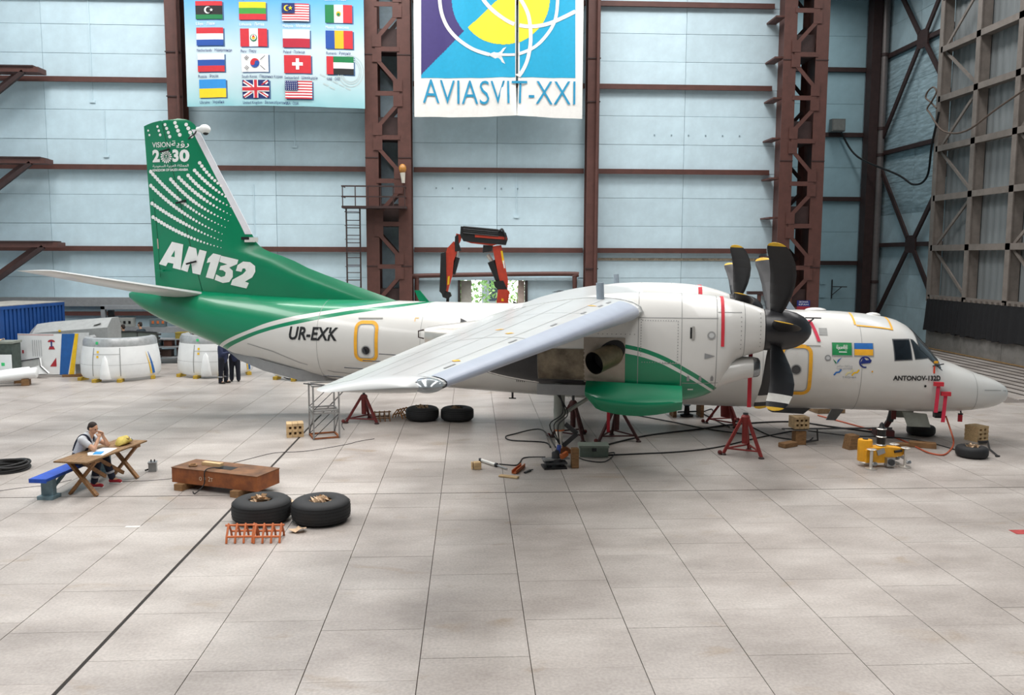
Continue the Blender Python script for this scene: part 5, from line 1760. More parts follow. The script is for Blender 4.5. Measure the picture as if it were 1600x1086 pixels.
def lband(pts, w, name):
    P = smooth_path([(x, y, 0) for x, y in pts], 10)
    P = [p for p in P if abs(p.x - 807.5) > 1.0]
    L_ = P
    seg, segs = [], []
    for p in L_:
        if seg and (seg[-1].x - 807.5) * (p.x - 807.5) < 0:
            segs.append(seg)
            seg = []
        seg.append(p)
    segs.append(seg)
    mb = MB()
    for sg_ in segs:
        if len(sg_) < 2: continue
        vs = []
        n = len(sg_)
        for i in range(n):
            t = (sg_[min(i + 1, n - 1)] - sg_[max(i - 1, 0)]).normalized()
            q = Vector((-t.y, t.x, 0)) * w / 2
            for e in (sg_[i] + q, sg_[i] - q): vs.append(lmap(*lpx(e.x, e.y), .024))
        mb.add(vs, [(2 * i, 2 * i + 1, 2 * i + 3, 2 * i + 2) for i in range(n - 1)])
    return mb.build(name, LC['wh'], lb, 60)


lband([(687, -60), (687, 0), (694, 32), (710, 56), (735, 75), (765, 86)], 5.5, 'orbit_line')
lband([(780, 86.5), (806, 86)], 4, 'orbit_line')
lband([(809, 85), (832, 76), (850, 60), (866, 35), (871, 5), (870, -30), (860, -60)], 5, 'orbit_line')
lband([(752, -10), (757, 2), (775, 21), (800, 36), (825, 42), (850, 39), (875, 30), (899, 18)], 6, 'orbit_line')
lband([(800, -20), (814, 2), (824, 22), (828, 45), (828, 70), (823, 95), (815, 112), (806, 124)], 6, 'orbit_line')
MB().add([lmap(*lpx(x, y), .034) for x, y in ((762, 86), (792, 74), (783, 86.5), (790, 101))], [(0, 1, 2), (0, 2, 3)]).build('arrow_head', LC['wh'], lb, 0)
vs, fs = text2d('AVIASVIT-XXI', 1.0, offset=-.008)
x1_ = max(v[0] for v in vs)
x0_ = min(v[0] for v in vs)
yy1 = max(v[1] for v in vs)
a0, b0 = lpx(661, 161)
a1, b1 = lpx(899, 127)
MB().add([lmap(a0 + (x - x0_) / (x1_ - x0_) * (a1 - a0), b0 + y / yy1 * (b1 - b0) - .006 * math.sin(PI * (x - x0_) / (x1_ - x0_)), .032) for x, y in vs], fs).build('banner_lettering', LC['te'], lb, 0)
# ------------------------------------------------------------------ GROUND EQUIPMENT
def F(px, py, z=0.0):
    p = on_floor(px, py, z)
    return Vector((p.x, p.y, z))


# --- tyres with packing paper in the hub
def tyre_mesh(R, W, treads):
    prof = []
    n = 22
    hw = W / 2
    rb = R * .36
    for k in range(n + 1):
        a = PI * k / n
        x, y = math.cos(a), math.sin(a)
        rr_ = rb + (R - rb) * (abs(y) ** .5)
        zz_ = hw * math.copysign(abs(x) ** .62, x)
        prof.append((rr_, zz_ + hw))
    prof = [(rb, W * .86)] + [(rb + .02, W * .93)] + prof[1:-1] + [(rb + .02, W * .07), (rb, W * .14)]
    out = []
    for r, z in prof:
        out.append((r, z))
    mb = MB().lathe(out + [out[0]], 56)
    me = mb.mesh('tyre', M_rubber, 50)
    grooves = MB()
    for q in treads:
        z = W * q
        grooves.lathe([(R * 1.0015, z - .008), (R * 1.004, z), (R * 1.0015, z + .008)], 56)
    return me


def paper_mesh(r, z, seed):
    rnd = random.Random(seed)
    mb = MB()
    for k in range(26):
        a, q = rnd.uniform(0, 2 * PI), rnd.uniform(.2, 1) * r * .8
        c = Vector((q * math.cos(a), q * math.sin(a), z + rnd.uniform(-.03, .05)))
        u = Vector((rnd.uniform(-1, 1), rnd.uniform(-1, 1), rnd.uniform(-.6, .9))).normalized() * rnd.uniform(.05, .11)
        w = u.orthogonal().normalized() * rnd.uniform(.04, .08)
        m_ = c + u.cross(w).normalized() * .03
        mb.add([c - u - w, c + u - w * .6, c + u * .8 + w, c - u * .7 + w, m_], [(0, 1, 4), (1, 2, 4), (2, 3, 4), (3, 0, 4)])
    return mb.mesh('packing_paper', M_paper, 0)


T_main, T_nose = tyre_mesh(.525, .42, ()), tyre_mesh(.36, .27, ())
M_groovet = mat('tread_groove', '#0C0C0D', .9)


def tyre(px, py, R, W, label, seed, group):
    p = F(px, py)
    t = thing('aircraft_tyre', label, 'tyre', p, random.uniform(0, 6), group)
    link('tyre_casing', T_main if R > .5 else T_nose, t)
    link('packing_paper', paper_mesh(R * .38, W * .84, seed), t)
    MB().lathe([(R * .10, W * .3), (R * .37, W * .3), (R * .37, W * .72), (R * .10, W * .72), (R * .10, W * .3)], 24).build('hub', M_dsteel, t, 40)
    if R > .5:
        for q in (.22, .36, .5, .64, .78):
            z = W * q
            x_ = 1 - abs(q - .5) ** 4 * 1.2
            MB().lathe([(R * x_ * .995, z - .007), (R * x_ * 1.004, z), (R * x_ * .995, z + .007)], 48).build('tread_groove', M_groovet, t, 0)
    return t


tyre(409.5, 812, .525, .42, 'large ribbed tyre lying flat beside the rusty steel box, behind the orange chocks', 1, 'main wheel tyres')
tyre(502, 813, .525, .42, 'large ribbed tyre lying flat next to a scrap of paper, touching its twin', 2, 'main wheel tyres')
tyre(660, 655.5, .525, .42, 'black tyre lying flat behind the wing tip, beside the brown chock', 3, 'main wheel tyres').scale = (.92, .92, .92)
tyre(714.5, 656, .525, .42, 'black tyre lying flat behind the wing, the one nearer the main gear', 4, 'main wheel tyres').scale = (.92, .92, .92)
tyre(1438.5, 679, .36, .27, 'small nose wheel tyre lying flat right behind the nose leg', 5, 'nose wheel tyres')
tyre(1518, 713.5, .36, .27, 'small nose wheel tyre lying flat below the slotted wooden crate', 6, 'nose wheel tyres')


# scraps of paper between the tyres
def scrap(px, py, r, label, seed, n=7, name='paper_scrap'):
    rnd = random.Random(seed)
    mb = MB()
    N = 10
    vs = []
    for i in range(N):
        a = 2 * PI * i / N
        q = r * rnd.uniform(.6, 1.2)
        vs.append((q * math.cos(a), q * .7 * math.sin(a), rnd.uniform(.005, .10)))
    vs.append((0, 0, .06))
    mb.add(vs, [(i, (i + 1) % N, N) for i in range(N)])
    vs2 = [(x, y, z + .004) for x, y, z in vs]
    mb.add(vs2, [(i, (i + 1) % N, N) for i in range(N)])
    return tag(mb.build(name, M_paper, None, 0, F(px, py)), label, 'paper')


scrap(468, 831, .16, 'crumpled scrap of brown paper in front of the ribbed tyres', 3)
scrap(455, 790, .30, 'large crumpled sheet of brown paper wedged behind the two ribbed tyres', 4)


# --- wheel chocks of welded tube
def chock(px, py, rz, m, label, w=.42, h=.27, d=.30):
    t = thing('wheel_chock', label, 'wheel chock', F(px, py), rz, 'tube wheel chocks')
    r = .019
    MB().tube([(-w / 2 - .05, 0, h * .92), (w / 2 + .05, 0, h * .92)], r, 8).build('top_bar', m, t)
    MB().tube([(-w / 2, -d / 2, .10), (w / 2, -d / 2, .10)], r, 8).build('lower_bar', m, t)
    MB().tube([(-w / 2, d / 2, .10), (w / 2, d / 2, .10)], r, 8).build('lower_bar', m, t)
    for i in range(4):
        x = -w / 2 + w * i / 3
        MB().tube([(x, -d / 2 - .04, 0), (x, -d / 2, .10), (x, 0, h), (x, d / 2, .10), (x, d / 2 + .04, 0)], r, 8).build('rib', m, t)
    return t


chock(378, 843, .04, M_orange, 'orange tubular wheel chock in front of a ribbed tyre, the one with a projecting pin')
chock(420.5, 843, .02, M_orange, 'orange tubular wheel chock leaning against its twin by the ribbed tyres')
chock(597, 657, .2, mat('brown_chock', '#7A5B3C', .6), 'dull brown tubular chock beside the tail jack foot')
chock(628, 652, 1.0, mat('tan_chock', '#A8743C', .6), 'tan tubular chock leaning on the black tyre behind the wing')


# --- slotted wooden crates
def crate(px, py, w, d, h, rows, cols, rz, label, z=0.0, m=M_wood):
    q0 = F(px, py)
    t = thing('slotted_crate', label, 'crate', (q0.x, q0.y, z), rz, 'slotted wooden crates')
    # built of boards and blocks so that the slots are real openings
    n = rows
    hb_ = h / (2 * n + 1)
    for i in range(n + 1):
        z0 = i * 2 * hb_
        for j in range(3):
            MB().mm((-w / 2 + j * w / 3 + .004, -d / 2, z0), (-w / 2 + (j + 1) * w / 3 - .004, d / 2, z0 + hb_)).build('board', m, t, 0)
    for i in range(n):
        z0 = (2 * i + 1) * hb_
        bw = w / (2 * cols + 1)
        for j in range(cols + 1):
            x0 = -w / 2 + 2 * j * bw
            MB().mm((x0, -d / 2 + .01, z0), (x0 + bw, d / 2 - .01, z0 + hb_)).build('spacer_block', m, t, 0)
    return t


crate(461, 681, .44, .40, .36, 2, 3, .25, 'pale slotted wooden crate beside the welded frame stand')
crate(1525, 688, .40, .40, .40, 3, 2, .35, 'pale slotted wooden crate standing behind the nose wheel tyre')


def block(px, py, size, rz, label, m=M_wooddk, z=0.0, name='timber_block', cat='timber', shape=None):
    w, d, h = size
    if shape == 'wedge':
        mb = MB().prism([(-w / 2, 0), (w / 2, 0), (w * .34, h), (-w * .3, h * .97)], lambda u, v, q: (u, q, v), -d / 2, d / 2)
    else:
        mb = MB()
        c = .012
        mb.loft([[(-w / 2 + k, -d / 2 + k, zz_), (w / 2 - k, -d / 2 + k, zz_), (w / 2 - k, d / 2 - k, zz_), (-w / 2 + k, d / 2 - k, zz_)] for k, zz_ in ((c, 0), (0, c), (0, h - c), (c, h))])
    return tag(mb.build(name, m, None, 0, F(px, py, z), rz), label, cat)


# post and pallet stack below the cabin door
block(1248, 694, (.28, .22, .36), .1, 'upright brown timber post under the slotted crate beneath the cabin door')
block(1231, 698, (.46, .22, .12), .5, 'short brown timber lying at the foot of the upright post')
MB_t = thing('tow_bar', 'grey steel tow bar with bent black handle resting on timber posts', 'tow bar')
pA, pB = F(1215, 676), F(1270, 677)
y_ = F(1248, 694).y
zt_ = .37
xA, xB = F(1228, 694).x - .25, F(1395, 694).x
MB().tube([(F(1248, 694).x - .45, y_, zt_ + .03), (F(1395, 694).x, y_ - .0, zt_ + .03)], .022, 8).build('bar', M_dsteel, MB_t)
MB().mm((F(1248, 694).x - .4, y_ - .1, zt_), (F(1248, 694).x + .45, y_ + .1, zt_ + .02)).build('bar_plate', M_galv, MB_t, 0)
MB().tube([(F(1248, 694).x + .43, y_ - .08, zt_ + .03), (F(1248, 694).x + .45, y_ - .1, .12), (F(1248, 694).x + .15, y_ - .1, .08)], .025, 8).build('handle', M_black, MB_t)
crate(1247, 694, .40, .34, .30, 2, 3, .08, 'dusty slotted crate lifted on a timber post under the cabin door', z=.43, m=mat('dusty_timber', '#B49A74', .8, var=.2))
block(1330, 701, (.34, .26, .36), .25, 'tapered brown timber stand under the tow bar, near the yellow machine', shape='wedge')
block(1408, 699, (.34, .2, .11), .05, 'brown timber block under the nose leg fork')
block(1441, 699, (.62, .2, .14), -.45, 'long squared timber baulk lying beside the nose leg', M_wooddk)
block(1198, 634.5, (.5, .6, .14), .1, 'timber pallet piece half hidden behind the lower propeller blades') if False else None
block(1290, 643, (.9, .7, .16), .1, 'low wooden pallet standing behind the belly aerial', mat('pallet_timber', '#8C7355', .85, var=.2))

# --- welded frame stand: two cubes, one on the other
p = F(507, 682)
t = thing('frame_stand', 'welded grey steel frame stand of two stacked cubes near the wing tip', 'stand', p, .35)
W_, Hc = .66, .70
for lv in (0, 1):
    z0, z1 = lv * (Hc + .02), lv * (Hc + .02) + Hc
    m = M_galv
    for sx in (-1, 1):
        for sy in (-1, 1):
            MB().mm((sx * W_ / 2 - .02, sy * W_ / 2 - .02, z0), (sx * W_ / 2 + .02, sy * W_ / 2 + .02, z1)).build('post', m, t, 0)
    for zz_ in (z0 + .03, z1 - .02):
        for s2 in (-1, 1):
            MB().mm((-W_ / 2, s2 * W_ / 2 - .02, zz_ - .02), (W_ / 2, s2 * W_ / 2 + .02, zz_ + .02)).build('rail', M_rust if zz_ < .1 else m, t, 0)
            MB().mm((s2 * W_ / 2 - .02, -W_ / 2, zz_ - .02), (s2 * W_ / 2 + .02, W_ / 2, zz_ + .02)).build('rail', M_rust if zz_ < .1 else m, t, 0)
    for s2 in (-1, 1):
        MB().beam((-W_ / 2, s2 * W_ / 2, z0 + .05), (W_ / 2, s2 * W_ / 2, z1 - .05), .016, .016).build('cross_brace', M_dsteel, t, 0)
        if lv == 0: MB().beam((s2 * W_ / 2, W_ / 2, z0 + .05), (s2 * W_ / 2, -W_ / 2, z1 - .05), .016, .016).build('cross_brace', M_dsteel, t, 0)


# --- tripod jacks
def jack(p, h, label, rz, m=M_jack, spread=.55, top=None, wheels=True, body=.07):
    t = thing('tripod_jack', label, 'jack', p, rz, 'tripod jacks under the aircraft')
    top = top or h + .15
    MB().lathe([(.001, h * .28), (body, h * .28), (body * 1.1, h * .8), (body * 1.5, h * .86), (body * 1.5, h * .95), (body * .9, h), (.001, h)], 16).build('cylinder', m, t, 40)
    MB().cyl((0, 0, h * .98), (0, 0, top), body * .55, n=12).build('ram', M_dsteel, t)
    MB().lathe([(.001, top - .04), (body * .9, top - .04), (body * .9, top), (.001, top)], 12).build('jack_pad', M_dsteel, t, 40)
    feet = []
    for k in range(3):
        a = 2 * PI * k / 3 + .5
        f = Vector((spread * math.cos(a), spread * math.sin(a), .03))
        feet.append(f)
        MB().beam((.08 * math.cos(a), .08 * math.sin(a), h * .9), f, .06, .065).build('leg', m, t, 0)
        MB().lathe([(.001, -.03), (.07, -.03), (.07, -.01), (.03, .02), (.001, .02)], 12, 0, Matrix.Translation(f)).build('foot', M_brownd, t, 40)
        if wheels and k < 2:
            MB().ball((f.x * 1.16, f.y * 1.16, .06), (.055, .055, .055), 10).build('castor', M_jack, t)
    for k in range(3):
        a, b = feet[k] * .86, feet[(k + 1) % 3] * .86
        a.z = b.z = h * .16
        MB().beam(a, b, .03, .035).build('stretcher', m, t, 0)
    return t


def under(px, py): return F(px, py)


jack(F(569, 659), .80, 'dark red tripod jack under the rear fuselage, beside the frame stand', .9, spread=.52, top=1.08)
jack(F(895, 684), 1.0, 'dark red tripod jack right behind the main gear leg', .4, mat('jack_maroon', '#4A201E', .6, var=.2), spread=.55, top=1.45)
jack(F(963, 687), .95, 'dark maroon tripod jack with red ribbon under the green gear door', 1.1, MATS['jack_maroon'], spread=.60, top=1.2)
jack(F(1134, 663), .80, 'stout red tripod jack under the cabin behind the propeller', .2, M_jackb, spread=.55, top=.80, body=.15)
jack(F(1163, 710), .98, 'bright red tripod jack standing free below the propeller', .55, M_jackb, spread=.52, top=1.02)
rb = F(950, 690)
tag(MB().mm((rb.x - .04, rb.y - .01, .25), (rb.x + .04, rb.y + .01, .95)).build('warning_ribbon', M_red, None, 0), 'red warning ribbon hanging from the maroon jack', 'ribbon')

so = on_y(1178, 459, YW - .9)
t = thing('pipe_stand', 'brown T-shaped pipe stand by the wall behind the far propeller', 'stand', (so.x, YW - 1.6, 0))
MB().cyl((0, 0, 0), (0, 0, so.z), .09, n=10).build('stand_post', M_brown, t)
MB().mm((-.55, -.12, so.z), (.6, .12, so.z + .14)).build('stand_head', M_brownd, t, 0)
MB().mm((-.2, -.2, 0), (.2, .2, .03)).build('stand_base', M_brownd, t, 0)
# --- pad, clamps and clutter at the main gear
p = F(868, 730)
t = thing('bottle_jack', 'squat steel jack with rubber pads under the main gear leg', 'jack', p, .1)
MB().mm((-.30, -.22, 0), (.22, .2, .04)).build('rubber_pad', M_black, t, 0)
MB().mm((-.26, -.18, .10), (.24, .2, .14)).build('base_plate', M_dsteel, t, 0)
for sx in (-.15, .12):
    for sy in (-.1, .1):
        MB().cyl((sx, sy, .03), (sx, sy, .11), .04, n=10).build('pad_foot', M_black, t)
MB().lathe([(.14, .14), (.14, .20), (.09, .22), (.09, .34), (.06, .36), (.001, .36)], 16).build('jack_cylinder', M_dsteel, t, 40)
MB().beam((-.3, -.05, .2), (.3, .05, .2), .22, .03).build('cradle', M_galv, t, 0)
MB().beam((.1, -.12, .26), (.26, -.02, .32), .07, .1).build('orange_clamp', M_orange, t, 0)
MB().cyl((.08, .1, .30), (.10, .1, .48), .05, n=10).build('blue_valve', mat('valve_blue', '#3C54A8', .5), t)
block(898, 731, (.16, .14, .46), .1, 'upright squared timber standing beside the bottle jack', M_wooddk)
block(745.5, 733, (.16, .15, .17), .2, 'small cube of timber lying next to the hydraulic ram', M_wood)
block(737.5, 733, (.03, .12, .17), .1, 'thin stick of timber standing by the small timber cube', M_wood)
block(795, 746, (.44, .13, .04), -.45, 'flat timber board lying in front of the orange angle bracket', M_wood)
a, b = F(752, 722), F(792, 735)
t = thing('hydraulic_ram', 'chrome hydraulic ram lying on the floor with its black hose', 'tool', (a.x, a.y, .045))
d_ = b - a
MB().cyl((0, 0, 0), (d_.x * .6, d_.y * .6, 0), .042, n=14).build('ram_barrel', M_chrome, t)
MB().cyl((d_.x * .6, d_.y * .6, 0), (d_.x, d_.y, -.01), .018, n=10).build('ram_rod', M_steel, t)
MB().cyl((-.06, 0, 0), (.0, 0, 0), .05, n=12).build('end_fitting', M_dsteel, t)
MB().cyl((d_.x * .57, d_.y * .57, 0), (d_.x * .62, d_.y * .62, 0), .05, n=12).build('gland_nut', M_dsteel, t)
a, b = F(803, 741), F(817, 730)
t = thing('angle_bracket', 'orange steel angle bracket lying on the floor near the timber board', 'bracket', (a.x, a.y, 0))
d_ = b - a
n_ = Vector((d_.y, -d_.x, 0)).normalized() * .05
MB().beam(Vector((0, 0, .02)), Vector((d_.x, d_.y, .02)), .11, .02).build('base_flange', M_orange, t, 0)
MB().beam(n_ * .9 + Vector((0, 0, .05)), n_ * .9 + Vector((d_.x, d_.y, .05)), .02, .08).build('upright_flange', M_orange, t, 0)
MB().beam(-n_ * .9 + Vector((0, 0, .05)), -n_ * .9 + Vector((d_.x, d_.y, .05)), .02, .08).build('upright_flange', M_orange, t, 0)
a, b = F(820, 740), F(829, 736)
tag(MB().beam(a + Vector((0, 0, .02)), b + Vector((0, 0, .02)), .05, .035).tube([b + Vector((0, 0, .025)), b + Vector((.06, .02, .03))], .012, 6).build('hand_tool', M_dsteel), 'small dark hand tool lying right of the orange bracket', 'tool')
# grey pump box with lid
p = F(927, 711)
t = thing('pump_box', 'low grey-green metal pump box with cables beside the maroon jacks', 'equipment box', p, -.05)
MB().mm((-.34, -.2, 0), (.34, .2, .22)).build('box_body', mat('pump_grey_green', '#7F8B7F', .5, var=.1), t, 0)
MB().mm((-.36, -.22, .22), (.36, .22, .27)).build('box_lid', mat('pump_lid', '#95A094', .5), t, 0)
MB().mm((-.05, -.24, .14), (.05, -.2, .22)).build('latch', M_dsteel, t, 0)
# rust-brown wedge at the gear
a = F(884, 712)
tag(MB().prism([(-.2, 0), (.28, 0), (-.18, .3)], lambda u, v, q: (a.x + u, a.y + .3 + q, v), -.08, .08).build('steel_wedge', M_rust, None, 0), 'rust-orange steel wedge between gear leg and maroon jack', 'wedge')
# timber trestle with jack in the shade
p = F(1073, 650)
t = thing('timber_trestle', 'brown timber trestle with a dark screw jack in the shade under the cabin', 'trestle', p)
for sx in (-.42, .40):
    MB().mm((sx - .05, -.25, 0), (sx + .05, .25, .52)).build('trestle_leg', M_wooddk, t, 0)
MB().mm((-.5, -.28, .52), (.48, .28, .62)).build('trestle_top', mat('trestle_orange_timber', '#8C5A35', .8), t, 0)
MB().lathe([(.2, 0), (.2, .05), (.09, .08), (.07, .3), (.12, .34), (.001, .34)], 14).build('screw_jack', M_black, t, 40)
MB().beam((-.28, 0, .12), (.3, 0, .14), .05, .04).build('jack_lever', M_black, t, 0)

# --- yellow lifting machine
p = F(1376, 728)
t = thing('vacuum_lifter', 'bright yellow machine with chrome adjusters and a black upright cylinder', 'machine', p, .1)
Y = M_yellow
MB().prism([(-.45, .12), (.10, .10), (.16, .22), (.42, .25), (.5, .32), (.46, .42), (.1, .46), (-.30, .46), (-.45, .40)], lambda u, v, d: (u, d, v), -.14, .14).build('machine_body', Y, t, 30)
MB().lathe([(.001, .12), (.155, .12), (.16, .16), (.16, .58), (.15, .61), (.001, .62)], 24, 0, Matrix.Translation((-.36, .08, 0))).build('drum', Y, t, 40)
MB().lathe([(.06, .62), (.06, .635), (.001, .635)], 12, 0, Matrix.Translation((-.36, .08, 0))).build('drum_cap', M_dsteel, t, 40)
MB().lathe([(.001, .44), (.095, .44), (.095, .86), (.06, .90), (.05, .95), (.02, 1.0), (.001, 1.0)], 20, 0, Matrix.Translation((.02, .06, 0))).build('black_cylinder', M_black, t, 40)
for z in (.47, .66, .84):
    MB().lathe([(.10, z), (.115, z + .01), (.10, z + .03)], 20, 0, Matrix.Translation((.02, .06, 0))).build('steel_band', M_chrome, t, 40)
for sx, sy in ((-.38, -.22), (.48, -.18), (.46, .22), (-.2, .28)):
    MB().lathe([(.001, .0), (.13, .0), (.13, .02), (.05, .04), (.035, .05), (.035, .42), (.001, .42)], 18, 0, Matrix.Translation((sx, sy, 0))).build('adjuster_foot', M_chrome, t, 40)
    MB().lathe([(.09, .44), (.11, .45), (.09, .46), (.02, .455), (.09, .44)], 18, 0, Matrix.Translation((sx, sy, 0))).build('handwheel', M_chrome, t, 40)
    MB().beam((sx, sy, .2), (sx * .8, sy * .4, .26), .05, .06).build('outrigger', M_steel, t, 0)
    MB().ball((sx + .07, sy - .03, .12), (.07, .05, .05), 8).build('clamp_casting', M_steel, t)
MB().mm((.0, -.24, .04), (.2, -.12, .24)).build('motor_block', M_steel, t, 0)
MB().cyl((.10, -.25, .14), (.1, -.28, .14), .07, n=14).build('motor_cover', M_dsteel, t)
MB().cyl((.22, -.16, .36), (.4, -.16, .38), .03, n=10).build('black_hose_end', M_black, t)
MB().beam((-.2, -.15, .34), (-.02, -.15, .40), .03, .12).build('steel_lever', M_steel, t, 0)
# black clip tool by the nose tyre
a, b = F(1534, 694), F(1559, 714)
tag(MB().tube([a + Vector((0, 0, .05)), a + Vector((.12, -.05, .09)), (a + b) / 2 + Vector((0, 0, .03)), b + Vector((0, 0, .02))], .022, 7).beam(a + Vector((-.08, .02, .05)), a + Vector((.1, -.02, .06)), .12, .05).beam(b + Vector((-.05, 0, .02)), b + Vector((.05, .02, .02)), .05, .03).build('tow_shackle', M_dsteel), 'dark steel shackle tool lying right of the nose wheel tyre', 'tool')


# --- cables and hoses on the floor
def cable(pts, r, label, m=M_cable, name='floor_cable', cat='cable', n=7):
    r *= .8
    P = []
    for q in pts:
        z = q[2] if len(q) > 2 else 0
        p = F(q[0], q[1], z)
        P.append((p.x, p.y, z + r))
    return tag(MB().tube(smooth_path(P, 8), r, n).build(name, m), label, cat)


cable([(868, 700, .5), (845, 672, .1), (800, 680), (790, 684), (800, 689), (850, 692), (860, 700)], .022, 'black cable looping out left of the main gear leg')
cable([(852, 715, .06), (820, 716), (812, 724), (805, 728), (780, 726)], .018, 'black hydraulic hose running from the bottle jack to the chrome ram')
cable([(945, 697), (1010, 682), (1090, 672), (1150, 664), (1235, 660), (1300, 668), (1370, 677)], .028, 'thick black cable running under the belly past the red jacks')
cable([(950, 712), (1000, 710), (1060, 707), (1120, 700), (1180, 686), (1240, 674)], .022, 'twisted black cable from the pump box towards the timber post')
cable([(985, 648), (1050, 660), (1110, 672), (1180, 681)], .02, 'thin twisted cable slanting from the maroon jack towards the bright red jack')
cable([(1175, 668), (1205, 682), (1240, 688), (1262, 690), (1270, 685)], .02, 'short black cable curling below the timber post')
cable([(1090, 648), (1112, 640), (1112, 652), (1100, 648), (1115, 656), (1140, 668)], .02, 'black cable coiled beside the timber trestle')
cable([(1262, 674, .3), (1330, 682, .25), (1395, 684, .1), (1450, 692), (1500, 706)], .018, 'black cable passing under the nose towards the nose wheel tyre')
cable([(930, 713), (960, 708), (945, 722), (915, 720), (898, 712)], .016, 'black cable in a loop in front of the pump box')
cable([(1278, 650), (1330, 664), (1372, 676), (1412, 690), (1432, 700), (1452, 709), (1474, 712), (1486, 703), (1490, 692, .15), (1486, 676, .4), (1478, 652, .66)], .026, 'orange hose crossing the floor and rising to the nose', M_hose, 'air_hose', 'hose')
cable([(176, 745), (185, 752), (215, 752), (262, 749), (272, 746)], .006, 'thin grey wire from the table to the rusty box', M_dsteel, 'floor_wire')
cable([(352, 727), (395, 716), (430, 708), (480, 705), (540, 695), (560, 690), (585, 686)], .008, 'thin black wire snaking from the rusty box towards the wing tip', M_cable, 'floor_wire')
cable([(548, 650), (540, 655), (534, 664), (538, 672)], .01, 'thin wire running from the frame stand to the tail jack', M_cable, 'floor_wire')
cable([(-5, 768), (30, 763), (75, 758), (112, 750)], .006, 'thin wire trailing past the blue bench', M_dsteel, 'floor_wire')

# --- coil of black hose at the left edge
p = F(12, 734)
t = thing('hose_coil', 'coil of thick black hose lying on the floor by the blue bench', 'hose', p)
for k in range(9):
    rnd = random.Random(k)
    R_ = .40 - .018 * (k % 3) + rnd.uniform(-.03, .03)
    ox, oy, zz_ = rnd.uniform(-.04, .04), rnd.uniform(-.04, .04), .03 + .035 * (k // 2)
    pts = [(ox + R_ * math.cos(q), oy + R_ * math.sin(q) * 1.0, zz_ + .015 * math.sin(2 * q + k)) for q in [2 * PI * i / 32 for i in range(33)]]
    MB().tube(pts, .026, 8).build('hose_turn', M_cable, t)

# --- rusty steel box on timber
z0 = .13
A_, B_, C_ = F(269, 753, z0), F(402, 769, z0), F(427, 757, z0)
ux, uy = (B_ - A_), (C_ - B_)
rz_ = math.atan2(ux.y, ux.x)
Lx, Ly = ux.length, .72
t = thing('steel_ballast_box', 'rusty orange steel box on timber blocks with painted marks', 'box', (A_.x, A_.y, 0), rz_)
Hx = .30
MB().mm((0, 0, z0), (Lx, Ly, z0 + Hx)).build('box_body', M_rust, t, 0)
MB().mm((-.01, -.01, z0 + Hx), (Lx + .01, Ly + .01, z0 + Hx + .012)).build('top_plate', mat('scuffed_brown_top', '#7A5334', .7, var=.3, scale=3), t, 0)
MB().mm((Lx * .44, .22, z0 + Hx + .008), (Lx * .62, .45, z0 + Hx + .016)).build('top_opening', M_dark, t, 0)
vs_, fs_ = text2d('о = 2т', .14, width=.34)
MB().add([(Lx * .33 + x, -.004, z0 + .10 + y) for x, y in vs_], fs_).build('painted_marks', mat('faded_white_paint', '#CDB9A0', .8), t, 0)
MB().mm((Lx * .22, .35, z0 + Hx + .012), (Lx * .44, .47, z0 + Hx + .075)).build('timber_offcut', M_wood, t, 0)
MB().tube(smooth_path([(Lx * .12, .25, z0 + Hx + .03), (Lx * .16, .15, z0 + Hx + .04), (Lx * .21, .2, z0 + Hx + .03), (Lx * .17, .3, z0 + Hx + .035), (Lx * .12, .25, z0 + Hx + .03)], 6), .018, 7).build('rope_ring', M_wooddk, t)
MB().tube(smooth_path([(Lx * .5, .3, z0 + Hx + .02), (Lx * .43, .1, z0 + Hx + .05), (Lx * .41, -.03, z0 + Hx), (Lx * .41, -.06, z0 + .05), (Lx * .36, -.2, .02), (Lx * .3, -.12, .02)], 8), .012, 7).build('lifting_wire', M_cable, t)
for q in (.12, .78):
    tag(MB().mm((-.10, -.12, 0), (.10, Ly + .05, z0)).build('bearer_block', M_wooddk, None, 0, tuple(Vector((A_.x, A_.y, 0)) + Matrix.Rotation(rz_, 3, 'Z') @ Vector((Lx * q, 0, 0))), rz_), ('brown timber bearer under the %s end of the rusty steel box' % ('table-side' if q < .5 else 'tyre-side')), 'timber')

# --- table, bench, small things on it
TZ = .76
c4 = [F(89, 721, TZ), F(136, 723, TZ), F(230, 688, TZ), F(197, 686, TZ)]
O_ = c4[0]
ex = (c4[2] - c4[1]); Lt = ex.length; ex.normalize()
ey = Vector((-ex.y, ex.x, 0))
Wt = .72
rzt = math.atan2(ex.y, ex.x)
t = thing('trestle_table', 'long worn wooden table on crossed legs', 'table', (c4[1].x, c4[1].y, 0), rzt)
M_plank = mat('weathered_table_plank', '#8A6A46', .7, var=.3, scale=5, stretch=(1.2, 9, 9), rnd=.12)
for k in range(4):
    MB().mm((0, k * Wt / 4 + .003, TZ - .03), (Lt, (k + 1) * Wt / 4 - .003, TZ)).build('plank', M_plank, t, 0)
for x in (.32, Lt - .32):
    MB().beam((x, .05, .01), (x, Wt - .05, TZ - .03), .05, .09, upv=(1, 0, 0)).build('leg', M_woodtab, t, 0)
    MB().beam((x + .055, Wt - .05, .01), (x + .055, .05, TZ - .03), .05, .09, upv=(1, 0, 0)).build('leg', M_woodtab, t, 0)
    MB().mm((x - .05, .02, TZ - .09), (x + .1, Wt - .02, TZ - .03)).build('bearer', M_woodtab, t, 0)
MB().beam((.40, Wt / 2, TZ - .12), (Lt / 2 + .05, Wt / 2, .20), .04, .07).build('brace', M_woodtab, t, 0)
MB().beam((Lt - .35, Wt / 2, .12), (Lt / 2 - .3, Wt / 2, TZ - .06), .04, .07).build('brace', M_woodtab, t, 0)
table_M = Matrix.Translation((c4[1].x, c4[1].y, 0)) @ Matrix.Rotation(rzt, 4, 'Z')


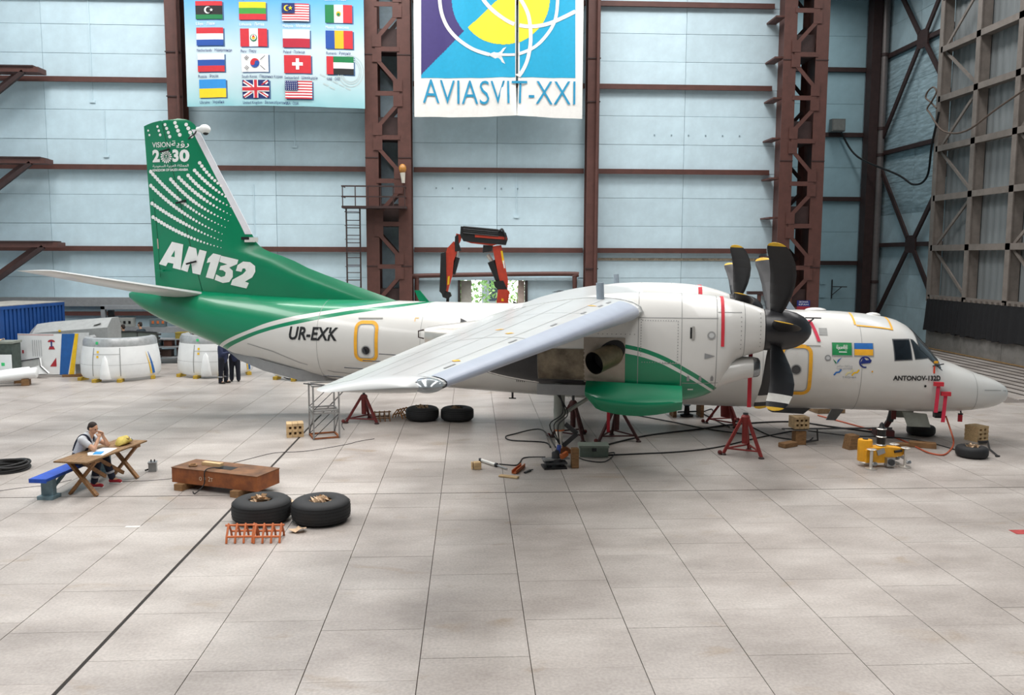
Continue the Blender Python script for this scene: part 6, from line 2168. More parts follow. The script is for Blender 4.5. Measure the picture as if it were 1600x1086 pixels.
def tl(x, y, z=TZ): return table_M @ Vector((x, y, z))


def sheet_thing(name, poly, label, cat, m, x, y, rz, z=.004):
    o = tl(x, y)
    mb = MB().prism(poly, lambda u, v, d: (u, v, d), 0, z)
    return tag(mb.build(name, m, None, 0, (o.x, o.y, TZ + .001 + (.005 if z > .005 else 0)), rzt + rz), label, cat)


sheet_thing('drawing_sheet', [(-.28, -.2), (.34, -.16), (.38, .16), (-.1, .22), (-.3, .1)], 'white drawing sheets spread on the wooden table', 'paper', mat('paper_white', '#E9ECF0', .8, var=.05), 0.85, .3, .1)
sheet_thing('blue_folder', [(-.1, -.08), (.12, -.07), (.11, .09), (-.1, .08)], 'bright blue folder lying on the white sheets', 'folder', mat('folder_blue', '#2E93D6', .6), 0.72, .26, .3, .012)
o_ = tl(1.55, .26)
t2 = thing('yellow_bag', 'slumped yellow cloth bag on the wooden table', 'bag', (o_.x, o_.y, TZ + .002), rzt)
rs_ = []
for k, (x, hw, hz) in enumerate(((-.2, .03, .03), (-.16, .09, .10), (-.05, .13, .17), (.07, .12, .18), (.16, .09, .13), (.2, .04, .06))):
    rs_.append([(x + .015 * math.sin(q * 3 + k), hw * math.cos(q) * (1 + .08 * math.sin(q * 5 + k)), max(0.0, hz * .5 + hz * .5 * math.sin(q) * (1 + .08 * math.sin(4 * q + 2 * k)))) for q in [2 * PI * i / 16 for i in range(16)]])
MB().loft(rs_).build('bag_cloth', mat('bag_yellow', '#C8B45C', .8, var=.15, scale=9), t2, 60)
MB().tube([(-.05, -.1, .14), (.02, -.13, .12), (.06, -.1, .15)], .008, 6).build('bag_fold', M_wooddk, t2)
o_ = tl(1.86, .30)
tag(MB().ball((0, 0, .03), (.05, .035, .03), 10).build('dark_pouch', mat('pouch_navy', '#2A3148', .7), None, 40, (o_.x, o_.y, TZ)), 'small dark pouch beside the yellow bag', 'pouch')
o_ = tl(2.1, .52)
tag(MB().mm((-.05, -.03, 0), (.05, .03, .012)).build('note_card', M_white, None, 0, (o_.x, o_.y, TZ + .001), .3), 'small white card near the far edge of the wooden table', 'paper')
# blue bench
BZ = .45
a, b = F(66, 747, BZ), F(170, 704, BZ)
exb = (b - a); Lb = exb.length; rzb = math.atan2(exb.y, exb.x)
t = thing('bench', 'low bench with bright blue covered seat and grey-blue legs', 'bench', (a.x, a.y, 0), rzb)
M_bl = mat('bench_grey_blue', '#6F8790', .6, var=.15)
MB().mm((-.12, -.16, BZ - .05), (Lb, .16, BZ)).build('seat_board', M_bl, t, 0)
MB().mm((-.14, -.175, BZ - .035), (Lb * .58, .175, BZ + .018)).mm((-.15, -.175, BZ - .06), (-.135, .175, BZ + .018)).build('blue_cover', mat('cover_blue', '#1F4FB4', .7, var=.15, scale=7), t, 0)
for x in (.12, Lb - .25):
    MB().mm((x, -.12, .06), (x + .12, .12, BZ - .05)).build('leg', M_bl, t, 0)
    MB().mm((x - .08, -.16, 0), (x + .2, .16, .07)).build('foot', M_bl, t, 0)
MB().beam((.2, 0, .12), (.75, 0, BZ - .06), .06, .05).build('brace', M_bl, t, 0)
bench_M = Matrix.Translation((a.x, a.y, 0)) @ Matrix.Rotation(rzb, 4, 'Z')
# small grey instrument
p = F(239, 736)
t = thing('instrument_box', 'small grey metal box with knobs standing beside the wooden table', 'equipment box', p, .2)
MB().mm((-.08, -.08, .0), (.08, .08, .19)).build('box_body', mat('instr_grey', '#8A8C8C', .45, metal=.3), t, 0)
MB().mm((-.09, -.09, .19), (.09, .09, .21)).build('box_lid', M_steel, t, 0)
for x in (-.03, .04): MB().cyl((x, 0, .21), (x, 0, .26), .014, n=8).build('terminal', M_black, t)
MB().beam((-.08, -.02, .05), (-.16, -.03, .03), .03, .03).build('cable_plug', M_black, t, 0)

# --- cowl rings and other engine parts at the rear left
M_cowl = mat('cowl_white', '#EEF0F0', .4, var=.04, scale=2)
M_lip = mat('cowl_lip_grey', '#B9BBBC', .35, metal=.35, var=.12)
M_tape = mat('green_tape', '#3FCF7D', .6)
M_blockw = mat('yellow_timber', '#C9A637', .7, var=.2)


def cowl(px, py, R, h, label, rz):
    p = F(px, py)
    p.y += R * .95
    t = thing('engine_cowl_ring', label, 'engine cowl', p, rz, 'engine cowl rings on yellow blocks')
    z0 = .12
    def part(prof, nm, m):
        rs = []
        for k in range(41):
            q = math.radians(-102 + 204 * k / 40)
            rs.append([(r * math.sin(q), -r * math.cos(q), z) for r, z in prof])
        MB().loft(rs).build(nm, m, t, 40)
    part([(R * .98, z0), (R * 1.025, z0 + .14), (R * 1.03, z0 + h * .3), (R * 1.0, z0 + h * .58), (R * .955, z0 + h * .80), (R * .92, z0 + h * .80), (R * .94, z0)], 'cowl_skin', M_cowl)
    part([(R * .955, z0 + h * .80), (R * .945, z0 + h * .92), (R * .90, z0 + h), (R * .80, z0 + h * 1.02), (R * .74, z0 + h * .97), (R * .80, z0 + h * .82)], 'intake_lip', M_lip)
    rprof = pchip([z0, z0 + .14, z0 + h * .3, z0 + h * .58, z0 + h * .8, z0 + h * .92, z0 + h], [R * .98, R * 1.025, R * 1.03, R * 1.0, R * .955, R * .945, R * .9])
    def cs(a, z, off=.006):
        r = rprof(z) + off + .006
        return Vector((r * math.sin(a), -r * math.cos(a), z))
    for a in (-.36, .36):
        ribbon([(a, z0 + .1 + (h * .78 - .1) * k / 8) for k in range(9)], .02, lambda u, v, o: cs(u, v, .006), 'skin_seam', M_line, t)
    ribbon([(-.36 + .72 * k / 8, z0 + h * .62) for k in range(9)], .015, lambda u, v, o: cs(u, v, .006), 'skin_seam', M_line, t)
    ribbon([(-1.3 + 2.6 * k / 30, z0 + h * .35) for k in range(31)], .008, lambda u, v, o: cs(u, v, .006), 'skin_seam', M_line, t)
    for dz in (.56, .68):
        MB().add([cs(-.22 + x, z0 + h * dz + y, .01) for x, y in ((-.03, -.04), (.03, -.04), (.03, .04), (-.03, .04))], [(0, 1, 2, 3)]).build('warning_sticker', M_pyel, t, 0)
    MB().add([cs(-.26 + x, z0 + h * .9 + y, .012) for x, y in ((-.04, -.05), (.04, -.05), (.04, .05), (-.04, .05))], [(0, 1, 2, 3)]).build('tape_patch', M_tape, t, 0)
    # teardrop fairing
    rs_ = []
    for k in range(9):
        q = k / 8
        w = .21 * (1 - q) ** .45 if q < 1 else .01
        c = cs(-.02, z0 + h * .0 + h * .58 * q, 0)
        rs_.append([(c.x + w * math.cos(s2), c.y - .16 * (1 - q * .8) * math.sin(s2), c.z) for s2 in [PI * i / 10 for i in range(11)]] + [(c.x, c.y + .1, c.z)])
    MB().loft(rs_).build('teardrop_fairing', M_cowl, t, 50)
    mb = MB()
    for m_, w0, dx in ((M_blue, .09, .0), (M_pyel, .05, .075)):
        vs = []
        for k in range(7):
            q = k / 6
            for s2 in (0, 1): vs.append(cs(1.22 - dx + .12 * (1 - q) + s2 * w0 * (1.1 - q) - .1, z0 + .1 + h * .58 * q, .008))
        MB().add(vs, [(2 * i, 2 * i + 1, 2 * i + 3, 2 * i + 2) for i in range(6)]).build('paint_stripe', m_, t, 0)
    for a in (-1.0, .35, 1.3, -.3):
        MB().box((R * .98 * math.sin(a), -R * .98 * math.cos(a), .06), (.16, .42, .12), rz=a * .3).build('support_block', M_blockw, t, 0)
    return t


cowl(168, 597, 1.40, 1.50, 'white engine cowl ring on yellow blocks beside the blue-striped panel', 0)
cowl(322, 591, 1.42, 1.52, 'white engine cowl ring on yellow blocks behind the two workers', .05)
cowl(470, 595, 1.30, 1.45, 'white engine cowl ring on yellow blocks behind the bicycle', .1)

# striped cowl panel standing upright
p = F(72, 590)
t = thing('striped_cowl_panel', 'upright white cowl panel with broad blue and yellow stripes', 'engine cowl', (p.x, p.y + .12, 0), .02)


def cp(u, v, o=0.0):
    x = -1.12 + 2.75 * u
    return Vector((x, .35 * (u - .45) ** 2 * 4 * .5 - o, .10 + 1.60 * v))


mb = MB()
sheet(0, .78, 0, 1, 24, 4, cp, 0, mb)
sheet(.78, 0, 0, 1, 24, 4, cp, -.05, mb)
mb.build('panel_skin', M_cowl, t, 40)
mb = MB()
sheet(.78, .97, .25, 1.02, 8, 3, cp, 0, mb)
sheet(.97, .78, .25, 1.02, 8, 3, cp, -.05, mb)
mb.build('panel_extension', mat('cowl_pale_grey', '#CDD0D0', .5), t, 40)


def cpoly(poly, m, name, off=.012):
    mb = MB()
    A, B, C2, D = [Vector(q) for q in poly]
    sheet(0, 1, 0, 1, 6, 6, lambda u, v, o: cp(*((A * (1 - u) + B * u) * (1 - v) + (D * (1 - u) + C2 * u) * v), o), off, mb)
    return mb.build(name, m, t, 40)


cpoly([(.575, 0), (.685, 0), (.80, 1), (.63, 1)], mat('stripe_blue', '#1D5FA8', .45), 'blue_stripe')
cpoly([(.70, 0), (.765, 0), (.845, 1), (.80, 1)], mat('stripe_yellow', '#F2C51F', .45), 'yellow_stripe')
mr_ = mat('stencil_dark_red', '#B02A34', .6)
cpoly([(.44, .62), (.53, .62), (.51, .70), (.46, .70)], mr_, 'red_marking')
MB().add([cp(.485 + .05 * math.cos(q), .80 + .06 * math.sin(q), .014) for q in [PI * k / 10 for k in range(11)]], [tuple(range(11))]).build('red_marking', mr_, t, 0)
cpoly([(.475, .68), (.495, .68), (.495, .82), (.475, .82)], M_navy, 'marking_stem', .013)
MB().add([cp(x, y, .014) for x, y in ((.45, .2), (.54, .2), (.54, .42))], [(0, 1, 2)]).build('red_marking', mr_, t, 0)
for k in range(5):
    ribbon([(.22 + .03 * k, .85), (.22 + .03 * k, .45)], .014, lambda u, v, o: cp(u, v, .012), 'stencil_text', mat('stencil_grey', '#C4C6C8', .6), t)
cpoly([(.0, .97), (.52, .96), (.52, .985), (.0, .99)], mat('faded_pink', '#D6A9A6', .6), 'faded_line')
for x, m_ in ((.06, M_black), (.06, mr_)):
    y0 = .22 if m_ is M_black else .52
    cpoly([(x, y0), (x + .025, y0), (x + .025, y0 + .08), (x, y0 + .08)], m_, 'small_label')
tag(MB().mm((-.5, -.15, 0), (.5, .12, .10)).build('bearer_block', M_wooddk, None, 0, (p.x + 1.05, p.y + .3, 0), .15), 'flat timber bearer at the foot of the blue-striped panel', 'timber')

# loose white cowl pieces in front
p = F(58, 590)
t = thing('cowl_fragment', 'white wedge-shaped cowl fragment with an open dark edge', 'engine cowl', (p.x, p.y - .15, .07), -.03)
MB().prism([(-1.15, .55), (.15, .75), (.22, .45), (.55, .18), (-.5, .08), (-.95, .12)], lambda u, v, d: (u, d + .3 * v, v - .05), -.12, .0).build('fragment_skin', M_cowl, t, 0)
MB().prism([(-1.0, .52), (.12, .70), (.16, .48), (-.2, .40)], lambda u, v, d: (u, d + .3 * v, v - .05), -.13, -.121).build('open_bay', mat('bay_grey', '#9FA2A0', .6), t, 0)
MB().tube([(-1.1, -.12 + .16, .5), (.15, -.12 + .2, .7), (.22, -.12 + .12, .4), (.55, -.1, .13)], .018, 6).build('rubber_seal', M_black, t)
p = F(18, 601)
for k, (dx, dy, rr_, lab) in enumerate(((.05, -.25, .18, 'long white tapered fairing lying on timber in front of the wedge fragment'), (-.5, .30, .16, 'shorter white fairing lying behind the long tapered one'))):
    t = thing('tapered_fairing', lab, 'fairing', (p.x + dx, p.y + dy, .0), .32)
    rs_ = []
    for x, r in ((-1.3, rr_ * .25), (-.9, rr_ * .7), (-.3, rr_), (.4, rr_ * 1.15), (.9, rr_ * 1.1), (.93, rr_ * .9)):
        rs_.append([(x, r * 1.3 * math.cos(q), .14 + rr_ * 1.15 + (x * .10) + r * math.sin(q)) for q in [2 * PI * i / 20 for i in range(20)]])
    MB().loft(rs_).build('fairing_skin', M_cowl, t, 50)
    for x in (-.7, .55):
        MB().mm((x - .12, -.25, 0), (x + .12, .25, .14 + rr_ * .25 + x * .1)).build('support_timber', M_wooddk, t, 0)
p = Vector((-17.95, 32.15, 0))
t = thing('parts_bin', 'dark green steel bin with pale front board and paper on its lid', 'bin', p)
MB().mm((-1.2, 0, .0), (.60, .62, 1.42)).build('bin_body', mat('bin_dark_green', '#4A5650', .6, var=.2), t, 0)
MB().mm((-1.25, -.05, 1.42), (.64, .67, 1.50)).build('bin_lid', mat('bin_lid_grey', '#8E9389', .6), t, 0)
MB().mm((-1.2, -.2, .05), (.66, -.15, 1.02)).build('front_board', M_cowl, t, 0)
MB().mm((.3, -.21, .6), (.42, -.2, .72)).build('tape_patch', M_tape, t, 0)
scr = scrap(8, 540, .18, 'brown paper scrap lying on the lid of the dark green bin', 9)
scr.location = (p.x + .05, p.y + .3, 1.502)

# blue container
ang = math.radians(-11.9)
n0 = Vector(((18 - 736) / 39.4, 33.0, 0))
t = thing('blue_container', 'dark blue corrugated steel container by the wall', 'container', n0, ang)
M_cont = mat('container_blue', '#1D4E93', .5, var=.12, scale=1.5)
Hc2, Lc, Wc = 2.76, 3.7, 2.44
MB().mm((-Wc + .05, .05, .1), (-.05, Lc - .05, Hc2 - .08)).build('container_core', M_cont, t, 0)
for k in range(16):
    y = .12 + k * (Lc - .24) / 16
    MB().mm((-.06, y, .18), (.0, y + .11, Hc2 - .12)).build('corrugation', M_cont, t, 0)
for k in range(10):
    x = -Wc + .12 + k * (Wc - .24) / 10
    MB().mm((x, 0, .18), (x + .12, .06, Hc2 - .12)).build('corrugation', M_cont, t, 0)
for x in (-Wc, -.14):
    for y in (0, Lc - .14):
        MB().mm((x, y, 0), (x + .14, y + .14, Hc2)).build('corner_post', M_cont, t, 0)
for z in (0.0, Hc2 - .13):
    MB().mm((-Wc, -.01, z), (0, .1, z + .13)).build('end_rail', M_cont, t, 0)
    MB().mm((-.1, 0, z), (.01, Lc, z + .13)).build('side_rail', M_cont, t, 0)
MB().mm((-Wc, 0, Hc2), (.0, Lc, Hc2 + .03)).build('roof', mat('dusty_container_roof', '#A6A39C', .8, var=.15), t, 0)
MB().mm((-.35, -.016, Hc2 - .1), (-.12, -.011, Hc2 - .04)).build('code_plate', M_white, t, 0)

# grey equipment hood
pz = 33.75
xl, xr = (53 - 736) / 38.7, (176 - 736) / 38.7
t = thing('equipment_hood', 'grey sheet-metal equipment hood with hinged side door', 'machine cover', ((xl + xr) / 2, pz, 0))
hw = (xr - xl) / 2
M_hood = mat('hood_grey', '#A3A5A4', .5, var=.07)
rs_ = []
for x, zt in ((-hw, 1.75), (-hw + .25, 2.0), (-hw + .6, 2.05), (hw, 2.25)):
    rs_.append([(x, 0, .05), (x, 0, zt - .35), (x, .45, zt), (x, 1.1, zt), (x, 1.3, zt - .3), (x, 1.3, .05)])
MB().loft(rs_).build('hood_shell', M_hood, t, 20)
MB().mm((-hw + .45, -.02, .7), (-hw + 1.15, .0, 1.62)).build('side_door', mat('hood_door_grey', '#979998', .5), t, 0)
MB().mm((-hw + 1.2, -.02, .7), (-hw + 2.2, .0, 1.58)).build('side_door', MATS['hood_door_grey'], t, 0)
MB().mm((-hw + .1, -.1, 1.2), (-hw + .3, 0, 1.42)).build('vent_box', MATS['hood_door_grey'], t, 0)
MB().beam((1.0, .2, 1.98), (1.25, .25, 2.06), .28, .02).build('skylight_flap', MATS['hood_door_grey'], t, 0)
MB().mm((-.3, -.03, 1.72), (-.22, 0, 1.80)).build('yellow_tag', M_pyel, t, 0)

# olive-grey panels (wing fixtures) leaning upright
for x0, x1, yy, zt0, zt1, lab, hole in ((121, 190, 35.9, 1.55, 1.62, 'plain grey-green fixture panel standing behind the white cowl ring', False), (172, 253, 36.6, 1.44, 1.50, 'grey-green fixture panel with round port and toothed edge', True)):
    sc_ = 1300 / yy
    xa, xb = (x0 - 736) / sc_, (x1 - 736) / sc_
    t = thing('fixture_panel', lab, 'panel', ((xa + xb) / 2, yy, 0))
    M_ol = mat('fixture_grey_green', '#7C857F', .5, var=.14, scale=1.2)
    w = xb - xa
    MB().prism([(-w / 2, .1), (w / 2, .12), (w / 2, zt0), (0, zt1), (-w / 2, zt0)], lambda u, v, d: (u, d, v), 0, .18).build('panel_plate', M_ol, t, 0)
    MB().beam((-w / 2, -.02, zt0), (0, -.02, zt1), .06, .05).beam((0, -.02, zt1), (w / 2, -.02, zt0), .06, .05).build('edge_strip', M_dsteel, t, 0)
    MB().box((w / 2 - .2, .09, .06), (.45, .3, .12), rz=-.3).build('support_block', M_blockw, t, 0)
    MB().box((-w / 2 + .2, .09, .06), (.45, .3, .12), rz=-.3).build('support_block', M_blockw, t, 0)
    if hole:
        MB().lathe([(.30, -.03), (.32, 0), (.27, .015), (.22, -.005), (.001, -.005)], 28, 0, Matrix.Translation((w / 2 - .42, 0, .75)) @ Matrix.Diagonal((1, 1, 1.2, 1)) @ Matrix.Rotation(PI / 2, 4, 'X')).build('round_port', mat('port_grey', '#9AA29B', .5), t, 40)
        MB().mm((w / 2 - .85, -.02, .15), (w / 2 - .82, 0, zt0)).build('seam_strip', M_dsteel, t, 0)
        for k in range(8):
            MB().mm((w / 2 - .02, -.03, .2 + k * .16), (w / 2 + .10 + .04 * (k % 2), .1, .27 + k * .16)).build('edge_lug', M_dsteel, t, 0)
sc_ = 1300 / 35.4
t = thing('white_post_box', 'narrow white box with slotted face standing between the fixture panels', 'box', ((171 - 736) / sc_, 35.4, 0))
MB().mm((-.2, 0, 0), (.2, .3, 1.45)).build('box_body', M_cowl, t, 0)
MB().mm((.08, -.02, .9), (.14, 0, 1.38)).build('slot', M_black, t, 0)
MB().mm((-.1, -.02, 1.3), (.02, 0, 1.34)).build('slot', M_black, t, 0)

# grey gantry with cabinets
gy = 38.0
t = thing('steel_gantry', 'grey steel portal frame against the wall', 'gantry', (0, gy, 0))
M_gan = mat('gantry_grey', '#8E9194', .5, var=.08)
sc_ = 1300 / gy
xa, xb = (172 - 736) / sc_, (335 - 736) / sc_
MB().mm((xa, -.15, 0), (xa + .18, .05, 2.5)).build('portal_post', M_gan, t, 0)
MB().mm((xa + .2, .1, 0), (xa + .42, .3, 2.3)).build('portal_post', M_dsteel, t, 0)
MB().mm((xb - .2, -.15, 0), (xb, .05, 2.5)).build('portal_post', M_gan, t, 0)
MB().mm((xa, -.15, 2.36), (xb, .05, 2.54)).build('portal_beam', M_gan, t, 0)
MB().mm((xa + .5, -.22, 1.32), (xb, .1, 1.58)).build('bench_beam', M_gan, t, 0)
for px0, px1, z0_, z1_, hx, nm, lab in ((195, 221, 1.59, 1.98, '#9A9C98', 'control_cabinet', 'grey control cabinet with gauges standing on the gantry beam'), (245, 268, 1.59, 1.95, '#5F6E72', 'tool_case', 'dark teal case with orange marks on the gantry beam')):
    xa_, xb_ = (px0 - 736) / sc_, (px1 - 736) / sc_
    t2 = thing(nm, lab, 'cabinet', ((xa_ + xb_) / 2, gy - .04, z0_))
    w = (xb_ - xa_) / 2
    MB().mm((-w, -.16, 0), (w, .12, z1_ - z0_)).build('case_body', mat(nm + '_paint', hx, .5), t2, 0)
    for k in range(3):
        MB().mm((-w + .1 + k * .22, -.175, .14), (-w + .2 + k * .22, -.16, .26)).build('front_panel_detail', M_black if nm[0] == 'c' else M_orange, t2, 0)
# shelf rack behind the tail with boxes
t = thing('shelf_rack', 'steel shelf rack with teal and olive boxes below the tail', 'shelf', ((268 - 736) / sc_, 37.2, 0))
for x in (-.6, 1.3):
    for y in (0, .5): MB().mm((x, y, 0), (x + .06, y + .06, 1.45)).build('rack_post', M_gan, t, 0)
for z in (.25, .72, 1.05):
    MB().mm((-.6, 0, z), (1.36, .56, z + .05)).build('rack_shelf', M_gan, t, 0)
for nm, x, w, z, h, hx, lab in (('storage_box', -.45, .4, .77, .27, '#4E6A74', 'teal storage box on the upper rack shelf'), ('storage_box', .1, .35, .77, .25, '#5B3327', 'brown storage box on the upper rack shelf'), ('storage_box', .62, .6, 1.10, .28, '#8B7B2E', 'olive storage box on the top of the rack'), ('storage_box', -.3, .7, .30, .3, '#3C2C26', 'dark brown storage box on the lowest rack shelf')):
    t2 = thing(nm, lab, 'box', (t.location.x + x + w / 2, 37.2 + .28, z))
    MB().mm((-w / 2, -.2, .0), (w / 2, .2, h - .05)).build('box_body', mat('box_' + hx, hx, .6), t2, 0)
    MB().mm((-w / 2 - .01, -.21, h - .05), (w / 2 + .01, .21, h)).build('box_lid', mat('box_' + hx, hx, .6), t2, 0)

# bicycle beside the ramp
p = F(452, 592.5)
t = thing('bicycle', 'black bicycle parked behind the cargo ramp', 'bicycle', p, .1)
for x in (0, 1.05):
    Mx = Matrix.Translation((x, 0, .33)) @ Matrix.Rotation(PI / 2, 4, 'X')
    pts = [(x + .315 * math.cos(q), 0, .33 + .315 * math.sin(q)) for q in [2 * PI * k / 28 for k in range(29)]]
    MB().tube(pts, .018, 7).build('wheel_tyre', M_rubber, t)
    MB().cyl((x, -.05, .33), (x, .05, .33), .03, n=10).build('wheel_hub', M_dsteel, t)
    mb = MB()
    for k in range(14):
        q = 2 * PI * k / 14
        mb.tube([(x, 0, .33), (x + .31 * math.cos(q), 0, .33 + .31 * math.sin(q))], .002, 4)
    mb.build('spokes', M_steel, t)['kind'] = 'stuff'
MB().tube([(0, 0, .33), (.1, 0, .75), (.13, 0, .95)], .018, 8).build('fork', M_black, t)
MB().tube([(.1, 0, .75), (.62, 0, .72), (.5, 0, .30), (.12, 0, .70)], .017, 8).build('frame_tube', M_black, t)
MB().tube([(.5, 0, .30), (1.05, 0, .33), (.62, 0, .72)], .014, 8).build('rear_stay', M_black, t)
MB().tube([(.62, 0, .7), (.66, 0, .86)], .014, 8).build('seat_post', M_dsteel, t)
MB().ball((.68, 0, .88), (.13, .07, .035), 10).build('saddle', M_black, t)
MB().tube([(.05, -.28, .98), (.14, -.1, .97), (.14, .1, .97), (.05, .28, .98)], .013, 7).build('handlebar', M_dsteel, t)
MB().cyl((.5, -.05, .3), (.5, .05, .3), .09, n=16).build('chainwheel', M_dsteel, t)

# --- knuckle-boom crane on its carrier, beyond the aircraft
cy_ = 33.0
def K(px, py): 
    p = on_y(px, py, cy_)
    return p.x, p.z
t = thing('crane_truck', 'red and black folding loader crane on its truck bed behind the fuselage', 'crane truck', (0, cy_, 0))
M_cr = mat('crane_red', '#C2412C', .4, var=.1)
M_cb = mat('crane_black', '#1F1F21', .45, var=.1)


def kpoly(pts, d0, d1, m, name):
    q = [K(*p) for p in pts]
    return MB().prism(q, lambda u, v, d: (u, d, v), d0, d1).build(name, m, t, 0)


kpoly([(776, 472), (793, 472), (796, 456), (792, 452), (778, 452)], -.28, .28, M_cr, 'slew_column')
kpoly([(774, 560), (796, 560), (794, 470), (776, 470)], -.3, .3, M_cr, 'crane_pedestal')
kpoly([(769, 385), (783, 383), (794, 440), (792, 452), (784, 452), (778, 428)], -.2, .2, M_cr, 'main_boom')
kpoly([(771, 440), (786, 438), (794, 455), (790, 462), (780, 455), (773, 448)], -.26, .26, M_cb, 'knuckle_joint')
MB().tube([Vector((K(762, 398)[0], -.02, K(762, 398)[1])), Vector((K(770, 411)[0], -.02, K(770, 411)[1]))], .075, 10).build('cylinder_rod', M_chrome, t)
MB().tube([Vector((K(768, 408)[0], -.02, K(768, 408)[1])), Vector((K(781, 438)[0], -.02, K(781, 438)[1]))], .17, 12).build('lift_cylinder', M_cb, t)
kpoly([(755, 383), (770, 384), (768, 393), (754, 395)], -.22, .22, M_cb, 'link_bracket')
kpoly([(720, 354), (778, 359), (790, 364), (793, 374), (790, 383), (724, 377), (719, 368)], -.32, .32, M_cb, 'folded_jib')
kpoly([(742, 366), (791, 371), (791, 375), (742, 371)], -.35, .35, M_cr, 'jib_band')
kpoly([(724, 376), (779, 381), (770, 384), (736, 380)], -.28, .28, M_cr, 'jib_underside')
for k in range(4):
    a, b = K(724, 355 + k * 3), K(778, 360 + k * 3)
    MB().tube([(a[0], -.36, a[1]), (b[0], -.36, b[1])], .035, 7).build('hydraulic_line', M_dsteel if k % 2 else M_cb, t)
for k in range(3):
    a = [K(778, 362), K(784, 358 + k), K(788, 366 + k), K(789, 376)]
    MB().tube(smooth_path([(q[0], -.38 - .04 * k, q[1]) for q in a], 5), .025, 6).build('hydraulic_hose', M_cb, t)
kpoly([(713, 365), (722, 367), (720, 376), (713, 390), (710, 380)], -.2, .2, M_cr, 'outer_joint')
kpoly([(709, 377), (716, 388), (709, 408), (707, 430), (700, 456), (694, 452), (697, 395), (699, 388)], -.2, .2, M_cr, 'outer_boom')
kpoly([(689, 396), (697, 394), (698, 450), (694, 462), (687, 455)], -.26, .26, M_cb, 'extension_boom')
kpoly([(688, 452), (704, 457), (706, 462), (700, 467), (692, 464)], -.2, .2, M_cb, 'boom_head')
a, b = K(700, 464), K(699, 474)
MB().tube([(a[0], 0, a[1]), (b[0], 0, b[1])], .06, 8).build('hook_link', M_cb, t)
kpoly([(711, 370), (716, 366), (717, 380), (721, 392), (711, 393)], -.24, .24, M_cb, 'outer_link')
MB().tube([Vector((K(715, 392)[0], 0, K(715, 392)[1])), Vector((K(713, 405)[0], 0, K(713, 405)[1]))], .06, 8).build('cylinder_rod', M_chrome, t)
MB().tube([Vector((K(714, 402)[0], 0, K(714, 402)[1])), Vector((K(707, 428)[0], 0, K(707, 428)[1]))], .12, 10).build('fold_cylinder', M_cb, t)
kpoly([(782, 392), (785, 392), (788, 412), (785, 412)], -.205, -.2, M_pyel, 'yellow_decal')
kpoly([(700, 432), (703, 431), (702, 444), (699, 445)], -.205, -.2, M_pyel, 'yellow_decal')
kpoly([(785, 407), (787, 407), (789, 419), (787, 419)], -.206, -.2, M_white, 'white_decal')
kpoly([(783, 466), (786, 466), (787, 472), (783, 472)], -.285, -.28, M_pyel, 'yellow_decal')
# its carrier truck bed
tr = t
MB().mm((-4.2, -1.1, .85), (2.4, 1.1, 1.1)).build('truck_bed', mat('truck_bed_grey', '#63666A', .6), tr, 0)
MB().mm((-4.2, -.45, .55), (2.4, .45, .85)).build('chassis', M_black, tr, 0)
for x in (-3.3, 1.6):
    for s2 in (-1, 1):
        MB().lathe([(.25, -.14), (.46, -.14), (.5, -.08), (.5, .08), (.46, .14), (.25, .14), (.25, -.14)], 28, 0, Matrix.Translation((x, s2 * .92, .5)) @ Matrix.Rotation(PI / 2, 4, 'X')).build('wheel', M_rubber, tr, 40)
        MB().cyl((x, s2 * .85, .5), (x, s2 * 1.02, .5), .25, n=20).build('wheel_disc', M_dsteel, tr)
# ------------------------------------------------------------------ PEOPLE
M_skin = mat('skin', '#C99A7C', .55, var=.06, scale=12)
M_hair = mat('dark_hair', '#2C211C', .8, var=.15, scale=30)
M_navyc = mat('navy_workwear', '#1E2336', .85, var=.12, scale=12)
M_tee = mat('grey_tshirt', '#C3C6CB', .85, var=.07, scale=10)
M_refl = mat('reflective_band', '#A9AAB0', .5)


def blob(parts, voxel, smooth, name, m, parent):
    """capsules ('c', p0, r0, p1, r1) and ellipsoids ('e', centre, radii[, matrix]) fused into one skin"""
    mb = MB()
    for q in parts:
        if q[0] == 'c':
            _, a, ra, b, rb = q
            a, b = Vector(a), Vector(b)
            d = (b - a).normalized()
            P, Rr = [], []
            for k in range(5):
                t = PI / 2 * k / 4
                P.append(a - d * ra * math.cos(t)); Rr.append(max(ra * math.sin(t), 1e-3))
            for k in range(5):
                t = PI / 2 * k / 4
                P.append(b + d * rb * math.sin(t)); Rr.append(max(rb * math.cos(t), 1e-3))
            mb.tube(P, Rr, 14)
        else:
            mb2 = MB().ball((0, 0, 0), q[2], 18)
            Mx = q[3] if len(q) > 3 else Matrix.Identity(3)
            mb.add([Vector(q[1]) + Mx @ Vector(v) for v in mb2.v], mb2.f)
    me = mb.mesh(name, m, 0)
    tmp = bpy.data.objects.new('tmp', me)
    col.objects.link(tmp)
    r = tmp.modifiers.new('fuse', 'REMESH')
    r.mode = 'VOXEL'
    r.voxel_size = voxel
    if smooth:
        s = tmp.modifiers.new('soften', 'SMOOTH')
        s.factor = .5
        s.iterations = smooth
    bpy.context.view_layer.update()
    out = bpy.data.meshes.new_from_object(tmp.evaluated_get(bpy.context.evaluated_depsgraph_get()))
    bpy.data.objects.remove(tmp)
    out.name = name
    out.materials.clear()
    out.materials.append(m)
    out.polygons.foreach_set('use_smooth', [True] * len(out.polygons))
    return link(name, out, parent)


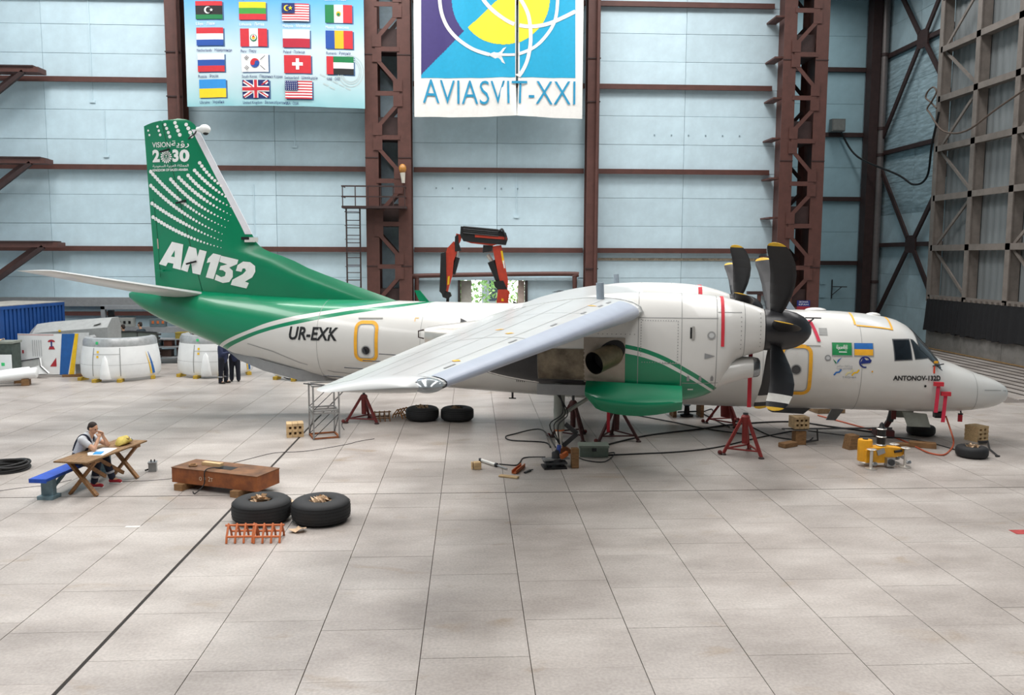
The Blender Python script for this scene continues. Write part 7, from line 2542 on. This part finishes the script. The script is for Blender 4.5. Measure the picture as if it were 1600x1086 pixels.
def hand(wrist, d, palm_n, side_v, curl=.6):
    """palm and five fingers; d = towards the knuckles, palm_n = out of the palm, side_v = towards the thumb"""
    w, d, n, s = Vector(wrist), Vector(d).normalized(), Vector(palm_n).normalized(), Vector(side_v).normalized()
    out = [('c', w, .026, w + d * .03, .030)]
    for q in (-.026, -.009, .009, .026):
        out.append(('c', w + d * .01 + s * q * .7, .016, w + d * .085 + s * q, .0135))
    for q, L in ((.027, .068), (.009, .078), (-.009, .073), (-.026, .056)):
        k0 = w + d * .088 + s * q
        a1 = curl * .8
        d1 = d * math.cos(a1) + n * math.sin(a1)
        k1 = k0 + d1 * L * .48
        a2 = curl * 1.8
        d2 = d * math.cos(a2) + n * math.sin(a2)
        k2 = k1 + d2 * L * .30
        a3 = curl * 2.3
        d3 = d * math.cos(a3) + n * math.sin(a3)
        out += [('c', k0, .0100, k1, .0092), ('c', k1, .0092, k2, .0085), ('c', k2, .0085, k2 + d3 * L * .22, .0075)]
    t0 = w + d * .025 + s * .026
    t1 = t0 + (d * .6 + s * .8).normalized() * .036
    t2 = t1 + (d * .85 + s * .25 + n * .45).normalized() * .030
    out += [('c', t0, .0135, t1, .0115), ('c', t1, .0115, t2, .0090)]
    return out


def head(c, f, up=(0, 0, 1)):
    """skull, jaw, nose, lips, brow and ears; f = gaze direction"""
    c, f, u = Vector(c), Vector(f).normalized(), Vector(up)
    s = u.cross(f).normalized()
    u = f.cross(s)
    Mx = Matrix((f, s, u)).transposed()
    P = lambda x, y, z: c + Mx @ Vector((x, y, z))
    return [('e', P(-.008, 0, .025), (.096, .076, .098), Mx), ('e', P(.025, 0, -.035), (.066, .060, .080), Mx), ('e', P(.052, 0, -.088), (.030, .030, .024), Mx),
            ('c', P(.088, 0, .012), .010, P(.108, 0, -.028), .014), ('c', P(.098, -.008, -.032), .009, P(.098, .008, -.032), .009),
            ('c', P(.082, -.020, -.058), .009, P(.082, .020, -.058), .009), ('c', P(.076, -.034, .022), .011, P(.076, .034, .022), .011),
            ('e', P(-.005, .078, -.005), (.020, .009, .032), Mx), ('e', P(-.005, -.078, -.005), (.020, .009, .032), Mx)], P, Mx


def face_bits(P, Mx, par, hair_parts):
    for sy in (-1, 1):
        MB().ball(tuple(P(.079, sy * .030, .004)), .011, 8).build('eye', M_hair, par)
        MB().cyl(tuple(P(.090, sy * .018, .022)), tuple(P(.082, sy * .045, .024)), .005, n=6).build('eyebrow', M_hair, par)
    MB().cyl(tuple(P(.091, -.018, -.057)), tuple(P(.091, .018, -.057)), .004, n=6).build('mouth', mat('lips', '#9C5F52', .6), par)
    return blob(hair_parts, .008, 2, 'hair', M_hair, par)


# --- the man at the table
hipw = Vector((-8.07, 17.22, 0))
t = thing('person', 'seated person in grey T-shirt and navy overalls, hands folded at the mouth', 'person', hipw, .03)
hd, P, Mx = head((.305, -.005, 1.205), (.93, -.22, -.34))
hip, waist, chest, neck = (0, 0, .56), (.04, 0, .70), (.13, 0, .93), (.22, 0, 1.06)
sh = {1: (.15, .185, 1.005), -1: (.15, -.185, 1.005)}
el = {1: (.50, .22, .815), -1: (.40, -.22, .815)}
wr = {1: (.475, .045, 1.035), -1: (.44, -.06, 1.03)}
kn = {1: (.46, .16, .53), -1: (.42, -.15, .52)}
an = {1: (.58, .17, .10), -1: (.34, -.16, .10)}
body = list(hd)
body += [('c', (.235, 0, 1.02), .062, (.275, 0, 1.12), .056), ('c', hip, .135, waist, .125), ('c', waist, .125, chest, .145), ('c', chest, .14, (.17, 0, 1.0), .11)]
for s in (1, -1):
    body += [('c', (.15, 0, 1.0), .085, sh[s], .068), ('c', sh[s], .062, el[s], .045), ('c', el[s], .044, wr[s], .028),
             ('c', (0, s * .09, .55), .10, kn[s], .066), ('c', kn[s], .062, an[s], .042), ('c', an[s], .042, (an[s][0] + .14, an[s][1], .045), .034)]
body += hand(wr[1], (.0, -.35, .9), (-.5, -.8, .0), (-.85, .3, .2), .75)
body += hand(wr[-1], (.05, .40, .9), (-.5, .8, .0), (-.85, -.3, .2), .75)
blob(body, .0075, 2, 'body', M_skin, t)
face_bits(P, Mx, t, [('e', P(-.022, 0, .052), (.094, .082, .083), Mx), ('e', P(-.055, 0, .0), (.058, .073, .075), Mx)])
tee = [('c', (.015, 0, .66), .142, chest, .158), ('c', chest, .156, (.175, 0, 1.01), .115), ('c', (.20, 0, 1.03), .085, (.225, 0, 1.06), .074)]
for s in (1, -1):
    e2 = Vector(sh[s]).lerp(Vector(el[s]), .52)
    tee += [('c', (.15, 0, 1.0), .10, sh[s], .082), ('c', sh[s], .080, e2, .066)]
blob(tee, .012, 2, 'tshirt', M_tee, t)
ov = [('c', (-.01, 0, .55), .158, (.03, 0, .68), .150)]
for s in (1, -1):
    ov += [('c', (0, s * .09, .55), .118, kn[s], .085), ('c', kn[s], .083, Vector(kn[s]).lerp(Vector(an[s]), .93), .068)]
blob(ov, .013, 2, 'overalls', M_navyc, t)
blob([('c', (.135, -.05, .76), .07, (.225, -.04, .93), .06), ('c', (.135, .05, .76), .07, (.225, .04, .93), .06)], .012, 2, 'overall_bib', M_navyc, t)
for s in (1, -1):
    pts = [(.26, s * .07, .93), (.265, s * .10, 1.0), (.20, s * .115, 1.085), (.10, s * .11, 1.075), (.0, s * .09, .95), (-.08, s * .06, .76)]
    MB().tube(smooth_path(pts, 5), .022, 6).build('strap', M_navyc, t)
    a_ = Vector(kn[s]).lerp(Vector(an[s]), .62)
    b_ = Vector(kn[s]).lerp(Vector(an[s]), .72)
    MB().tube([a_, b_], [.083, .081], 14).build('reflective_band', M_refl, t)
    f = Vector(an[s])
    blob([('c', (f.x - .03, f.y, .06), .048, (f.x + .15, f.y - .01, .045), .042), ('c', (f.x - .02, f.y, .08), .052, f + Vector((0, 0, .03)), .05)], .01, 2, 'shoe', mat('shoe_red', '#A8202E', .7), t)
    MB().loft([[(f.x + .06 + .135 * math.cos(q), f.y - .005 + .05 * math.sin(q), z) for q in [2 * PI * k / 16 for k in range(16)]] for z in (0.002, .028)]).build('shoe_sole', M_white, t)


# --- standing workers
def worker(p, rz, label, H, pose, jacket, legs_, gaze=(1, 0, -.05), shoes='#3A332D', band=True):
    t = thing('person', label, 'person', p, rz, None)
    k = H / 1.78
    S = lambda x, y, z: Vector((x * k, y * k, z * k))
    hd, P, Mx = head(S(.04, 0, 1.66), gaze)
    body = list(hd) + [('c', S(.0, 0, 1.42), .060, S(.025, 0, 1.56), .055), ('c', S(0, 0, .95), .135, S(0, 0, 1.12), .125), ('c', S(0, 0, 1.12), .125, S(0, 0, 1.32), .145), ('c', S(0, 0, 1.32), .14, S(0, 0, 1.40), .10)]
    jk = [('c', S(0, 0, .90), .165, S(0, 0, 1.12), .165), ('c', S(0, 0, 1.12), .168, S(0, 0, 1.32), .172), ('c', S(0, 0, 1.33), .15, S(0, 0, 1.42), .09)]
    tr = [('c', S(0, 0, .92), .145, S(0, 0, .98), .145)]
    for s in (1, -1):
        sh, el, wr, hd_ = S(0, s * .19, 1.40), S(*pose[s][0]), S(*pose[s][1]), pose[s][2]
        fx = .05 * s
        body += [('c', S(0, 0, 1.38), .085, sh, .068), ('c', sh, .062, el, .046), ('c', el, .044, wr, .028),
                 ('c', S(0, s * .09, .92), .10, S(.02 + fx, s * .11, .50), .066), ('c', S(.02 + fx, s * .11, .50), .062, S(fx, s * .12, .09), .042), ('c', S(fx, s * .12, .08), .042, S(fx + .15, s * .13, .04), .034)]
        body += hand(wr, *hd_)
        jk += [('c', S(0, 0, 1.38), .10, sh, .086), ('c', sh, .084, el, .066), ('c', el, .066, el.lerp(wr, .88), .05)]
        tr += [('c', S(0, s * .09, .92), .125, S(.02 + fx, s * .11, .50), .092), ('c', S(.02 + fx, s * .11, .50), .09, S(fx, s * .12, .10), .078)]
    blob(body, .0085, 2, 'body', M_skin, t)
    face_bits(P, Mx, t, [('e', P(-.02, 0, .05), (.096, .083, .086), Mx), ('e', P(-.055, 0, .0), (.058, .074, .08), Mx)])
    blob(jk, .014, 2, 'jacket', jacket, t)
    blob(tr, .014, 2, 'trousers', legs_, t)
    for s in (1, -1):
        fx = .05 * s
        f = S(fx, s * .12, .05)
        blob([('c', (f.x - .04, f.y, .048), .046, (f.x + .15, f.y + s * .01, .042), .040), ('c', (f.x, f.y, .06), .05, (f.x, f.y, .12), .05)], .011, 2, 'shoe', mat('shoe_' + shoes, shoes, .7), t)
        if band: MB().tube([S(fx, s * .12, .24), S(fx, s * .12, .29)], [.089, .091], 14).build('reflective_band', M_refl, t)
    return t


down = lambda s: ((-.02, s * .27, 1.12), (.04, s * .27, .87), ((.1, 0, -1), (0, -s, 0), (1, 0, 0), .5))
M_nv2 = mat('navy_jacket', '#2C3556', .85, var=.12, scale=12)
M_nv3 = mat('dark_navy_trousers', '#1A1D2B', .85, var=.12, scale=12)
worker(F(349, 599), -.15, 'person in navy work suit with arms raised in front, beside the white cowl ring', 1.76,
       {1: ((.10, .25, 1.16), (.34, .10, 1.24), ((1, -.4, .1), (0, -1, -.2), (0, .2, 1), .6)), -1: ((.10, -.26, 1.14), (.36, -.12, 1.20), ((1, .4, .1), (0, 1, -.2), (0, -.2, 1), .6))}, M_nv2, M_nv3, (1, 0, .15))
worker(F(367.5, 596), 1.9, 'person in dark navy work suit standing with arms hanging, head hidden by the tail', 1.78, {1: down(1), -1: down(-1)}, M_nv2, M_nv3, (.9, .3, .1), '#16161A', False)
M_dk = mat('dark_teal_overall', '#26343C', .85)
worker(Vector(((203 - 736) / 34.85, 37.30, 0)), 2.6, 'person standing behind the fixture panel, only the dark-haired head showing beside the control cabinet', 1.72, {1: down(1), -1: down(-1)}, M_dk, M_dk, (1, 0, -.2), '#16161A', False)
worker(Vector(((229 - 736) / 34.85, 37.30, 0)), 2.9, 'person in dark clothes behind the toothed fixture panel, head and shoulders showing', 1.84, {1: down(1), -1: down(-1)}, M_dk, M_dk, (1, 0, -.1), '#16161A', False)
